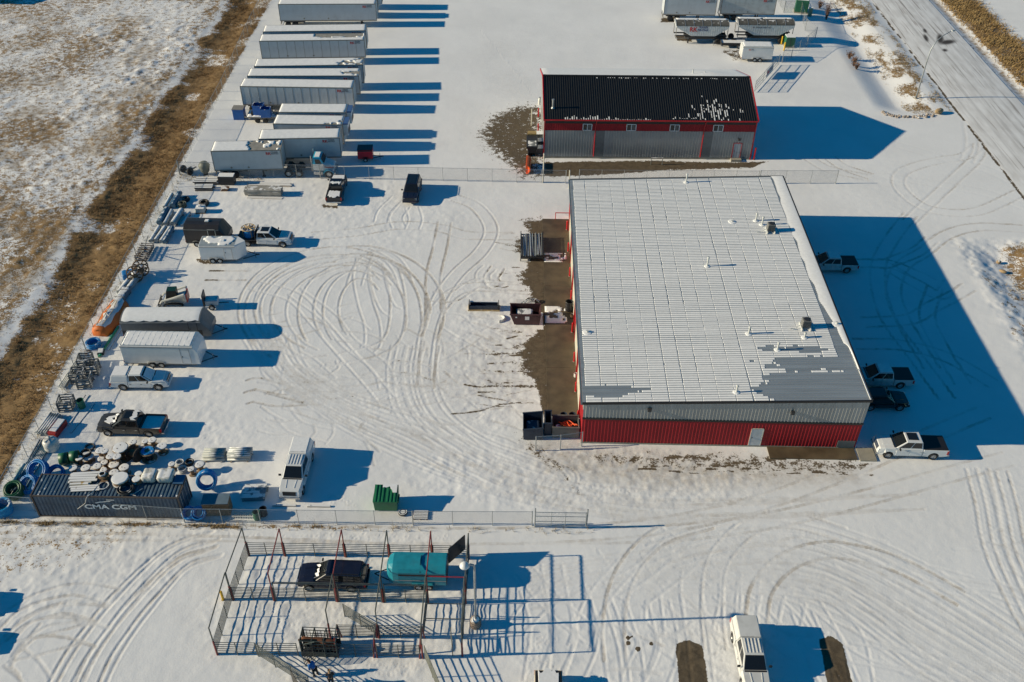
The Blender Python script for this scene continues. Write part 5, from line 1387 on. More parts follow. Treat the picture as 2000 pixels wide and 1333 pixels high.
# small open utility trailer beside the white cargo trailer
x, y = at(1408, 95); t = thing('utility_trailer', 'small open utility trailer with a snow filled deck by the white cargo trailer', 'trailer', (x, y, 0), .0)
B().box(0, 4.2, 0, 2.0, .5, .6).box(0, 4.2, -.03, .03, .6, .95).box(0, 4.2, 1.97, 2.03, .6, .95).box(0, .05, 0, 2, .6, .95).build('deck', m_dark, t); B().box(.1, 4.15, .06, 1.94, .6, .82).build('deck_snow', m_snow, t, bevel=.05)
for s in (-.1, 2.1): wheel(t, 2.9, s, .34, .22, m_rimw)
B().tube((.1, .3, .5), (-1.3, 1.0, .5), .05).build('tongue', m_dark, t); B().tube((.1, 1.7, .5), (-1.3, 1.0, .5), .05).build('tongue', m_dark, t); B().tube((-1.1, 1.0, .05), (-1.1, 1.0, .9), .04).build('jack', m_steel, t)
# ------------------------------------------------------------------ teal horse trailer in the corral
a0 = at(757, 1142, .5); a1 = at(872, 1146, .5)
t = thing('horse_trailer', 'teal horse trailer with a rounded nose and its rear door swung open', 'horse trailer', (a0[0], a0[1], 0), -.01)
L = a1[0] - a0[0]; Wd = 2.0; zt = 2.35
def sec(x, h, top, z0=.5):
    return [(x, Wd / 2 - h, z0), (x, Wd / 2 + h, z0), (x, Wd / 2 + h, top - .35), (x, Wd / 2 + h * .82, top - .12), (x, Wd / 2 + h * .4, top - .01), (x, Wd / 2 - h * .4, top - .01), (x, Wd / 2 - h * .82, top - .12), (x, Wd / 2 - h, top - .35)]
B().loft([sec(-.05, .45, 1.95, .8), sec(.12, .75, 2.2, .55), sec(.45, .95, zt), sec(.9, 1.0, zt), sec(L, 1.0, zt)]).build('body', P_TEAL, t, bevel=.05)
for s in (-1, 1):
    yy = -.012 if s < 0 else Wd + .012
    B().box(.9, L - .15, min(yy, yy - s * .03), max(yy, yy - s * .03), 1.62, 1.82).build('side_opening', m_plastic, t)
    B().box(.6, L, min(yy, yy + s * .02), max(yy, yy + s * .02), 1.05, 1.12).build('side_trim', m_alu, t)
B().loft([[(2.55, Wd / 2 + 1.02 * cos(a), zt - .42 + .45 * sin(a)) for a in [pi * k / 8 for k in range(9)]], [(2.65, Wd / 2 + 1.02 * cos(a), zt - .42 + .45 * sin(a)) for a in [pi * k / 8 for k in range(9)]]]).build('roof_hoop', mat('dark_teal', (.01, .10, .14), rough=.5), t)
B().cbox(.02, Wd / 2, 1.7, .06, .5, .14).build('front_vent', m_plastic, t)
B().box(L - .03, L + .03, .05, Wd - .05, .5, 2.0).build('rear_opening', m_plastic, t)
B().cbox(0, 0, 0, 1.9, .06, 1.75).build('rear_door', m_plastic, t, loc=(L + .65, Wd + .75, 1.55), rz=rad(50))
for k in (2.4, 3.2):
    for s in (-.05, Wd + .05): wheel(t, k, s, .34, .2, m_rimw)
B().box(1.9, 3.7, -.2, .02, .72, .77).box(1.9, 3.7, Wd - .02, Wd + .2, .72, .77).build('fender', P_TEAL, t)
B().tube((.3, .3, .5), (-1.15, 1.0, .5), .05).build('tongue', m_dark, t); B().tube((.3, 1.7, .5), (-1.15, 1.0, .5), .05).build('tongue', m_dark, t)
for k in range(3): B().cbox(-.0 + .1, .55 + .1 * k, 2.08, .05, .05, .04).build('marker_lamp', m_plastic, t)
# ------------------------------------------------------------------ skid steer loader
x, y = at(320, 600); t = thing('skid_steer_loader', 'white skid steer loader with a black cab facing the fence', 'loader', (x + 1.1, y + .5, 0), pi + .12)
m_wm = mat('white_machine_paint', (.62, .62, .58), rough=.4, dirt=.2)
B().prism([(-1.2, .5), (.9, .5), (.9, 1.0), (-.3, 1.15), (-1.35, 1.5), (-1.45, .8)], 'y', -.55, .55).build('body', m_wm, t, bevel=.05)
B().box(-1.52, -1.40, -.55, .55, .55, 1.6).build('rear_door', mat('red_engine_door', (.40, .03, .03), rough=.4), t)
cab = B().hexa([(-.45, -.45, 1.0), (.75, -.45, .95), (.75, .45, .95), (-.45, .45, 1.0), (-.5, -.43, 2.05), (.5, -.43, 2.05), (.5, .43, 2.05), (-.5, .43, 2.05)]).build('cab', m_plastic, t, bevel=.05)
B().box(-.48, .48, -.4, .4, 2.05, 2.08).build('roof', mat('dark_green_glass', (.015, .05, .035), rough=.2), cab)
for s in (-1, 1):
    B().path([(-1.35, s * .72, 1.75), (-.2, s * .74, 1.35), (1.1, s * .74, 1.0), (1.5, s * .72, .5)], [.10, .12, .12, .08], 6).build('lift_arm', m_wm, t)
    B().path([(-1.3, s * .7, .9), (-1.35, s * .72, 1.75)], .1).build('arm_post', m_wm, t)
    B().loft([[(xx, s * (.62 + d), z) for d in (0, .36)] + [(xx * .92, s * (.98), z * .8 + .08), (xx * .92, s * .62, z * .8 + .08)] for xx, z in [(1.0 * cos(a) * 1.05, .38 + .36 * sin(a)) for a in [2 * pi * k / 18 for k in range(18)]]], cap=False, closed=True).build('track', m_tyre, t)
B().loft([[(1.5, -.95, .05), (2.3, -.95, .04), (1.55, -.95, .12), (1.5, -.95, .8)], [(1.5, .95, .05), (2.3, .95, .04), (1.55, .95, .12), (1.5, .95, .8)]]).build('bucket', mat('snowy_bucket', (.2, .18, .16), rough=.7, snow=.9), t)
# small tow-behind compressor
x, y = at(414, 606); t = thing('tow_compressor', 'small blue and black tow behind compressor beyond the grey trailer', 'trailer', (x, y + .6, 0), .1)
B().box(-.7, .7, -.5, .5, .5, 1.15).build('body', mat('pale_blue_housing', (.32, .42, .50), rough=.5, snow=.5), t, bevel=.12)
for s in (-.62, .62): wheel(t, 0, s, .33, .2, m_rimw)
B().tube((.6, 0, .5), (1.7, 0, .5), .05).build('tongue', m_dark, t); B().box(-.85, -.72, -.6, .6, .4, 1.9).build('frame', m_dark, t)
# wooden cable reel on the flatbed pickup
# ------------------------------------------------------------------ yard goods
m_wood = mat('weathered_wood', (.26, .19, .12), rough=.85, var=.25, scale=3, snow=.25)
m_ply = mat('yellow_plywood', (.46, .33, .17), rough=.8, var=.2, scale=3, snow=.25)
m_brownw = mat('brown_reel_wood', (.20, .125, .07), rough=.85, var=.25, scale=3)
m_bluep = mat('blue_poly_pipe', (.012, .22, .56), rough=.4, var=.12, snow=.28)
m_lbluep = mat('pale_blue_poly_pipe', (.03, .32, .60), rough=.4, var=.12, snow=.38)
m_greenp = mat('dark_green_duct', (.008, .10, .045), rough=.45, snow=.15)
m_blackp = mat('black_hose', (.018, .02, .022), rough=.5, snow=.18)
m_greyp = mat('snow_dusted_grey_pipe', (.30, .33, .34), rough=.5, snow=.78)
m_bluegrey = mat('blue_grey_duct', (.10, .19, .27), rough=.45, metal=.3, snow=.42)
m_silver = mat('silver_conduit', (.42, .45, .46), rough=.35, metal=.5, var=.25, scale=5)
m_rust = mat('rusty_steel', (.13, .07, .04), rough=.8, var=.35, scale=3, snow=.45)
m_greysteel = mat('grey_painted_steel', (.15, .16, .16), rough=.6, var=.2, snow=.30)
m_orange = mat('orange_tarp', (.62, .15, .02), rough=.6, snow=.20)
m_wtarp = mat('white_wrapped_plastic', (.55, .54, .50), rough=.5, var=.15, snow=.5)
m_poly = mat('white_poly_tank', (.72, .71, .66), rough=.4)
m_yellow = mat('yellow_bollard_paint', (.70, .42, .02), rough=.5)
m_binbrown = mat('brown_dumpster_paint', (.075, .030, .034), rough=.6, var=.2, dirt=.25)
m_binnavy = mat('navy_dumpster_paint', (.022, .035, .060), rough=.55, var=.2, dirt=.2)
m_bingreen = mat('green_dumpster_paint', (.012, .16, .07), rough=.5, var=.12, dirt=.1)
m_transf = mat('green_cabinet_paint', (.02, .12, .065), rough=.5, var=.1, snow=.2)

def reel(label, x, y, R=.5, h=.75, z=0, m=None, drum=.5, cable=None, cap=True, group='wooden cable reels standing in the yard', tilt=None, holes=True):
    t = thing('cable_reel', label, 'cable reel', (x, y, z), random.uniform(0, 3), group); m = m or m_wood; th = .07
    def fl(): return B().lathe([(.06 * R, 0), (R, 0), (R, th), (.06 * R, th)], 24).mesh('flange', m)
    me_ = cached(('fl', round(R, 2), m.name), fl)
    inst('flange', me_, t, (0, 0, .0)); inst('flange', me_, t, (0, 0, h - th))
    B().lathe([(R * drum, th), (R * drum, h - th)], 18).build('drum', cable or m_brownw, t, smooth=False)
    if cap:
        r = random.Random(int(x * 100)); n = 22
        rim = [R * r.uniform(.90, .99) for _ in range(n)]
        rings = [[(rim[k] * s * cos(2 * pi * k / n), rim[k] * s * sin(2 * pi * k / n), h + zz) for k in range(n)] for s, zz in ((1, .003), (.97, .04), (.6, .05), (.02, .05))]
        B().loft(rings, cap=True).build('snow_cap', m_snow, t, smooth=False)
        if holes:
            for a in (.6, 2.7): B().lathe([(.05 * R + .02, 0), (.05 * R + .02, .012)], 8, 'z', (R * .38 * cos(a), R * .38 * sin(a), h + .055)).build('bolt_hole', m_brownw, t)
    if tilt is not None:
        t.rotation_euler = tilt
    return t
def rpx(cx, cy, h): return at(cx * .2, 840 + cy * .2, h)
REELS = [ # zoom position of the top disc, radius in zoom pixels
 (1296, 118, 40, 'wooden cable reel with bare drum standing just below the dark grey pickup'), (1415, 112, 34, 'small snow capped reel, left of two touching reels at the rear of the group'), (1486, 97, 42, 'snow capped reel, rearmost and right of two touching reels'),
 (1578, 158, 52, 'snow capped reel with a shaded top at the right end of the reel group'), (1172, 172, 78, 'largest snow capped reel in the middle of the reel group'), (975, 200, 46, 'snow capped reel left of the largest reel, in front of another flange'),
 (1018, 205, 40, 'half hidden snow capped reel touching the left side of the largest reel'), (772, 277, 36, 'small snow capped reel beside the green duct'), (985, 281, 34, 'small snow capped reel below the half hidden pair'), (1075, 258, 42, 'snow capped reel under the largest reel, left of two overlapping'),
 (1140, 260, 43, 'snow capped reel under the largest reel, right of two overlapping'), (1018, 317, 36, 'small snow capped reel in the centre of the small reels'), (1112, 335, 53, 'broad snow capped reel behind the container roof goods'), (712, 372, 42, 'snow capped reel nearest to the coil of blue pipe and the container corner'),
 (835, 370, 46, 'snow capped reel, second from the left in the front row of reels'), (948, 354, 44, 'snow capped reel, third from the left in the front row of reels'), (1010, 392, 35, 'small snow capped reel just behind the container edge'), (1112, 416, 46, 'snow capped reel right behind the round spool on the container'),
 (1210, 365, 50, 'snow capped reel with a half shaded top at the front right of the group'), (1675, 333, 33, 'small snow capped reel among the coils right of the container'), (1948, 337, 47, 'snow capped reel behind the standing blue pipe coil'), (1866, 382, 34, 'small snow capped reel left of the standing blue pipe coil'), (865, 262, 52, 'wide low reel with a heap of cable on top')]
for cx, cy, r, lb in REELS:
    R = r * .2 / 22.5; h = .55 + R * .55
    if 'largest' in lb: h = 1.35
    if 'wide low' in lb: h = .55
    x, y = rpx(cx, cy, h); reel(lb, x, y, R, h, cap=True)
x, y = rpx(1438, 205, 1.0); t = reel('reel wound with blue cable, its top ring snowed', x, y, .66, 1.0, cable=m_blackp, cap=False)
b = B()
for k in range(4): b.ring(.30 + .07 * k, .045, 20, 5, (0, 0, 1.04), jit=.012)
b.build('cable_coil', m_bluep, t)
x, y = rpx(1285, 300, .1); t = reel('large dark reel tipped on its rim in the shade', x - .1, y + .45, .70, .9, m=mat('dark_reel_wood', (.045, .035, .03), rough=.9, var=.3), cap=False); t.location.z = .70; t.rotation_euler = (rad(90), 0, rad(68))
x, y = at(268, 523, .5); 
def spoked(label, px, py, R, rz, group, hub=m_greyp, z=None):
    x, y = at(px, py, R); t = thing('spoked_reel', label, 'cable reel', (x, y, R), rz, group)
    for yy in (-.42, .42):
        b = B().ring(R - .06, .07, 26, 6, (0, yy, 0), 'y').lathe([(R * .3, -.05 + yy), (R * .3, .05 + yy)], 14, 'y')
        for k in range(8): a = 2 * pi * k / 8 + .2; b.tube((R * .28 * cos(a), yy, R * .28 * sin(a)), (R * .92 * cos(a), yy, R * .92 * sin(a)), .07, 5)
        b.build('spoked_flange', m_brownw if group else m_ply, t)
    B().lathe([(R * .38, -.38), (R * .38, .38)], 16, 'y').build('drum', hub, t)
    return t
G5 = 'spoked wooden reels by the left fence'
spoked('brown spoked reel standing nearer the camera by the blue coil', 263, 536, .85, rad(25), G5); spoked('brown spoked reel with a white drum standing behind its twin', 275, 524, .85, rad(25), G5)
# reel carried by the flatbed pickup
(px_, py_), yw = reel_truck
t = thing('spoked_reel', 'yellow spoked wooden reel lying on a blue drum on the flatbed pickup', 'cable reel', (px_ - 1.95, py_ + .1, .92), .1)
b = B().ring(.80, .06, 26, 6, (0, 0, 1.05))
b.lathe([(.2, 1.0), (.2, 1.1)], 14)
for k in range(8): a = 2 * pi * k / 8; b.tube((.1 * cos(a), .1 * sin(a), 1.05), (.8 * cos(a), .8 * sin(a), 1.05), .075, 5)
b.build('spoked_flange', m_ply, t)
B().lathe([(.62, 0), (.62, 1.0)], 20).build('drum', m_bluep, t)
for k in range(4): a = 2 * pi * k / 4 + .5; B().tube((.72 * cos(a), .72 * sin(a), 0), (.72 * cos(a), .72 * sin(a), 1.0), .04, 5).build('upright', m_ply, t)
x, y = px_ - .85, py_; t = thing('tool_tank', 'dark tank standing behind the cab of the flatbed pickup', 'tank', (x, y, .92)); B().lathe([(.25, 0), (.28, .1), (.28, .8), (.1, .92)], 14).build('drum', m_dark, t); B().lathe([(.08, .92), (.08, 1.0)], 8).build('lid', m_steel, t)

def coil(label, x, y, R=.65, r=.05, turns=5, m=None, upright=None, z=0, tall=None, group='coils of pipe', name='pipe_coil', cat='pipe coil', seed=0):
    t = thing(name, label, cat, (x, y, z), 0, group); m = m or m_bluep; rr = random.Random(seed + int(x * 31)); k = 0
    lay = tall or turns
    for i in range(lay):
        for j in range(2 if R > .4 else 1):
            q = B().ring(R - j * r * 1.9 + rr.uniform(-.03, .03), r, 26, 6, (rr.uniform(-.03, .03), rr.uniform(-.03, .03), r + i * r * 1.75), jit=.012)
            q.build('loop', m, t, smooth=True)
    if upright is not None:
        t.rotation_euler = upright; t.location.z = z + R * abs(sin(upright[0])) 
    return t
ZH = lambda x, y, z=0: at(x * .25, 640 + y * .25, z)
coil('blue pipe coil at the foot of the orange covered stack', *at(184, 676), .68, .055, 6)
coil('large blue pipe coil leaning behind the container corner', *ZH(335, 1150), .86, .07, 6, upright=(rad(38), rad(-12), 0))
coil('blue pipe coil half hidden by the container roof edge', *ZH(455, 1165), .70, .06, 5, upright=(rad(25), 0, 0))
coil('blue pipe coil leaning against the container end', *ZH(262, 1255), .75, .06, 6, upright=(rad(40), rad(-15), 0))
coil('pale blue pipe coil stacked high by the near fence corner', *at(7, 1000), .80, .06, 9, m=m_lbluep)
coil('green duct coil by the near fence corner', *at(33, 965), .72, .09, 5, m=m_greenp, upright=(rad(20), 0, 0))
coil('large blue pipe coil standing on edge right of the container', *at(408, 945), .80, .07, 7, upright=(rad(62), 0, rad(12)))
coil('dark blue pipe coil heaped at the container door end, left', *at(373, 1008), .52, .06, 7, upright=(rad(30), 0, 0)); coil('dark blue pipe coil heaped at the container door end, right', *at(391, 1008), .52, .06, 7, upright=(rad(35), 0, .3))
coil('black cable heap beside the small reels', *rpx(875, 165, .2), .40, .035, 4, m=m_blackp, group='cable heaps', name='cable_heap', cat='cable')
coil('black cable heap on the wide low reel', *rpx(840, 225, .75), .42, .035, 4, m=m_blackp, z=.62, group='cable heaps', name='cable_heap', cat='cable')
coil('grey hose coil on a tyre, upper of two by the pipe bundles', *at(364, 392), .42, .07, 3, m=m_blackp, group='hose coils by the pipe bundles', name='hose_coil', cat='hose'); coil('green grey hose coil, lower of two by the pipe bundles', *at(357, 404), .45, .08, 4, m=mat('olive_hose', (.07, .085, .06), rough=.6, snow=.25), group='hose coils by the pipe bundles', name='hose_coil', cat='hose')
coil('brown cable heap above the pale grey transformer box', *at(399, 400), .55, .05, 5, m=mat('brown_cable', (.07, .06, .05), rough=.7, snow=.3), group='cable heaps', name='cable_heap', cat='cable')
for cx, cy, lb in ((1758, 330, 'grey coil of cable lying left of its darker neighbour'), (1852, 322, 'dark coil of cable behind the white bags'), (1782, 395, 'grey coil of cable in front of two others')):
    coil(lb, *rpx(cx, cy, .1), .33, .05, 4, m=m_greyp if 'grey' in lb else m_blackp, group='small coils right of the container')
# green split duct
x, y = at(128, 905); t = thing('duct_section', 'dark green corrugated duct lying open behind the small reels', 'duct', (x, y, .55), .3)
for k, dx in ((0, -.35), (1, .55)):
    n = 14; B().loft([[(dx + d, rr_ * cos(a), rr_ * sin(a)) for rr_ in (.55, .50)] + [] for d in (0,) for a in ()] or [[(dx + dd, r_ * cos(2 * pi * q / 18), r_ * sin(2 * pi * q / 18)) for q in range(18)] for dd, r_ in ((0, .55), (.75, .55), (.75, .50), (0, .50))], cap=False, closed=True).build('duct_ring', m_greenp, t, smooth=True)

# ---- shipping container
CX, CY = -39.30, 51.66
t = cont = thing('shipping_container', 'dark blue shipping container loaded with snowy goods beside the near fence', 'container', (CX, CY, 0), 0)
m_cont = mat('dark_blue_container', (.048, .084, .130), rough=.55, var=.3, scale=1.0, dirt=.25)
m_contr = mat('container_roof', (.07, .12, .17), rough=.5, var=.25, dirt=.35, snow=.05)
L, Wd, Hc = 12.19, 2.44, 2.6
B().box(.1, L - .1, .1, Wd - .1, .16, Hc - .09).build('body', m_cont, t)
def corrside(y, s, nm):
    n = 38; p = (L - .4) / n; vs = []; fs = []; pr = []
    for k in range(n):
        for tt, h in ((0, 0), (.25, 0), (.45, 1), (.8, 1)): pr.append((.2 + (k + tt) * p, h))
    pr.append((L - .2, 0))
    for x, h in pr: vs += [(x, y + s * .045 * h, .18), (x, y + s * .045 * h, Hc - .1)]
    for i in range(len(pr) - 1): fs.append((2 * i, 2 * i + 2, 2 * i + 3, 2 * i + 1))
    B().add(vs, fs).build(nm, m_cont, t)
corrside(.05, -1, 'side_wall'); corrside(Wd - .05, 1, 'side_wall')
vs = []; fs = []; pr = []
for k in range(38):
    for tt, h in ((0, 0), (.3, 0), (.45, 1), (.85, 1)): pr.append((.12 + (k + tt) * (L - .24) / 38, h))
for x, h in pr: vs += [(x, .08, Hc - .06 + .05 * h), (x, Wd - .08, Hc - .06 + .05 * h)]
for i in range(len(pr) - 1): fs.append((2 * i, 2 * i + 2, 2 * i + 3, 2 * i + 1))
B().add(vs, fs).build('roof', m_contr, t)
m_ctr = mat('rusty_container_frame', (.075, .060, .055), rough=.7, var=.3, scale=2, dirt=.9)
for yy in (0, Wd - .1):
    B().box(.1, L - .1, yy, yy + .1, Hc - .12, Hc).build('top_rail', m_ctr, t); B().box(.1, L - .1, yy, yy + .1, .02, .18).build('bottom_rail', m_ctr, t)
    for xx in (0, L - .14): B().box(xx, xx + .14, yy - .006, yy + .106, 0, Hc + .015).build('corner_post', m_ctr, t)
for xx in (0, L - .1): B().box(xx, xx + .1, .1, Wd - .1, Hc - .12, Hc).build('end_rail', m_ctr, t)
for k in range(2):
    dr = B().box(L - .1, L - .04, .12 + k * 1.1, 1.2 + k * 1.1, .18, Hc - .14).build('door', m_cont, t)
    for q in (.25, .75): B().tube((L - .01, .12 + k * 1.1 + q, .2), (L - .01, .12 + k * 1.1 + q, Hc - .15), .03).build('lock_bar', m_steel, dr)
m_let = mat('white_container_lettering', (.72, .74, .75), rough=.6)
inst('lettering', text_mesh('CMA CGM', .74, m_let, .004), t, (6.35, -.06, 1.40), (pi / 2, 0, 0), (1.25, 1, 1))
B().prism([(5.2, 1.92), (5.6, 2.06), (6.5, 2.14), (6.52, 2.08), (5.7, 1.98), (5.25, 1.85)], 'y', -.056, -.045).build('emblem', m_let, t)
B().box(6.2, 6.85, -.056, -.045, 2.24, 2.31).build('emblem', m_let, t)
# goods on the container roof: each a thing
def con(zx, zy, z=2.62): return at(zx * .2, 840 + zy * .2, z)
def planks(label, x, y, z, L, n, rz, w=.2, th=.06, m=None, layers=1, group=None, name='plank_stack', cat='planks', board='plank', gap=.03, jit=.15):
    t = thing(name, label, cat, (x, y, z), rz, group); m = m or m_wood; r = random.Random(int(x * 50 + n))
    for l in range(layers):
        for k in range(n):
            def mk(): return B().box(-L / 2, L / 2, -w / 2, w / 2, 0, th).mesh(board, m)
            inst(board, cached(('pl', L, w, th, m.name), mk), t, (r.uniform(-jit, jit), (k - (n - 1) / 2) * (w + gap), l * (th + .004)), (0, 0, r.uniform(-.03, .03)))
    return t
m_snowwood = mat('snow_covered_wood', (.30, .24, .17), rough=.85, snow=.92)
m_snowsteel = mat('snow_covered_steel', (.05, .05, .055), rough=.6, snow=.92)
planks('stack of snow covered boards on the left of the container roof', *con(825, 470), 2.62, 2.2, 4, .08, m=m_snowwood, layers=3, w=.24)
planks('pair of yellow edged boards on the container roof', *con(790, 525), 2.62, 1.5, 2, .05, m=mat('yellow_edged_board', (.50, .32, .05), rough=.7, snow=.55), layers=2, w=.18)
planks('snow covered boards lying near the front edge of the container roof', *con(830, 572), 2.62, 2.3, 3, .1, m=m_snowwood, w=.2)
x, y = con(1020, 480); reel('small brown reel with a cable coil on the container roof', x, y, .42, .5, 2.62, m_brownw, cap=False, group='reels on the container roof'); coil('cable coil lying on the small brown reel of the container roof', x, y, .26, .04, 3, m=m_snowsteel, z=3.12, group=None)
x, y = con(1170, 470, 3.1); reel('broad round spool with a thick snow cap on the container roof', x, y, .70, .5, 2.62, m_wtarp, .9, cap=True, group='reels on the container roof', holes=False)
x, y = con(1350, 425, 3.0); reel('small ring reel, rear of two on the container roof', x, y, .30, .35, 2.62, m_wood, group='reels on the container roof', holes=False); x, y = con(1330, 480, 3.0); reel('small ring reel, front of two on the container roof', x, y, .36, .38, 2.62, m_wood, group='reels on the container roof', holes=False)
def bundle(label, x, y, z, dx, dy, dz, rz, m, group=None, name='wrapped_bundle', cat='bundle', seed=0, strap=True):
    t = thing(name, label, cat, (x, y, z), rz, group); r = random.Random(seed); n, mm = 8, 6; rings = []
    for i in range(n + 1):
        xx = -dx / 2 + dx * i / n; ring = []
        for a in range(14):
            an = 2 * pi * a / 14; cx_, cz_ = cos(an), sin(an); e = .35
            yy = dy / 2 * math.copysign(abs(cx_) ** e, cx_) * (1 + r.uniform(-.05, .05)); zz = dz / 2 + dz / 2 * math.copysign(abs(cz_) ** e, cz_) * (1 + (r.uniform(-.10, .10) if cz_ > 0 else 0))
            s = .88 if i in (0, n) else 1
            ring.append((xx + r.uniform(-.03, .03), yy * s, dz / 2 + (zz - dz / 2) * s))
        rings.append(ring)
    B().loft(rings).build('wrap', m, t, smooth=True)
    if strap:
        for f in (-.25, .25): B().box(f * dx - .03, f * dx + .03, -dy / 2 - .02, dy / 2 + .02, -.0, dz + .015).build('strap', m_trail, t)
    return t
x, y = con(1470, 470); bundle('snow covered white wrapped bundle, left of two on the container roof', x, y, 2.63, 1.05, 1.25, .62, 0, m_wtarp, 'wrapped bundles on the container roof', seed=1, strap=False)
x, y = con(1628, 470); bundle('snow covered white wrapped bundle, right of two on the container roof', x, y, 2.63, 1.2, 1.25, .6, 0, m_wtarp, 'wrapped bundles on the container roof', seed=2, strap=False)
x, y = con(1752, 490); t = thing('sheet_stack', 'flat blue panel at the right end of the container roof', 'panel', (x, y, 2.62)); B().box(-.42, .42, -.5, .5, 0, .12).build('sheet', mat('blue_panel_paint', (.05, .13, .24), rough=.5), t); B().box(-.44, .44, -.52, .52, -.0, .04).build('frame', m_dark, t)
coil('black hose ring on the container roof', *con(1232, 585), .62, .07, 2, m=m_blackp, z=2.62, group=None); coil('thin snowy rope ring on the container roof', *con(1010, 545), .42, .03, 1, m=m_snowsteel, z=2.62, group=None)
t = thing('old_rope', 'pale rope hanging over the front edge of the container', 'rope', (CX, CY, 0))
B().path([(5.2, 1.1, 2.68), (5.0, .3, 2.70), (4.7, -.10, 2.62), (4.4, -.12, 1.9), (3.6, -.13, 1.2)], .025, 5).build('strand', m_wtarp, t); B().path([(9.0, .9, 2.68), (8.5, .35, 2.68), (8.2, .25, 2.70), (8.7, .1, 2.68)], .025, 5).build('strand', m_wtarp, t)
# ---- goods right of the container
x, y = at(425, 1008); t = thing('wooden_crate', 'brown plywood crate with a dark flat top beside the container doors', 'crate', (x, y + .45, 0), .05)
for sx, ry, dx in ((0, -.5, 0), (0, .5, 0)):
    for k in range(4): B().box(-1.05, 1.05, ry - .03, ry + .03, .12 + k * .36, .45 + k * .36).build('plank', m_brownw, t)
for sx in (-1.05, 1.05): B().box(sx - .04, sx + .04, -.47, .47, .1, 1.55).build('end_panel', m_brownw, t)
B().box(-1.1, 1.1, -.56, .56, 1.56, 1.62).build('lid', mat('blue_grey_lid', (.13, .19, .24), rough=.6), t); B().tube((-.9, -.55, .2), (-.2, -.55, 1.4), .04).build('brace', m_wood, t)
x, y = at(497, 966); planks('low stack of grey plates left of the white pickup', x, y, .0, 1.9, 3, .05, m=mat('blue_grey_sheet', (.16, .20, .23), rough=.5, snow=.5), w=.5, layers=5, th=.09, board='plate')
G6 = 'bundles of conduit right of the reels'
def pipes(label, x, y, L, n, r, rz, m, layers=1, group=None, z=0, name='pipe_bundle', cat='pipes', wid=1.0, cross=True, splay=.01):
    t = thing(name, label, cat, (x, y, z), rz, group); q = random.Random(int(abs(x) * 37 + n))
    for l in range(layers):
        for k in range(n):
            def mk(): return B().lathe([(r * .8, -L / 2 + .01), (r, -L / 2), (r, L / 2), (r * .8, L / 2 - .01)], 9, 'x').mesh('pipe', m, True)
            inst('pipe', cached(('pp', L, r, m.name), mk), t, (q.uniform(-.1, .1) * L * .3, ((k - (n - 1) / 2) + .5 * (l % 2)) * r * 2.05 * wid, r + l * r * 1.75 + .06), (0, 0, q.uniform(-splay, splay)))
    if cross:
        for f in (-.36, .36): B().box(f * L - .06, f * L + .06, -n * r * wid * 1.1, n * r * wid * 1.1, 0, .07).build('bearer', m_wood, t)
    return t
pipes('bundle of grey conduit, left of the two behind the white pickup', *at(420, 894), 1.9, 4, .14, .03, mat('conduit_grey', (.35, .38, .38), rough=.5, snow=.3), 2, G6); pipes('bundle of pale wrapped conduit, right of the two behind the white pickup', *at(470, 893), 2.0, 5, .12, .04, m_greyp, 3, G6)
x, y = at(476, 1008); t = thing('plastic_grating', 'white plastic grating lying by the near fence', 'grating', (x, y, 0), 0)
for k in range(9): B().box(-.85 + k * .2, -.75 + k * .2, -.3, .3, 0, .2).build('bar', m_poly, t)
for k in range(3): B().box(-.9, .95, -.3 + k * .26, -.22 + k * .26, .2, .26).build('rail', m_poly, t)
def barrel(label, px, py, r, h, m, group=None, name='barrel', cat='barrel', open_=True, z=0):
    x, y = at(px, py, z); t = thing(name, label, cat, (x, y, z), random.random() * 3, group)
    B().lathe([(r * .93, 0), (r, .04), (r, h * .32), (r * 1.03, h * .34), (r, h * .36), (r, h * .64), (r * 1.03, h * .66), (r, h * .68), (r * .98, h), (r * .86, h), (r * .82, h * (.4 if open_ else .97)), (.01, h * (.4 if open_ else .97))], 20).build('shell', m, t, smooth=False)
    B().ring(r * .98, .025, 20, 5, (0, 0, h)).build('rim', m, t)
    return t
barrel('dark green waste barrel by the near fence, left of two', 503, 1013, .30, .85, m_transf, 'waste barrels by the near fence'); barrel('black waste barrel by the near fence, right of two', 516, 1006, .30, .8, m_plastic, 'waste barrels by the near fence')
barrel('green barrel beside the grey steel stillages', 161, 796, .32, .95, mat('green_barrel_paint', (.012, .15, .09), rough=.5), None)
G7 = 'concrete wheel stops by the near fence'
for px, py, lb in ((556, 988.5, 'snowy kerb block under the nose of the white pickup'), (623, 990, 'snowy kerb block between the white pickup and the green dumpster')):
    x, y = at(px, py); t = thing('wheel_stop', lb, 'kerb block', (x, y, 0), 0, G7); B().box(-1.0, 1.0, -.1, .1, 0, .14).build('block', mat('snowy_concrete', (.35, .33, .30), rough=.85, snow=.8), t, bevel=.03); B().box(-.7, -.64, -.03, .03, .14, .16).build('pin', m_dark, t)
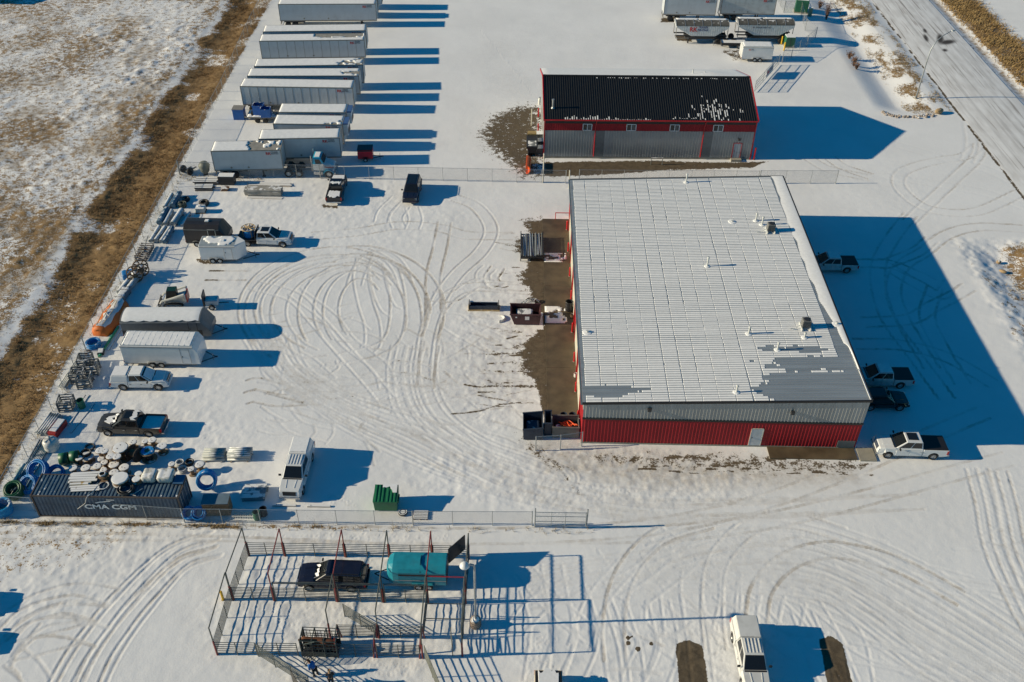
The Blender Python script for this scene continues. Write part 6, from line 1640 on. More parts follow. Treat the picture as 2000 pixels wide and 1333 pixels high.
# green dumpster, tyre, pallet
x, y = at(754, 1000); t = thing('dumpster', 'green dumpster with ribbed snowy lids by the near fence', 'dumpster', (x, y + .75, 0), 0)
B().hexa([(-.95, -.72, .1), (.95, -.72, .1), (.95, .78, .1), (-.95, .78, .1), (-1.0, -.8, 1.25), (1.0, -.8, 1.25), (1.0, .85, 1.5), (-1.0, .85, 1.5)]).build('body', m_bingreen, t, bevel=.02)
for s in (-.5, .5):
    lid = B().add([], []); lid.hexa([(s - .49, -.84, 1.25), (s + .49, -.84, 1.25), (s + .49, .88, 1.51), (s - .49, .88, 1.51), (s - .49, -.84, 1.32), (s + .49, -.84, 1.32), (s + .49, .88, 1.58), (s - .49, .88, 1.58)]); lo = lid.build('lid', m_bingreen, t)
    for k in range(3): B().hexa([(s - .40 + k * .3, -.82, 1.32), (s - .25 + k * .3, -.82, 1.32), (s - .25 + k * .3, .85, 1.58), (s - .40 + k * .3, .85, 1.58), (s - .38 + k * .3, -.8, 1.37), (s - .27 + k * .3, -.8, 1.37), (s - .27 + k * .3, .83, 1.63), (s - .38 + k * .3, .83, 1.63)]).build('lid_rib', m_bingreen, lo)
r = random.Random(4); vs = []; fs = []; n = 14
for i in range(n + 1):
    xx = -.30 + 1.22 * i / n; y1 = .60 + r.uniform(-.06, .06) - (.5 if i > 9 else .2 if i > 7 else 0)
    for yy in (y1, .86): vs.append((xx, yy, 1.25 + (yy + .8) / 1.65 * .25 + .10))
    for yy in (y1 - .02, .88): vs.append((xx, yy, 1.25 + (yy + .8) / 1.65 * .25 + .19))
for i in range(n):
    a = 4 * i; fs += [(a + 2, a + 3, a + 7, a + 6), (a, a + 2, a + 6, a + 4), (a + 1, a + 5, a + 7, a + 3)]
B().add(vs, fs).build('lid_snow', m_snow, t)
for s in (-1, 1): B().box(min(s * 1.0, s * 1.1), max(s * 1.0, s * 1.1), -.4, .4, .75, .95).build('fork_pocket', m_bingreen, t)
x, y = at(787, 1003); t = thing('scrap_rubber', 'snowy old tyre lying beside the green dumpster', 'tyre', (x, y, 0)); B().lathe([(.22, 0), (.36, .02), (.40, .1), (.36, .2), (.22, .22), (.22, .01)], 20).build('tread', m_tyre, t); B().lathe([(.20, .05), (.34, .225), (.36, .21)], 20).build('snow_ring', m_snow, t)
def pallet(label, x, y, rz=0, z=0, m=None, group=None, L=1.2, Wd=1.0):
    t = thing('pallet', label, 'pallet', (x, y, z), rz, group); m = m or m_snowwood
    for k in range(6): B().box(-L / 2, L / 2, -Wd / 2 + k * Wd / 6 + .02, -Wd / 2 + (k + 1) * Wd / 6 - .03, .12, .15).build('slat', m, t)
    for s in (-.45, 0, .45): B().box(s * L - .05, s * L + .05, -Wd / 2, Wd / 2, 0, .12).build('runner', m_brownw, t)
    return t
x, y = at(822, 1007); pallet('snowy wooden pallet near the green dumpster', x, y, 0)
# ---- things along the left fence
x, y = at(99, 884); t = thing('water_tank', 'white plastic water tank with a ribbed lid at the left fence', 'water tank', (x, y + .5, 0), 0)
B().lathe([(.60, 0), (.66, .1), (.66, .45), (.63, .5), (.66, .55), (.66, .9), (.55, 1.08), (.40, 1.16), (.0, 1.2)], 26).build('shell', m_poly, t, smooth=True)
for a in (0, rad(60), rad(120)): B().cbox(0, 0, 1.19, 1.0, .06, .05, a).build('lid_rib', mat('grey_tank_rib', (.35, .36, .36), rough=.5), t)
x, y = at(110, 851); t = thing('red_box', 'red steel box with a snowy lid by the left fence', 'box', (x, y + .6, 0), rad(80)); B().box(-.95, .95, -.38, .38, 0, .6).build('body', mat('red_box_paint', (.38, .03, .025), rough=.5), t, bevel=.02); B().box(-.7, .9, -.3, .36, .6, .68).build('lid_snow', m_snow, t, bevel=.03)
x, y = at(97, 836); pipes('red and white bundle of tubes behind the red box', x, y + .2, 2.6, 5, .11, rad(82), m_greyp, 2)
pipes('long grey pipes lying along the left fence behind the coils', -42.1, 57.3, 6.5, 9, .07, rad(88), m_bluegrey, 1, splay=.02)
t = thing('duct_pipe', 'pale green pipe leaning at the left fence corner', 'pipe', (-43, 54.5, 0)); B().tube((0, 0, .2), (.4, 2.6, .5), .16, 10).build('shell', mat('pale_green_pipe', (.35, .45, .42), rough=.5, snow=.4), t); B().tube((0, -.03, .197), (.005, .0, .2), .12, 10).build('bore', m_dark, t)
def stillage(label, px, py, group):
    x, y = at(px, py); t = thing('steel_stillage', label, 'steel rack', (x, y + .6, 0), .15, group); m = m_greysteel
    for sx in (-.62, .62):
        for sy in (-.6, .6): B().box(sx - .05, sx + .05, sy - .05, sy + .05, 0, 1.15).build('post', m, t)
    for z in (.15, .45, .75, 1.08):
        for sy in (-.6, .6): B().box(-.62, .62, sy - .04, sy + .04, z, z + .12).build('rail', m, t)
        for sx in (-.62, .62): B().box(sx - .035, sx + .035, -.55, .55, z, z + .12).build('rail', m, t)
    for k in range(5): B().box(-.6, .6, -.5 + k * .22, -.38 + k * .22, .27, .33).build('slat', m_snowsteel, t)
G8 = 'grey steel stillages by the left fence'
for px, py, lb in ((166, 722, 'grey steel stillage farthest from the camera in the left fence row'), (178, 735, 'grey steel stillage set a step right of the farthest one'), (151, 750, 'grey steel stillage, middle of the left fence row'), (164, 760, 'grey steel stillage just left of the white canopy pickup'), (128, 805, 'grey steel stillage nearest the camera beside the green barrel')): stillage(lb, px, py, G8)
pipes('white plastic pipes lying along the left fence past the stillages', *at(141, 727), 5.0, 4, .08, rad(86), m_poly, 1, splay=.01)
planks('snowy planks lying between the green barrel and the dark pickup', *at(150, 800), 0, 4.2, 2, rad(84), m=m_snowwood, w=.28)
planks('grey plank strip lying left of the dark pickup', *at(163, 815), 0, 4.0, 1, rad(80), m=m_snowsteel, w=.2)
t = thing('green_pipe', 'bright green pipe lying beside the white cargo trailer', 'pipe', (*at(213, 669), 0), rad(86)); B().tube((-2.4, 0, .14), (2.4, 0, .14), .13, 10).build('shell', mat('bright_green_pipe', (.02, .30, .17), rough=.4, snow=.15), t); B().box(-2.45, -2.2, -.1, .1, 0, .06).box(2.2, 2.4, -.1, .1, 0, .06).build('bearer', m_wood, t)
planks('snowy board beside the bright green pipe', *at(224, 664), 0, 3.5, 1, rad(87), m=m_snowwood, w=.25)
t = thing('parts_box', 'small dark box with a snowy lid near the blue coil', 'box', (*at(198, 690), 0), .2); B().box(-.3, .3, -.4, .4, 0, .3).build('body', m_dark, t); B().box(-.25, .25, -.35, .35, .3, .38).build('lid_snow', m_snow, t, bevel=.03)
planks('rusty rods beside the small dark box', *at(168, 690), 0, 2.2, 4, rad(75), m=m_rust, w=.08, board='rod')
# orange covered stack
a = Vector(at(196, 657)); c = Vector(at(238, 594)); d = c - a; yw = math.atan2(d.y, d.x); mid = (a + c) / 2
t = thing('covered_stack', 'long orange tarped stack topped with snow beside the left fence', 'covered stack', (mid.x, mid.y, 0), yw); Ls = d.length
r = random.Random(3); rings = []
for i in range(19):
    x = -Ls / 2 + Ls * i / 18; s = 1.0 if 1 < i < 17 else (.80 if i in (1, 17) else .65); hh = (.95 + .12 * math.sin(i * .9)) * (1 - .15 * (i / 18))
    ring = []
    for yy, zz in ((-1.15, 0), (-1.02, .35), (-.80, hh * .82), (-.55, hh), (0, hh + .08), (.5, hh), (.78, hh * .78), (1.05, .3), (1.2, 0)): ring.append((x + r.uniform(-.05, .05), yy * s * (1 + r.uniform(-.06, .06)), zz * (1 if 0 < i < 18 else .8) * (1 + r.uniform(-.05, .05))))
    rings.append(ring)
B().loft(rings).build('tarp', m_orange, t, smooth=True)
sn = []
for i in range(1, 18):
    q = rings[i]; w0, w1 = q[2], q[6] if i % 5 else q[5]
    sn.append([(w0[0], w0[1] * .9, w0[2] + .05), (q[3][0], q[3][1], q[3][2] + .07), (q[4][0], q[4][1], q[4][2] + .08), (q[5][0], q[5][1] * (.5 + .5 * math.sin(i) ** 2), q[5][2] + .06)])
vs = [p for q in sn for p in q]; fs = []
for i in range(len(sn) - 1):
    for k in range(3): fs.append((4 * i + k, 4 * i + k + 1, 4 * i + 5 + k, 4 * i + 4 + k))
B().add(vs, fs).build('tarp_snow', m_snow, t, smooth=True)
for k in (-.45, .1, .5): B().path([(-Ls * .42, k * .6, 1.12), (0, k, 1.22), (Ls * .35, k * .3, 1.18)], .035, 5).build('pole', m_ply, t)
bundle('snowy wrapped bundle at the far end of the orange covered stack', *at(241, 583), 0, 2.6, .9, .7, yw, mat('grey_sheeting', (.14, .17, .21), rough=.5, snow=.6), seed=5)
pipes('grey boxy duct lying toward the blue coil and spoked reels', *at(255, 559), 3.4, 2, .32, rad(80), m_greyp, 1)
bundle('crumpled blue tarp and pipe coil beside the spoked reels', *at(253, 542), 0, 1.3, 1.2, .75, .4, mat('bright_blue_tarp', (.01, .16, .44), rough=.5, snow=.1), seed=6, strap=False)
# stacked ladder frames
a = at(265, 511); c = at(290, 511); t = thing('ladder_frames', 'stack of rusty ladder frames leaning at the left fence', 'frames', (a[0], a[1], 0), .0)
for l in range(3):
    for k in range(7): B().box(-.1, 1.35, k * .42 + l * .1, k * .42 + .09 + l * .1, .15 + l * .22, .24 + l * .22).build('rung', m_rust, t)
    for sx in (0, 1.2): B().box(sx - .05, sx + .05, 0, 3.0, .06 + l * .22, .15 + l * .22).build('side_rail', m_greysteel, t)
B().tube((.4, 1.4, .2), (.9, 2.9, 1.6), .05).build('brace', m_greysteel, t); B().tube((.4, 1.4, .6), (1.2, .2, 1.3), .05).build('brace', m_greysteel, t)
# three pairs of duct bundles: each pipe its own thing
G9 = 'large pipes lying in rows by the left fence'
ZI = lambda x, y, z=.2: at(240 + .15 * x, 360 + .15 * y, z)
for i, (p0, p1, r, m, lb) in enumerate([((545, 310), (642, 140), .24, m_greyp, 'white wrapped pipe at the left end of the far row of large pipes'), ((596, 305), (680, 158), .16, m_greyp, 'thin white pipe in the middle of the far row of large pipes'), ((650, 300), (745, 130), .34, m_bluegrey, 'thick blue ended duct at the right end of the far row of large pipes'),
        ((478, 525), (578, 345), .36, m_bluegrey, 'thick blue grey duct at the left end of the middle row of large pipes'), ((548, 535), (640, 360), .28, m_greyp, 'white pipe second from the left in the middle row of large pipes'), ((655, 540), (772, 360), .36, m_greyp, 'thick white pipe third from the left in the middle row of large pipes'), ((765, 540), (875, 370), .16, m_greyp, 'thin white pipe at the right end of the middle row of large pipes'),
        ((365, 755), (478, 565), .26, m_greyp, 'white pipe at the left end of the near row of large pipes'), ((430, 750), (555, 575), .28, m_greyp, 'white pipe in the middle of the near row of large pipes'), ((500, 760), (620, 580), .26, m_greyp, 'white pipe second from the right in the near row of large pipes'), ((540, 765), (650, 575), .26, m_bluegrey, 'grey pipe at the right end of the near row of large pipes')]):
    a = Vector(ZI(*p0)); c = Vector(ZI(*p1)); d = c - a
    t = thing('large_pipe', lb, 'pipe', ((a.x + c.x) / 2, (a.y + c.y) / 2, 0), math.atan2(d.y, d.x), G9)
    B().lathe([(r * .85, -d.length / 2 + .05), (r * .9, -d.length / 2), (r, -d.length / 2 + .02), (r, d.length / 2), (r * .85, d.length / 2)], 14, 'x', (0, 0, r + .06)).build('shell', m, t, smooth=False)
    for f in (-.35, .35): B().box(f * d.length - .05, f * d.length + .05, -r * 1.1, r * 1.1, 0, .07).build('bearer', m_rust, t)
planks('two short white boards between the pipes of the middle row', *ZI(640, 460), 0, 1.3, 2, rad(62), m=m_snowwood, w=.18)
x, y = at(391, 418); t = thing('transformer_box', 'pale grey transformer box with a snowy top by the pipe rows', 'box', (x, y + .5, 0), .05); B().box(-.55, .55, -.5, .5, .1, .7).build('body', mat('pale_grey_cabinet', (.42, .45, .43), rough=.5, snow=.7), t, bevel=.06); B().box(-.25, .1, -.1, .25, .7, .9).build('cap', m_snow, t, bevel=.05); B().box(-.6, .6, -.55, .55, 0, .1).build('base', m_brownw, t)
# steel and timber by the middle fence
ZJ = lambda x, y, z=0: at(240 + .25 * x, 320 + .25 * y, z)
planks('rear stack of dark steel beams with snow by the middle fence', *ZJ(660, 150), 0, 3.0, 3, .02, m=m_snowsteel, w=.3, layers=3, th=.16, board='beam', gap=.12)
planks('front stack of dark steel beams with snow by the middle fence', *ZJ(645, 200), 0, 2.2, 3, .02, m=m_snowsteel, w=.25, layers=3, th=.16, board='beam', gap=.10)
x, y = ZJ(815, 165); t = thing('steel_bin', 'dark open steel bin with a snowy top by the middle fence', 'bin', (x, y + .3, 0), 0); B().box(-1.0, 1.0, -.5, .5, .1, 1.2).build('body', m_dark, t); B().box(-.95, 1.0, -.45, .5, 1.2, 1.28).build('top_snow', m_snow, t, bevel=.03)
planks('small pile of brown blocks in front of the steel bin', *ZJ(800, 205), 0, .8, 3, 0, m=m_rust, w=.25, layers=3, th=.12, board='block')
planks('long thin boards lying at the foot of the middle fence', *ZJ(1150, 165), 0, 5.5, 3, -.01, m=m_snowwood, w=.25, layers=2, th=.08)
x, y = ZJ(1100, 248); planks('large banded stack of grey timber by the black pickup', x, y + .3, .12, 4.6, 4, 0, m=mat('grey_timber', (.33, .31, .27), rough=.8, var=.2, snow=.35), w=.28, layers=6, th=.13, board='board', jit=.06)
planks('snowy boards lying in front of the grey timber stack', *ZJ(1110, 268), 0, 4.4, 2, .0, m=m_snowwood, w=.2)
# axle and wheels, grey cone at the fence corner
x, y = at(364, 343); t = thing('wheel_axle', 'pair of black wheels on a bare axle by the left fence corner', 'axle', (x, y + .5, 0), rad(60))
for yy in (-.6, .6): wheel(t, 0, yy, .5, .32, m_dark)
B().tube((0, -.9, .5), (0, .9, .5), .08).build('axle_tube', m_dark, t); B().box(.2, 1.4, -.3, .3, .3, .5).build('frame', m_greysteel, t)
x, y = at(401, 343); t = thing('grey_hopper', 'grey cone shaped hopper beside the short semi trailer', 'hopper', (x, y + .3, 0)); B().lathe([(.15, 0), (.55, .5), (.75, 1.3), (.45, 1.75), (.1, 1.85)], 16).build('shell', mat('olive_grey_cone', (.16, .17, .15), rough=.6), t, smooth=True); B().lathe([(.3, 0), (.3, .06)], 12).build('foot', m_dark, t)
# ---- loading side of the workshop
x0, y0 = at(1017, 512); x1, _ = at(1061, 512)
t = thing('pipe_cradle', 'steel cradle packed with silver pipes at the apron edge', 'pipe rack', ((x0 + x1) / 2, y0 + 2.5, 0), 0); w = (x1 - x0)
q = random.Random(9); m_pd = mat('dull_pipe', (.16, .17, .17), rough=.5, metal=.3)
for k in range(13):
    rr_ = q.uniform(.045, .10); xx = -w / 2 + .15 + (w - .3) * k / 12
    B().tube((xx + q.uniform(-.06, .06), -2.3 + q.uniform(0, .15), .62 + q.uniform(0, .2)), (xx + q.uniform(-.14, .14), 2.3 - q.uniform(0, .3), .66 + q.uniform(0, .2)), rr_, 8).build('pipe', m_silver if k % 3 else m_pd, t)
for yy in (-2.35, 2.35):
    B().box(-w / 2, w / 2, yy - .05, yy + .05, .5, .62).build('cross_bar', m_dark, t)
    for sx in (-w / 2, w / 2): B().box(sx - .05, sx + .05, yy - .05, yy + .05, 0, 1.0).build('post', m_dark, t)
for sx in (-w / 2, w / 2): B().box(sx - .04, sx + .04, -2.35, 2.35, .88, .96).build('side_rail', m_dark, t)
B().box(-w / 2, w / 2, -2.3, 2.3, .28, .34).build('tray', m_dark, t)
x0, y0 = at(914, 607); x1, _ = at(976, 607); t = thing('steel_trough', 'dark steel trough lying on a wooden skid beside the brown dumpster', 'trough', ((x0 + x1) / 2, y0 + .4, 0), 0); w = x1 - x0
B().box(-w / 2, w / 2, -.5, .5, 0, .14).build('skid', m_ply, t)
B().box(-w / 2 + .2, w / 2 - .2, -.40, -.32, .14, .62).box(-w / 2 + .2, w / 2 - .2, .30, .38, .14, .62).build('side_plate', m_binnavy, t); B().box(-w / 2 + .2, w / 2 - .2, -.32, .30, .14, .22).build('bottom_plate', m_binnavy, t)
for s in (-1, 1): B().box(s * w / 2 * .93 - .04, s * w / 2 * .93 + .04, -.45, .45, .14, .85).build('end_plate', m_dark, t)
B().box(-w / 2 + .2, w / 2 - .2, .28, .42, .62, .70).build('edge_snow', m_snow, t)
def open_bin(label, x0, x1, y0, d, h, m, slope=0.0, name='dumpster', cat='dumpster', group=None, low=0):
    t = thing(name, label, cat, ((x0 + x1) / 2, y0, 0), 0, group); w = (x1 - x0) / 2; e = .06
    B().prism([(-w + slope, .06), (w - slope * .3, .06), (w, h), (-w, h - low)], 'y', 0, e).build('front_wall', m, t)
    B().prism([(-w + slope, .06), (w - slope * .3, .06), (w, h), (-w, h - low)], 'y', d - e, d).build('back_wall', m, t)
    B().hexa([(-w + slope, e, .06), (-w + slope + e, e, .06), (-w + slope + e, d - e, .06), (-w + slope, d - e, .06), (-w, e, h - low), (-w + e, e, h - low), (-w + e, d - e, h - low), (-w, d - e, h - low)]).build('end_wall', m, t)
    B().hexa([(w - slope * .3 - e, e, .06), (w - slope * .3, e, .06), (w - slope * .3, d - e, .06), (w - slope * .3 - e, d - e, .06), (w - e, e, h), (w, e, h), (w, d - e, h), (w - e, d - e, h)]).build('end_wall', m, t)
    B().box(-w + slope, w - slope * .3, e, d - e, .05, .12).build('floor', m, t)
    B().prism([(-w - .04, h - low - .03), (w + .04, h - .03), (w + .04, h + .06), (-w - .04, h - low + .06)], 'y', -.05, e + .01).build('top_rail', m, t)
    B().prism([(-w - .04, h - low - .03), (w + .04, h - .03), (w + .04, h + .06), (-w - .04, h - low + .06)], 'y', d - e - .01, d + .05).build('top_rail', m, t)
    return t
xa, ya = at(996, 635); xb_, _ = at(1056, 635); t = open_bin('dark brown scrap dumpster beside the thawed apron', xa, xb_, ya, 1.9, 1.35, m_binbrown, slope=.45)
B().box(-.05, .40, -.02, -.005, .7, 1.15).build('sign_plate', m_white, t); B().box(-1.05, -.88, -.02, -.005, .95, 1.1).build('sign_plate', m_white, t)
bundle('snowy scrap heap lying inside the brown dumpster', (xa + xb_) / 2 - .1, ya + .95, .6, 1.7, 1.1, .5, 0, mat('mixed_scrap', (.20, .21, .22), rough=.6, metal=.3, snow=.5), seed=8, strap=False)
x, y = at(1030, 593); pallet('snowy pallet of pipe offcuts behind the brown dumpster', x - .2, y, 0, L=2.0, Wd=1.2)
t = thing('pipe_offcuts', 'bent grey pipe offcuts heaped on the pallet behind the brown dumpster', 'pipes', (x, y, .16), 0); q = random.Random(2)
for k in range(9):
    a = q.uniform(-.8, .6); yy = q.uniform(-.4, .4); B().path([(a, yy, .06), (a + .35, yy + .15, .12 + q.random() * .3), (a + .75, yy + q.uniform(-.3, .3), .08)], .045, 6).build('pipe', m_silver if k % 2 else m_snowsteel, t)
x, y = at(981, 628); t = thing('pipe_elbow', 'white half ring of pipe standing near the brown dumpster', 'pipe', (x, y, 0)); B().path([(.75 * cos(a) - .5, .55 * sin(a) + .4, .10) for a in [rad(-75 + 150 * k / 10) for k in range(11)]], .12, 8).build('arc', m_poly, t); B().ring(.13, .03, 12, 5, (-.3, -.14, .10), 'x').build('flange', m_greyp, t)
barrel('tall black barrel against the workshop doors', 1111, 606, .40, 1.15, m_plastic, 'barrels along the workshop doors', z=.07); barrel('small rusty bucket below the black barrel at the workshop doors', 1117, 621, .17, .4, m_rust, None, 'bucket', 'bucket', z=.07); barrel('small pale bucket by the second door from the front', 1124, 736, .17, .4, m_poly, None, 'bucket', 'bucket', z=.07)
G10 = 'red bollards along the workshop doors'
def bollard(label, px, py, m=m_redt, h=1.25, r=.09, group=G10, z=.07, name='bollard'):
    x, y = at(px, py, z); t = thing(name, label, 'bollard', (x, y, z), 0, group); B().lathe([(r, 0), (r, h - .06), (r * .7, h - .01), (.01, h)], 12).build('post', m, t); B().lathe([(r * 1.5, -.01), (r * 1.5, .03)], 12).build('base', m_conc, t)
for i, (px, py) in enumerate([(1107, 449), (1109.5, 491.5), (1112.5, 540), (1115, 585), (1117.5, 649), (1121, 706.5), (1124, 765), (1128, 821)]):
    bollard('red bollard at the workshop doors, ' + ['farthest of eight', 'second farthest of eight', 'third farthest of eight', 'fourth farthest, just behind the black barrel', 'fifth farthest, just before the black barrel', 'third nearest of eight', 'second nearest of eight', 'nearest of eight'][i], px, py)
t = thing('barrier_arm', 'thin red barrier pole at the far end of the apron', 'barrier', (*at(1084, 428, .1), .07)); B().tube((0, 0, .9), (2.0, 0, .9), .05).build('arm', m_redt, t); B().tube((.05, 0, 0), (.05, 0, .95), .05).build('post', m_redt, t); B().tube((1.95, 0, 0), (1.95, 0, .95), .05).build('post', m_redt, t)
# bins at the near left corner of the workshop
xa, ya = at(1021, 860); xb_, _ = at(1060, 860); t = open_bin('navy scrap dumpster farthest from the workshop corner', xa, xb_, ya, 2.2, 1.55, m_binnavy, slope=.05, low=.25, group='dumpsters at the workshop corner')
bundle('dark rubbish lying in the navy dumpster', (xa + xb_) / 2, ya + 1.1, .5, 1.2, 1.5, .35, 0, mat('blue_rubbish', (.03, .05, .09), rough=.6, snow=.15), seed=9, strap=False)
xa2, ya2 = at(1063, 852); t = open_bin('narrow navy bin squeezed between two dumpsters', xa2, xa2 + .65, ya2, 1.7, 1.6, m_binnavy, group='dumpsters at the workshop corner')
xa, ya = at(1078, 856); xb_, _ = at(1130, 856); t = open_bin('grey dumpster filled with orange fencing at the workshop corner', xa, xb_, ya, 1.6, 1.35, mat('grey_dumpster_paint', (.14, .135, .125), rough=.6, var=.2, dirt=.3), group='dumpsters at the workshop corner')
t = thing('orange_fencing', 'tangle of orange fencing inside the grey dumpster', 'fencing', ((xa + xb_) / 2 + .3, ya + .8, .9)); q = random.Random(12); m_or = mat('orange_plastic', (.75, .10, .02), rough=.5)
for k in range(11): a = q.uniform(-1.0, .3); B().path([(a, q.uniform(-.4, .4), q.uniform(0, .2)), (a + .45, q.uniform(-.5, .5), q.uniform(.1, .3)), (a + .9 * q.random() + .3, q.uniform(-.4, .4), q.uniform(0, .25))], .05, 5).build('strip', m_or, t)
t = thing('white_pail', 'white pail ring lying in the grey dumpster', 'pail', (xa + .55, ya + .6, .95)); B().ring(.18, .06, 16, 6).build('ring', m_white, t); B().lathe([(.15, -.2), (.17, 0)], 14).build('shell', m_white, t)
for px, lb in ((1100, 'dark tilted drum behind the grey dumpster, left of two'), (1117, 'dark tilted drum behind the grey dumpster, right of two')):
    barrel(lb, px, 824, .33, .95, m_binnavy, 'tilted drums behind the grey dumpster')
# ---- beside the shed
G11 = 'red bollards beside the shed'
for px, py, lb in ((1051.5, 229, 'red bollard at the rear left of the shed'), (1051, 259, 'red bollard at the front left of the shed')): bollard(lb, px, py, h=1.4, group=G11, z=0)
for px, py, lb in ((1472, 312, 'red bollard at the near right corner of the shed'), (1466, 305, 'dark red bollard tucked by the right wall of the shed')): bollard(lb, px, py, h=1.8, r=.12, group='red bollards at the right corner of the shed', z=0)
x, y = at(1039, 308); t = thing('salt_spreader', 'dark hopper spreader with an ochre cover standing left of the shed', 'spreader', (x, y + 2.0, 0), 0)
B().hexa([(-.4, -1.8, .5), (.4, -1.8, .5), (.4, 1.4, .5), (-.4, 1.4, .5), (-.75, -1.9, 1.5), (.75, -1.9, 1.5), (.75, 1.5, 1.5), (-.75, 1.5, 1.5)]).build('hopper', m_dark, t); B().box(-.6, .6, 1.5, 2.3, .6, 1.7).build('engine_cover', mat('ochre_cover', (.34, .24, .10), rough=.6), t); B().box(-.55, .55, -1.7, -.2, 1.5, 1.56).build('load', m_greysteel, t)
for s in (-.5, .5): B().box(s - .07, s + .07, -1.8, 2.0, 0, .5).build('skid', m_dark, t)
for k, (px, py) in enumerate(((1053, 273), (1054, 287), (1053, 301))):
    x, y = at(px, py); t = thing('steel_box', ['grey steel box beside the shed wall, farthest of three', 'grey steel box beside the shed wall, middle of three', 'grey steel box beside the shed wall, nearest of three'][k], 'box', (x, y + .4, 0), .05, 'steel boxes beside the shed'); B().box(-.55, .55, -.5, .5, 0, .8).build('body', m_greysteel, t); B().box(-.57, .57, -.52, .52, .8, .86).build('lid', m_snowsteel, t)
x, y = at(1036, 339); t = thing('orange_plough', 'bright orange snow plough blade left of the shed', 'plough', (x, y + 1.2, 0), rad(88)); B().loft([[(-1.4 + 2.8 * i, .1 + .5 * math.sin(a) * -1 + .35, .6 - .6 * cos(a)) for a in [pi * k / 8 for k in range(9)]] + [(-1.4 + 2.8 * i, .15 + .5 * math.sin(a) * -1 + .42, .6 - .6 * cos(a)) for a in [pi * k / 8 for k in range(8, -1, -1)]] for i in (0, 1)]).build('blade', mat('orange_plough_paint', (.72, .11, .02), rough=.45), t)
for k in range(5): B().cbox(-1.2 + .6 * k, .45, .6, .06, .3, 1.0).build('rib', mat('orange_plough_paint', (.72, .11, .02), rough=.45), t)
x, y = at(1054, 205); t = thing('propane_tank', 'small white propane tank at the rear left of the shed', 'tank', (x, y, 0)); B().lathe([(.2, 0), (.25, .1), (.25, .9), (.12, 1.05)], 14).build('shell', m_poly, t, smooth=True); B().lathe([(.1, 1.05), (.1, 1.2)], 10).build('collar', m_steel, t)
x, y = at(1282, 322); t = thing('hitching_rail', 'low steel rail standing in front of the shed wall', 'rail', (x, y, 0)); b = B()
for s in (-.75, .75): B().tube((s, 0, 0), (s, 0, 1.0), .05).build('post', m_greysteel, t)
B().tube((-.8, 0, 1.0), (.8, 0, 1.0), .05).build('top_rail', m_snowsteel, t); B().tube((-.75, 0, .55), (.75, 0, .55), .03).build('mid_rail', m_greysteel, t)
# ---- service cabinets by the side road
x, y = at(1542, 94); t = thing('transformer_cabinet', 'green transformer cabinet guarded by two yellow bollards', 'transformer', (x, y + .8, 0), .0); B().box(-.75, .75, -.75, .75, .15, 1.7).build('body', m_transf, t, bevel=.03); B().box(-.05, .05, -.77, -.75, .2, 1.65).build('door_seam', m_dark, t); B().box(-.85, .85, -.85, .85, 0, .15).build('pad', m_conc, t); B().box(-.7, .7, -.7, .7, 1.7, 1.76).build('top_snow', m_snow, t)
bollard('yellow bollard behind, left of the transformer cabinet', 1526, 87, m_yellow, 1.4, .12, 'yellow bollards at the transformer', 0); bollard('yellow bollard in front, left of the transformer cabinet', 1531, 99, m_yellow, 1.4, .12, 'yellow bollards at the transformer', 0)
x, y = at(1566, 27); t = thing('transformer_cabinet', 'large green transformer cabinet at the top edge beside the wire cage', 'transformer', (x, y + 1.0, 0), -.2); B().box(-1.1, 1.1, -1.0, 1.0, .2, 2.3).build('body', m_transf, t, bevel=.03); B().box(-1.2, 1.2, -1.1, 1.1, 0, .2).build('pad', m_conc, t); B().box(-1.0, 1.0, -.9, .9, 2.3, 2.37).build('top_snow', m_snow, t)
x, y = at(1581, 32); t = thing('utility_pedestal', 'narrow pale green utility pedestal beside the large cabinet', 'pedestal', (x, y, 0)); B().box(-.3, .3, -.25, .25, 0, 1.5).build('body', mat('pale_green_cabinet', (.10, .20, .15), rough=.5), t, bevel=.03); B().box(-.33, .33, -.28, .28, 1.5, 1.56).build('cap', m_snow, t)
# ---- yellow bollard by the corral
bollard('leaning yellow bollard at the left side of the corral', 436, 1172, m_yellow, 1.1, .10, None, 0)
# ---- street lamp by the road
x, y = at(1789, 191, .15); z = hz(x, y); t = thing('street_lamp', 'tall grey street lamp with a curved arm reaching over the road', 'street lamp', (x, y, z), 0)
B().path([(0, 0, 0), (.0, 0, 3), (0, 0, 6.0), (.12, .1, 7.6), (.75, .5, 8.8), (1.8, 1.1, 9.4), (3.0, 1.8, 9.7)], [.13, .11, .09, .08, .07, .06, .05], 8).build('pole', m_steel, t, smooth=True); B().cbox(3.4, 2.0, 9.72, .7, .28, .14, .55).build('lamp_head', m_steel, t, bevel=.05); B().lathe([(.2, 0), (.2, .2)], 12).build('base', m_conc, t)
# area lamp in the corral, standing on a weighted barrel
x, y = -2.42, 41.8; t = thing('area_lamp', 'grey yard lamp on a tall pole set in a snowy barrel', 'lamp', (x, y, 0), 0)
B().lathe([(.38, 0), (.40, .05), (.40, .8), (.36, .82)], 18).build('barrel_base', mat('striped_barrel', (.34, .27, .22), rough=.7, snow=.3), t); 
for k in range(3): B().ring(.40, .03, 18, 5, (0, 0, .15 + .25 * k)).build('hoop', m_rust, t)
B().path([(0, 0, .7), (0, 0, 7.1), (-.05, 0, 7.35), (-.35, 0, 7.45)], .085, 8).build('pole', m_steel, t); B().lathe([(.30, .0), (.36, .05), (.33, .16), (.16, .34), (.05, .36)], 18, 'z', (-.70, 0, 7.2)).build('lamp_head', m_white, t, smooth=True); B().lathe([(.1, .7), (.1, 1.0), (.3, .82)], 10).build('snow_cap', m_snow, t)
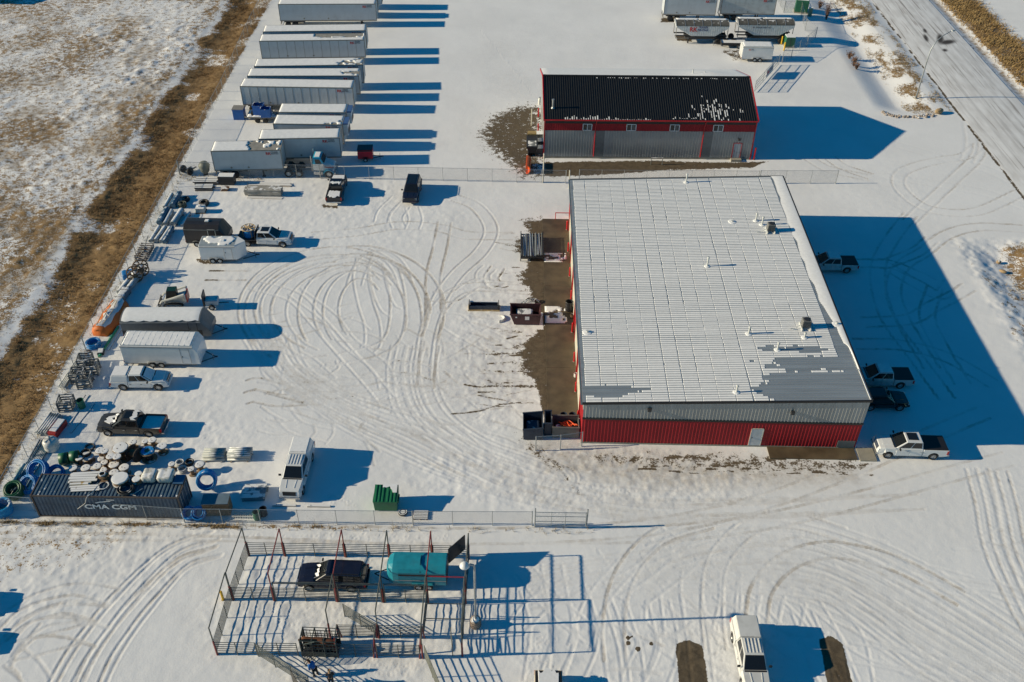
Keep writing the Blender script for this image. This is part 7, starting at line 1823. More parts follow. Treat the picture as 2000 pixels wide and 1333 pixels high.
# ------------------------------------------------------------------ corral
m_rail = mat('corral_grey_pipe', (.105, .115, .105), rough=.5, metal=.2, var=.2)
m_redp = mat('corral_red_post', (.20, .035, .035), rough=.6, var=.25)
def corral_panel(label, a, c, h=1.6, rails=7, z0=.25, group='corral panels', m=None, mids=1, name='corral_panel', posts=True, r=.028):
    m = m or m_rail; a = Vector(a); c = Vector(c); d = c - a; L = d.length
    t = thing(name, label, 'corral panel', (a.x, a.y, 0), math.atan2(d.y, d.x), group)
    def mk(): return B().tube((0, 0, 0), (L, 0, 0), r, 5).mesh('rail', m)
    for k in range(rails): inst('rail', cached(('cr', round(L, 2), r, m.name), mk), t, (0, 0, z0 + (h - z0) * k / (rails - 1)))
    xs = [0] * posts + [L] * posts + [L * (k + 1) / (mids + 1) for k in range(mids)]
    def mk2(): return B().tube((0, 0, 0), (0, 0, h + .04), .035, 6).mesh('upright', m)
    for x in xs: inst('upright', cached(('cu', h, m.name), mk2), t, (x, 0, 0))
    return t
def bow(label, x0, y0, x1, y1, h=3.4, m=None, group='corral bow frames'):
    m = m or m_rail; t = thing('bow_frame', label, 'bow frame', (x0, y0, 0), 0, group)
    for X, Y in ((0, 0), (x1 - x0, y1 - y0)):
        B().tube((X, Y, 0), (X, Y, h), .05, 6).build('post', m, t)
        B().tube((X, Y, 0), (X, Y, 1.75), .075, 6).build('sleeve', m_redp, t)
    B().tube((0, 0, h), (x1 - x0, y1 - y0, h), .05, 6).build('top_bar', m, t)
ORD = ['first', 'second', 'third', 'fourth', 'fifth', 'sixth', 'seventh', 'eighth']
RX = [-20.95, -18.03, -13.15, -9.6, -6.15, -3.2]
yb, ym, yf = 48.0, 43.75, 39.0
for i in range(5):
    corral_panel('grey pipe corral panel in the back row, %s from the left' % ORD[i], (RX[i] + .1, yb), (RX[i + 1] - .1, yb), rails=7)
for i in range(4):
    corral_panel('grey pipe corral panel in the middle row, %s from the left' % ORD[i], ((-21.2 if i == 0 else RX[i]) + .1, ym), (RX[i + 1] - .1, ym), rails=8)
corral_panel('grey pipe corral panel closing the left end of the upper pen', (-20.95, yb - .1), (-21.2, ym + .1), rails=7, mids=2); corral_panel('grey pipe corral panel closing the left end of the lower pen', (-21.25, ym - .1), (-21.3, yf + .1), rails=7, mids=2)
for i, x in enumerate(RX[:5]):
    bow('tall bow frame over the upper pen, %s from the left' % ORD[i], x, yb, x if i else -21.2, ym, m=m_redp if i in (1, 2, 4) else m_rail)
bow('tall bow frame at the right end of the upper pen', RX[5], yb, -3.25, ym, h=3.2)
for i, (x, yy) in enumerate(((-21.25, yf), (-13.2, 40.6), (-9.6, 40.6), (-6.2, 39.0), (-3.3, 39.2))):
    bow('tall bow frame over the lower pen, %s from the left' % ORD[i], x, ym, x, yy, m=m_rail)
# walk-through heads over the middle row
for i in range(1, 4):
    t = thing('head_bar', 'high cross bar over the middle row, %s from the left' % ORD[i - 1], 'cross bar', (RX[i], ym, 0), 0, 'corral cross bars'); w = RX[i + 1] - RX[i]
    B().tube((.15, 0, 2.2), (w - .15, 0, 2.2), .045).build('top_bar', m_rail, t); B().tube((.15, 0, 2.35), (w - .15, 0, 2.35), .03).build('top_bar', m_rail, t)
    for s in (.15, w - .15): B().tube((s, 0, 0), (s, 0, 2.35), .045).build('post', m_rail, t)
t = thing('head_bar', 'red high cross bar at the right end of the upper pen', 'cross bar', (RX[4], ym, 0), 0, 'corral cross bars'); B().tube((0, 0, 3.35), (2.9, 0, 3.3), .05).build('top_bar', mat('bright_red_pipe', (.33, .02, .03), rough=.5), t); B().tube((2.9, 0, 0), (2.9, 0, 3.3), .05).build('post', mat('bright_red_pipe', (.33, .02, .03), rough=.5), t)
# front row, chute lanes, right side
corral_panel('grey pipe corral panel at the left of the front row', (-21.2, yf), (-18.3, yf), rails=6); corral_panel('grey pipe corral panel between the swung gate and the cattle chute', (-18.1, yf), (-15.3, yf), rails=6)
corral_panel('front chute lane panel, first right of the cattle chute', (-12.4, 39.0), (-9.8, 39.0), rails=8); corral_panel('front chute lane panel, second right of the cattle chute', (-9.5, 39.0), (-6.4, 39.0), rails=8)
corral_panel('rear chute lane panel, first right of the cattle chute', (-12.6, 40.6), (-9.8, 40.6), rails=8); corral_panel('rear chute lane panel, second right of the cattle chute', (-9.5, 40.6), (-6.4, 40.6), rails=8)
for i, x in enumerate((-12.5, -9.65, -6.3)):
    t = thing('chute_yoke', 'pair of leaning red braces across the chute lane, %s from the left' % ORD[i], 'brace', (x, 39.8, 0), 0, 'chute lane braces')
    for s in (-1, 1):
        B().tube((-.12, s * .85, 0), (0, s * .55, 2.0), .06).build('brace', m_redp, t); B().tube((.12, s * .85, 0), (0, s * .55, 2.0), .06).build('brace', m_redp, t)
    B().tube((0, -.55, 2.0), (0, .55, 2.0), .05).build('cross_bar', m_rail, t)
corral_panel('slanting grey panel leading to the rear chute lane', (-12.4, 42.4), (-9.7, 40.75), rails=9, mids=1)
corral_panel('grey pipe corral panel on the right side, farthest of three', (-3.2, 47.9), (-3.25, 43.85), rails=7, mids=2); corral_panel('grey pipe corral panel on the right side, middle of three', (-6.2, ym - .1), (-6.25, 40.7), rails=8, mids=1, group='corral panels'); corral_panel('grey pipe corral panel on the right side, nearest of three', (-3.3, 43.6), (-3.35, 39.3), rails=7, mids=2)
corral_panel('swung open grey gate slanting toward the bottom left of the corral', (-18.2, 38.9), (-14.0, 36.4), rails=8, mids=2); corral_panel('open panel slanting out at the bottom right of the corral', (-6.0, 38.9), (-4.7, 36.0), rails=8, mids=1, h=1.7)
corral_panel('small grey gate hanging inside the right corner of the lower pen', (-4.2, 40.6), (-4.0, 39.2), rails=7, mids=0, h=1.5)
for i, yy in enumerate((42.3, 41.0)):
    t = thing('head_bar', 'bar tying the right pen to the lower pen, %s' % ('rear one' if i == 0 else 'front one'), 'cross bar', (-6.2, yy, 0), 0, 'bars at the right pen'); B().tube((0, 0, 2.0), (2.9, 0, 2.0), .04).build('top_bar', m_rail, t); B().tube((2.9, 0, 0), (2.9, 0, 2.0), .04).build('post', m_rail, t)
# squeeze chute
t = thing('cattle_chute', 'dark steel cattle squeeze chute at the front of the corral', 'cattle chute', (-15.0, 39.0, 0), -.03)
m_ch = mat('dark_green_grey_steel', (.06, .075, .07), rough=.5, metal=.3, var=.25)
Lc, Wc, Hc2 = 2.6, 1.15, 1.95
for x in (0, Lc * .33, Lc * .66, Lc):
    for yy in (0, Wc): B().tube((x, yy, 0), (x, yy, Hc2), .05).build('post', m_ch, t)
    B().tube((x, 0, Hc2), (x, Wc, Hc2), .04).build('roof_bar', m_ch, t)
for yy in (0, Wc):
    B().box(.05, Lc - .05, yy - .02, yy + .02, .05, .65).build('side_plate', m_ch, t)
    for z in (.95, 1.2, 1.6, 1.95): B().tube((0, yy, z), (Lc, yy, z), .035).build('rail', m_ch, t)
    for k in range(9): B().tube((.2 + k * .27, yy, .65), (.2 + k * .27, yy, 1.6), .022).build('bar', m_ch, t)
B().box(0, Lc, .05, Wc - .05, .03, .07).build('floor_plate', m_dark, t)
B().box(-.06, -.0, .0, .45, .1, 1.8).build('head_gate', m_ch, t); B().box(-.06, -.0, .7, Wc, .1, 1.8).build('head_gate', m_ch, t); B().tube((.3, -.1, 1.7), (1.2, -.25, 2.3), .04).build('lever', m_ch, t)
def skin_mesh(name, verts, edges, mats, parent, sub=2, smooth=True):
    me_ = bpy.data.meshes.new(name); me_.from_pydata([v[:3] for v in verts], edges, [])
    o = bpy.data.objects.new(name, me_); COL.objects.link(o)
    if parent: o.parent = parent
    sk = o.modifiers.new('skin', 'SKIN'); sk.use_smooth_shade = True
    if not me_.skin_vertices: me_.skin_vertices.new()
    for i, v in enumerate(verts):
        s = me_.skin_vertices[0].data[i]; r = v[3] if isinstance(v[3], tuple) else (v[3], v[3]); s.radius = r; s.use_root = (i == 0)
    sb = o.modifiers.new('subdivision', 'SUBSURF'); sb.levels = sub; sb.render_levels = sub
    me_.materials.append(mats)
    return o
# brown cow in the chute
t = thing('cow', 'reddish brown cow standing inside the squeeze chute', 'cow', (-14.9, 39.55, .07), -.03)
m_cow = mat('red_brown_hide', (.17, .065, .03), rough=.8, var=.3, scale=2.5)
V = [(2.0, 0, 1.08, .30), (1.4, 0, 1.02, .36), (.85, 0, 1.02, .34), (.45, 0, 1.15, .22), (.15, 0, 1.28, .17), (-.15, 0, 1.22, .14), (-.38, 0, 1.08, .09),
     (2.05, .22, .75, .16), (2.15, .24, .5, .09), (2.08, .24, .08, .06), (2.05, -.22, .75, .16), (2.15, -.24, .5, .09), (2.08, -.24, .08, .06),
     (.85, .2, .68, .13), (.82, .22, .38, .075), (.84, .22, .08, .06), (.85, -.2, .68, .13), (.82, -.22, .38, .075), (.84, -.22, .08, .06), (2.35, 0, 1.15, .05), (2.42, 0, .7, .03), (.02, .2, 1.38, .035), (.02, -.2, 1.38, .035)]
E_ = [(0, 1), (1, 2), (2, 3), (3, 4), (4, 5), (5, 6), (0, 7), (7, 8), (8, 9), (0, 10), (10, 11), (11, 12), (2, 13), (13, 14), (14, 15), (2, 16), (16, 17), (17, 18), (0, 19), (19, 20), (4, 21), (4, 22)]
skin_mesh('body', V, E_, m_cow, t)
# two people at the front of the corral
m_flesh = mat('skin', (.50, .30, .22), rough=.6); m_jk = mat('blue_jacket', (.015, .15, .45), rough=.7, var=.15); m_bk = mat('black_cloth', (.014, .014, .017), rough=.8); m_hair1 = mat('brown_hair', (.10, .045, .025), rough=.8); m_hair2 = mat('blond_hair', (.38, .22, .10), rough=.7)
def person(label, x, y, rz, lean, coat, hair, long_coat=False, group=None):
    t = thing('person', label, 'person', (x, y, 0), rz, group)
    s, c = sin(lean), cos(lean)
    def T(px, py, pz):      # bend the upper body forward (+x) about the hips
        if pz <= .92: return (px, py, pz)
        d = pz - .92; return (px * c + d * s, py, .92 + d * c - px * s)
    def vv(px, py, pz, r): q = T(px, py, pz); return (q[0], q[1], q[2], r)
    body = [(0, 0, .95, .14), vv(0, 0, 1.15, .125), vv(0, 0, 1.38, .14), vv(0, 0, 1.50, .062), vv(.02, 0, 1.60, .075), vv(.03, 0, 1.70, .09), vv(.01, 0, 1.78, .07),
            (.02, .10, .86, .095), (.06, .12, .50, .062), (-.02, .13, .09, .045), (.14, .14, .04, .04), (.02, -.10, .86, .095), (-.05, -.12, .50, .062), (-.12, -.13, .09, .045), (.04, -.14, .04, .04),
            vv(0, .19, 1.42, .062), vv(.08, .26, 1.15, .048), vv(.30, .20, 1.0, .036), vv(.38, .18, .98, .035), vv(0, -.19, 1.42, .062), vv(.08, -.26, 1.15, .048), vv(.30, -.20, 1.0, .036), vv(.38, -.18, .98, .035)]
    ed = [(0, 1), (1, 2), (2, 3), (3, 4), (4, 5), (5, 6), (0, 7), (7, 8), (8, 9), (9, 10), (0, 11), (11, 12), (12, 13), (13, 14), (2, 15), (15, 16), (16, 17), (17, 18), (2, 19), (19, 20), (20, 21), (21, 22)]
    skin_mesh('body', body, ed, m_flesh, t)
    for si in (18, 22):     # hand fingers
        hx_, hy_, hz_, _ = body[si]
        for k in range(4): skin_mesh('finger', [(hx_, hy_ - .03 + .02 * k, hz_, .010), (hx_ + .05, hy_ - .035 + .023 * k, hz_ - .01, .009), (hx_ + .085 - .008 * abs(k - 1.4), hy_ - .035 + .023 * k, hz_ - .035, .008)], [(0, 1), (1, 2)], m_flesh, t, 1)
        skin_mesh('thumb', [(hx_ - .02, hy_, hz_, .011), (hx_ + .02, hy_ + (.045 if hy_ < 0 else -.045), hz_ - .01, .010)], [(0, 1)], m_flesh, t, 1)
    jk = [(body[i][0], body[i][1], body[i][2], body[i][3] + .035) for i in (0, 1, 2, 15, 16, 17, 19, 20, 21)]
    jk[2] = (jk[2][0], jk[2][1], jk[2][2], .185); jk.append(vv(0, 0, 1.47, .09))
    skin_mesh('jacket', jk, [(0, 1), (1, 2), (2, 3), (3, 4), (4, 5), (2, 6), (6, 7), (7, 8), (2, 9)], coat, t)
    lg = [(0, 0, .93, .15)] + [(body[i][0], body[i][1], body[i][2] + (.05 if i in (9, 13) else 0), body[i][3] + .025) for i in (7, 8, 9, 11, 12, 13)]
    skin_mesh('trousers', lg, [(0, 1), (1, 2), (2, 3), (0, 4), (4, 5), (5, 6)], m_bk, t)
    for i, j in ((9, 10), (13, 14)): skin_mesh('shoe', [(body[i][0] - .05, body[i][1], .06, .055), (body[j][0] + .03, body[j][1], .045, .045)], [(0, 1)], m_bk, t, 1)
    hd = vv(-.02, 0, 1.73, .1); h2 = vv(-.06, 0, 1.62, .085); h3 = vv(.0, 0, 1.79, .075); h4 = vv(-.08, 0, 1.48, .06)
    skin_mesh('hair', [hd, h2, h3, h4], [(0, 1), (0, 2), (1, 3)], hair, t)
x, y = at(617, 1320); person('person in a blue jacket bending forward by the chute gate', x, y, rad(150), rad(38), m_jk, m_hair1)
x, y = at(648, 1338); person('person in black with blond hair standing at the bottom edge', x, y, rad(100), rad(5), m_bk, m_hair2)
# dark wire gate leaning by the people
a = Vector(at(598, 1304)); c = Vector(at(617, 1288)); t = thing('mesh_gate', 'small dark wire gate leaning between the chute and the blue jacket', 'gate', (a.x, a.y, 0), math.atan2(c.y - a.y, c.x - a.x)); w = (c - a).length
for k in range(9): B().tube((w * k / 8, 0, .1), (w * k / 8, .25, 1.5), .02).build('bar', m_dark, t)
for k in range(7): B().tube((0, k * .04, .1 + k * .23), (w, k * .04, .1 + k * .23), .02).build('bar', m_dark, t)
x, y = at(573, 1333); corral_panel('dark short panel standing at the bottom edge beside the swung gate', (x, y), (x + 1.0, y - 1.3), rails=8, mids=2, h=1.5, m=m_dark)
# ------------------------------------------------------------------ chain link fences
def link_material():
    m = bpy.data.materials.new('chain_link'); m.use_nodes = True; nt = m.node_tree; nt.nodes.clear(); L = nt.links.new
    out = nt.nodes.new('ShaderNodeOutputMaterial'); mx = nt.nodes.new('ShaderNodeMixShader'); tr = nt.nodes.new('ShaderNodeBsdfTransparent'); df = nt.nodes.new('ShaderNodeBsdfDiffuse')
    df.inputs[0].default_value = (.30, .31, .31, 1)
    tc = nt.nodes.new('ShaderNodeTexCoord'); sp = nt.nodes.new('ShaderNodeSeparateXYZ'); L(tc.outputs['Object'], sp.inputs[0])
    def mth(op, a, b):
        n = nt.nodes.new('ShaderNodeMath'); n.operation = op
        for i, v in enumerate((a, b)):
            if isinstance(v, float): n.inputs[i].default_value = v
            else: L(v, n.inputs[i])
        return n.outputs[0]
    fs = []
    for op in ('ADD', 'SUBTRACT'):          # two families of slanting wires, 6 cm apart
        v = mth('MULTIPLY', mth(op, sp.outputs[0], sp.outputs[2]), 16.0)
        fs.append(mth('GREATER_THAN', mth('PINGPONG', v, .5), .455))
    f = mth('MAXIMUM', fs[0], fs[1]); L(f, mx.inputs[0]); L(tr.outputs[0], mx.inputs[1]); L(df.outputs[0], mx.inputs[2]); L(mx.outputs[0], out.inputs[0])
    return m
m_link = link_material()
def fence(label, pts, h=1.8, step=3.05, name='chain_link_fence', group=None, mesh=True, rail=True, r=.03, endr=.05, low=False):
    t = thing(name, label, 'fence', (pts[0][0], pts[0][1], 0), 0, group); o = Vector(pts[0])
    for i in range(len(pts) - 1):
        a = Vector(pts[i]) - o; c = Vector(pts[i + 1]) - o; d = c - a; n = max(1, round(d.length / step)); ang = math.atan2(d.y, d.x); st = d.length / n
        for k in range(n + (i == len(pts) - 2)):
            p = a + d * k / n; z = hz(p.x + o.x, p.y + o.y)
            rr_ = endr if (k == 0 or k == n) else r
            def mkp(): return B().tube((0, 0, -.1), (0, 0, h + .05), rr_, 6).mesh('post', m_steel)
            inst('post', cached(('fp', h, rr_), mkp), t, (p.x, p.y, z))
        for k in range(n):
            p = a + d * k / n; z = hz(p.x + o.x, p.y + o.y)
            if rail:
                def mkr(): return B().tube((0, 0, 0), (st, 0, 0), .022, 5).mesh('top_rail', m_steel)
                inst('top_rail', cached(('fr', round(st, 3)), mkr), t, (p.x, p.y, z + h), (0, 0, ang))
                if low: inst('bottom_rail', cached(('fr', round(st, 3)), mkr), t, (p.x, p.y, z + .1), (0, 0, ang))
            if mesh:
                def mkm(): return B().add([(0, 0, .03), (st, 0, .03), (st, 0, h), (0, 0, h)], [(0, 1, 2, 3)]).mesh('mesh_panel', m_link, recalc=False)
                inst('mesh_panel', cached(('fm', round(st, 3), h), mkm), t, (p.x, p.y, z), (0, 0, ang))
    return t
fence('long chain link fence along the near edge of the yard', [(-43.0, 52.4), (-27.0, 51.25), (-8, 51.35), (1.9, 51.5)], 1.75)
fence('chain link fence between the yard and the semi trailers', [(-43.2, 108.3), (-25, 107.9), (6.6, 107.6)], 1.9)
fence('chain link fence right of the workshop ending in the open snow', [(31.6, 108.3), (41.6, 108.6)], 1.9)
fence('chain link fence between the workshop and the shed', [(8.3, 107.8), (31.4, 108.2)], 1.9)
fence('chain link fence along the brown grass, near half', [(-43.0, 52.6), (-42.9, 73), (-43.2, 90), (-43.3, 108.3)], 1.9)
fence('chain link fence along the brown grass, far half', [(-43.4, 108.5), (-43.7, 133), (-45.0, 158), (-45.2, 176)], 1.9)
fence('short wire fence sheltering the dumpsters at the workshop corner', [at(1046, 881), at(1094, 878), at(1136, 872)], 1.8, mesh=True)
R_ = [at(1592, 76), at(1575, 92), at(1545, 113), at(1527, 123)]
fence('chain link fence bending around the white cargo trailer at the side road', [at(1561, 22), at(1572, 60), R_[0], R_[1], R_[2], R_[3]], 2.0, step=3.5)
a = at(1520, 128); c = at(1473, 181)
gt = thing('yard_gate', 'open pipe gate with a banner beside the shed', 'gate', (a[0], a[1], 0), math.atan2(c[1] - a[1], c[0] - a[0])); w = math.hypot(c[0] - a[0], c[1] - a[1])
for z in (.2, .75, 1.3, 1.8): B().tube((0, 0, z), (w, 0, z), .035).build('rail', m_steel, gt)
for k in range(4): B().tube((w * k / 3, 0, .1), (w * k / 3, 0, 1.85), .04).build('post', m_steel, gt)
B().add([(0, 0, .2), (w, 0, .2), (w, 0, 1.8), (0, 0, 1.8)], [(0, 1, 2, 3)]).build('mesh_panel', m_link, gt)
an = math.atan2(c[1] - a[1], c[0] - a[0]) - pi; t = thing('banner', 'white company banner hung on the open pipe gate', 'banner', (a[0] + (c[0] - a[0]) * .40 - .02, a[1] + (c[1] - a[1]) * .40 - .06, 0), an)
B().box(-1.6, 1.6, -.03, -.01, .3, 1.6).build('cloth', mat('banner_white', (.55, .56, .58), rough=.6), t); inst('company_logo', text_mesh('RK', .9, m_logo_r), t, (-.8, -.04, .95), (pi / 2, 0, 0)); inst('company_logo', text_mesh('TRAILER\nRENTALS', .36, m_logo_b), t, (.55, -.04, 1.0), (pi / 2, 0, 0))
for s in (-1.6, 1.6): B().tube((s, -.02, .3), (s, -.02, 1.6), .02).build('hem', m_dark, t)
# sliding gate at the near fence
x0, y0 = at(1046, 1017); x1, y1 = at(1145, 1028)
t = thing('sliding_gate', 'chain link sliding gate frame at the right end of the near fence', 'gate', (x1 - 4.3, 51.25, 0), 0)
for z in (.35, .85, 1.5, 2.0): B().tube((0, 0, z), (4.25, 0, z), .03).build('rail', m_steel, t)
for x in (0, 1.35, 2.5, 4.2): B().tube((x, 0, .3), (x, 0, 2.05), .03).build('upright', m_steel, t)
B().add([(0, 0, .35), (4.2, 0, .35), (4.2, 0, 2.0), (0, 0, 2.0)], [(0, 1, 2, 3)]).build('mesh_panel', m_link, t)
for x in (0.0, 4.3): B().tube((x, .12, 0), (x, .12, 2.3), .065).build('gate_post', m_steel, t)
# tall posts at the fence corner between shed and workshop
for px, py, h, lb in ((1060.5, 357, 4.2, 'tall pale post at the fence corner in front of the shed'), (1111, 368, 2.6, 'pale post at the far left corner of the workshop'), (1038, 246, 2.6, 'thin fence post left of the shed')):
    x, y = at(px, py); t = thing('gate_post', lb, 'post', (x, y, 0)); B().tube((0, 0, 0), (0, 0, h), .08, 8).build('pole', m_cream, t); B().lathe([(.1, h), (.02, h + .06)], 8).build('cap', m_steel, t)
# wire cage at the top edge
x, y = at(1534, 25); fence('small wire cage beside the large green transformer', [(x - .3, y), (x + 3.0, y + .2), (x + 3.4, y + 6), (x - .3, y + 6), (x - .3, y)], 2.0, 3, name='wire_cage')

# ------------------------------------------------------------------ vegetation
def tufts(name, pts, hgt, blades, wid, lean, m, seed, kind='stuff', zoff=0.0):
    """dry grass: three-sided blades leaning at random around each point"""
    r = np.random.RandomState(seed); P = np.asarray(pts); n = len(P); N = n * blades
    base = np.repeat(P, blades, 0); hh = np.repeat(hgt * (0.55 + .8 * r.rand(n)), blades) * (.6 + .6 * r.rand(N))
    a = r.rand(N) * 2 * pi; off = r.rand(N) * .14; l = lean * (.4 + r.rand(N)); b2 = r.rand(N) * 2 * pi
    bx = base[:, 0] + off * np.cos(b2); by = base[:, 1] + off * np.sin(b2); bz = terrain(bx, by) - .03 + zoff
    w = wid * (.6 + .8 * r.rand(N)); px, py = -np.sin(a) * w, np.cos(a) * w
    tx = bx + hh * l * np.cos(a); ty = by + hh * l * np.sin(a); tz = bz + hh
    mx, my, mz = bx + (tx - bx) * .4, by + (ty - by) * .4, bz + hh * .62
    v = np.stack([np.stack([bx - px, by - py, bz], -1), np.stack([bx + px, by + py, bz], -1), np.stack([mx + px * .7, my + py * .7, mz], -1), np.stack([mx - px * .7, my - py * .7, mz], -1), np.stack([tx, ty, tz], -1)], 1).reshape(-1, 3).astype(np.float32)
    i = (np.arange(N) * 5)[:, None]; q = np.concatenate([i, i + 1, i + 2, i + 3], 1); tr = np.concatenate([i + 3, i + 2, i + 4], 1)
    loops = np.concatenate([q.ravel(), tr.ravel()]).astype(np.int32); st = np.concatenate([np.arange(N) * 4, N * 4 + np.arange(N) * 3]).astype(np.int32)
    me_ = bpy.data.meshes.new(name); me_.vertices.add(len(v)); me_.vertices.foreach_set('co', v.ravel()); me_.loops.add(len(loops)); me_.loops.foreach_set('vertex_index', loops); me_.polygons.add(len(st)); me_.polygons.foreach_set('loop_start', st); me_.update(calc_edges=True)
    me_.materials.append(m); o = bpy.data.objects.new(name, me_); COL.objects.link(o); o['kind'] = kind
    return o
def straw_mat(name, c0, c1):
    m = bpy.data.materials.new(name); m.use_nodes = True; nt = m.node_tree; L = nt.links.new; p = nt.nodes['Principled BSDF']
    g = nt.nodes.new('ShaderNodeNewGeometry'); n = nt.nodes.new('ShaderNodeTexNoise'); n.inputs['Scale'].default_value = .55; n.inputs['Detail'].default_value = 6; L(g.outputs['Position'], n.inputs[0])
    r = nt.nodes.new('ShaderNodeMapRange'); r.inputs[1].default_value, r.inputs[2].default_value = .35, .65; L(n.outputs[0], r.inputs[0])
    x = nt.nodes.new('ShaderNodeMixRGB'); x.inputs[1].default_value = c0 + (1,); x.inputs[2].default_value = c1 + (1,); L(r.outputs[0], x.inputs[0]); L(x.outputs[0], p.inputs['Base Color']); p.inputs['Roughness'].default_value = .8
    return m
m_straw = straw_mat('dry_straw', (.20, .110, .038), (.38, .235, .095)); m_straw2 = straw_mat('pale_straw', (.26, .19, .10), (.40, .31, .18)); m_stub = straw_mat('grey_stubble', (.28, .20, .13), (.46, .33, .21))
def scatter(n, x0, x1, y0, y1, dens, seed):
    r = np.random.RandomState(seed); x = x0 + (x1 - x0) * r.rand(n); y = y0 + (y1 - y0) * r.rand(n); k = r.rand(n) < dens(x, y); return np.stack([x[k], y[k]], 1)
edgeL = lambda x, y: smooth01(-52.6 + 3.4 * (fbm(x * .3, y, 8, 91, 4) - .5), -50.6 + 3.4 * (fbm(x * .3, y, 8, 91, 4) - .5), x) * smooth01(-43.7, -44.9, x)
tufts('grass', scatter(50000, -53.5, -43.6, 46, 178, lambda x, y: edgeL(x, y) * (.12 + .80 * smooth01(.38, .58, fbm(x, y, 4, 92, 4))), 1), .17, 4, .016, 1.2, m_straw, 1)
tufts('tall_grass', scatter(14000, -53, -44, 46, 178, lambda x, y: edgeL(x, y) * smooth01(.48, .60, fbm(x, y, 4, 192, 3)), 2), .30, 5, .016, 1.1, m_straw, 2)
tufts('field_stubble', scatter(72000, -112, -51.5, 60, 180, lambda x, y: smooth01(-51.5, -54, x) * (.10 + .25 * smooth01(-92, -53, x) * smooth01(170, 80, y) + .65 * smooth01(.46, .66, fbm(x, y, 6, 95, 4))), 3), .13, 3, .03, 1.3, m_stub, 3)
tufts('roadside_grass', np.vstack([scatter(9000, 57.5, 64, 129, 178, lambda x, y: .85 * smooth01(.38, .62, fbm(x, y * .5, 1.6, 93, 3)), 4), scatter(2500, 55.5, 63, 70, 95.5, lambda x, y: .7 * smooth01(.4, .6, fbm(x, y * .5, 1.6, 93, 3)), 5)]), .18, 4, .02, 1.1, m_straw2, 4)
tufts('far_grass', scatter(10000, 77.2, 86.5, 118, 180, lambda x, y: smooth01(77.3, 78.5, x) * smooth01(86.5, 83, x) * (.35 + .7 * smooth01(.35, .6, fbm(x, y, 4, 94, 3))), 6), .40, 5, .03, .9, straw_mat('golden_straw', (.28, .18, .07), (.46, .32, .14)), 6)
tufts('fence_weeds', np.vstack([scatter(1600, -44, 7, 50.6, 51.2, lambda x, y: .12 + .75 * (x < -22) * vnoise(x, y, 1.2, 97), 7), scatter(600, -43.6, -42.2, 52, 108, lambda x, y: .8 + 0 * x, 8), scatter(260, -43.5, -32, 106.6, 108.3, lambda x, y: .7 + 0 * x, 9)]), .28, 4, .014, 1.0, m_straw2, 7)
# shrubs at the side road
def shrub(label, px, py, h, r_, n, seed, m, group):
    x, y = at(px, py); z = hz(x, y); t = thing('shrub', label, 'shrub', (x, y, z), 0, group); r = random.Random(seed); b = B(); lf = B()
    for k in range(n):
        a = r.uniform(0, 2 * pi); d = r.uniform(.1, 1) * r_; top = (d * cos(a), d * sin(a), h * r.uniform(.6, 1)); mid = (top[0] * .4, top[1] * .4, top[2] * .55)
        b.path([(0.1 * cos(a), .1 * sin(a), 0), mid, top], [.03, .02, .008], 4)
        for q in range(6):
            s = r.uniform(.35, 1.05); p = Vector((top[0] * s, top[1] * s, top[2] * s)) + Vector((r.uniform(-.18, .18), r.uniform(-.18, .18), r.uniform(-.1, .15))); u = Vector((r.uniform(-1, 1), r.uniform(-1, 1), r.uniform(-1, 1))).normalized() * .09; v = Vector((r.uniform(-1, 1), r.uniform(-1, 1), r.uniform(-1, 1))).normalized() * .07
            lf.add([p - u, p + v, p + u, p - v], [(0, 1, 2, 3)])
    b.build('stem', mat('shrub_twig', (.10, .06, .045), rough=.9), t); o = lf.build('foliage', m, t); o['kind'] = 'stuff'
m_sh1 = mat('rust_leaves', (.22, .11, .05), rough=.8, var=.4); m_sh2 = mat('bare_twigs', (.15, .09, .08), rough=.9)
GS = 'shrubs on the ditch bank'
shrub('bare twiggy shrub at the top of the ditch bank', 1614, 36, 3.2, .9, 46, 1, m_sh2, GS); shrub('low rusty shrub near the large transformer', 1601, 14, 1.4, .9, 30, 2, m_sh1, GS)
shrub('rusty shrub on the ditch bank, upper of three', 1659, 113, 1.3, .8, 30, 3, m_sh1, GS); shrub('rusty shrub on the ditch bank, middle of three', 1667, 127, 1.5, .8, 32, 4, m_sh1, GS); shrub('rusty shrub on the ditch bank, lowest of three', 1673, 134, 1.2, .7, 26, 5, m_sh1, GS)
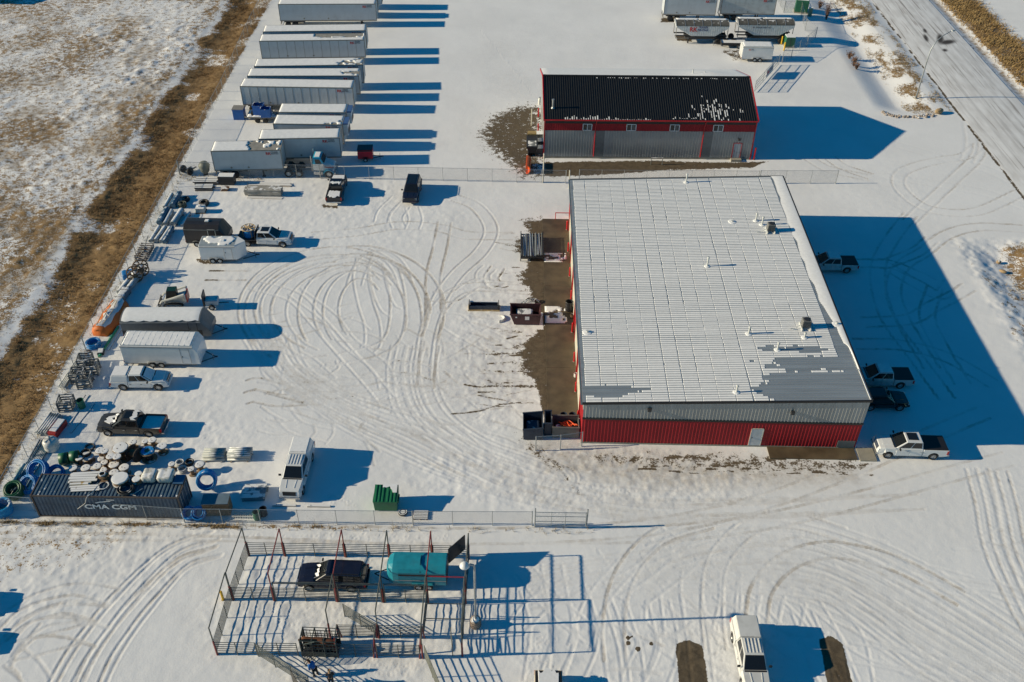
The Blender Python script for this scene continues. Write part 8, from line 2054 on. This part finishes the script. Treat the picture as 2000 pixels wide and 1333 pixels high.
# boulders and rocks at the culvert ends
m_rock = mat('pale_field_stone', (.33, .28, .24), rough=.85, var=.3, scale=2, snow=.35); m_rock2 = mat('ochre_boulder', (.34, .24, .13), rough=.85, var=.25, scale=2, snow=.3)
def rock_mesh(seed):
    def mk():
        bm = bmesh.new(); bmesh.ops.create_icosphere(bm, subdivisions=1, radius=1); r = random.Random(seed)
        for v in bm.verts: v.co *= r.uniform(.75, 1.15); v.co.z *= .7
        m_ = bpy.data.meshes.new('rock'); bm.to_mesh(m_); bm.free(); m_.materials.append(m_rock); return m_
    return cached(('rock', seed), mk)
pile = bpy.data.objects.new('rock_edging', None); COL.objects.link(pile); pile['label'] = 'line of small pale rocks edging the snowy ditch by the driveway'; pile['category'] = 'rocks'
r = random.Random(31)
pathp = [at(*p, 0) for p in ((1722, 219), (1735, 226), (1752, 229), (1775, 229), (1800, 229), (1822, 226))]
for k in range(70):
    f = k / 69 * (len(pathp) - 1.001); i = int(f); q = f - i
    x = pathp[i][0] + (pathp[i + 1][0] - pathp[i][0]) * q + r.gauss(0, .22); y = pathp[i][1] + (pathp[i + 1][1] - pathp[i][1]) * q + r.gauss(0, .25); s = r.uniform(.12, .28)
    inst('rock', rock_mesh(k % 5), pile, (x, y, hz(x, y) + s * .3), (0, 0, r.uniform(0, 6)), (s, s * r.uniform(.7, 1.2), s))
def boulder(label, px, py, s, group=None, z=0):
    x, y = at(px, py); o = inst('boulder', rock_mesh(7).copy(), None, (x, y, hz(x, y) + s[2] * .45), (0, 0, r.uniform(0, 3)), s); o.data.materials.clear(); o.data.materials.append(m_rock2); sb = o.modifiers.new('subdivision', 'SUBSURF'); sb.levels = sb.render_levels = 1; tag(o, label, 'boulder', group)
boulder('ochre boulder at the end of the roadside bank', 1833, 222, (1.3, .7, .9)); boulder('dark ochre boulder near the lower ditch, upper one', 1953, 507, (.5, .4, .5), 'boulders at the lower ditch'); boulder('pale orange boulder near the lower ditch, lower one', 1961, 525, (.7, .4, .4), 'boulders at the lower ditch')
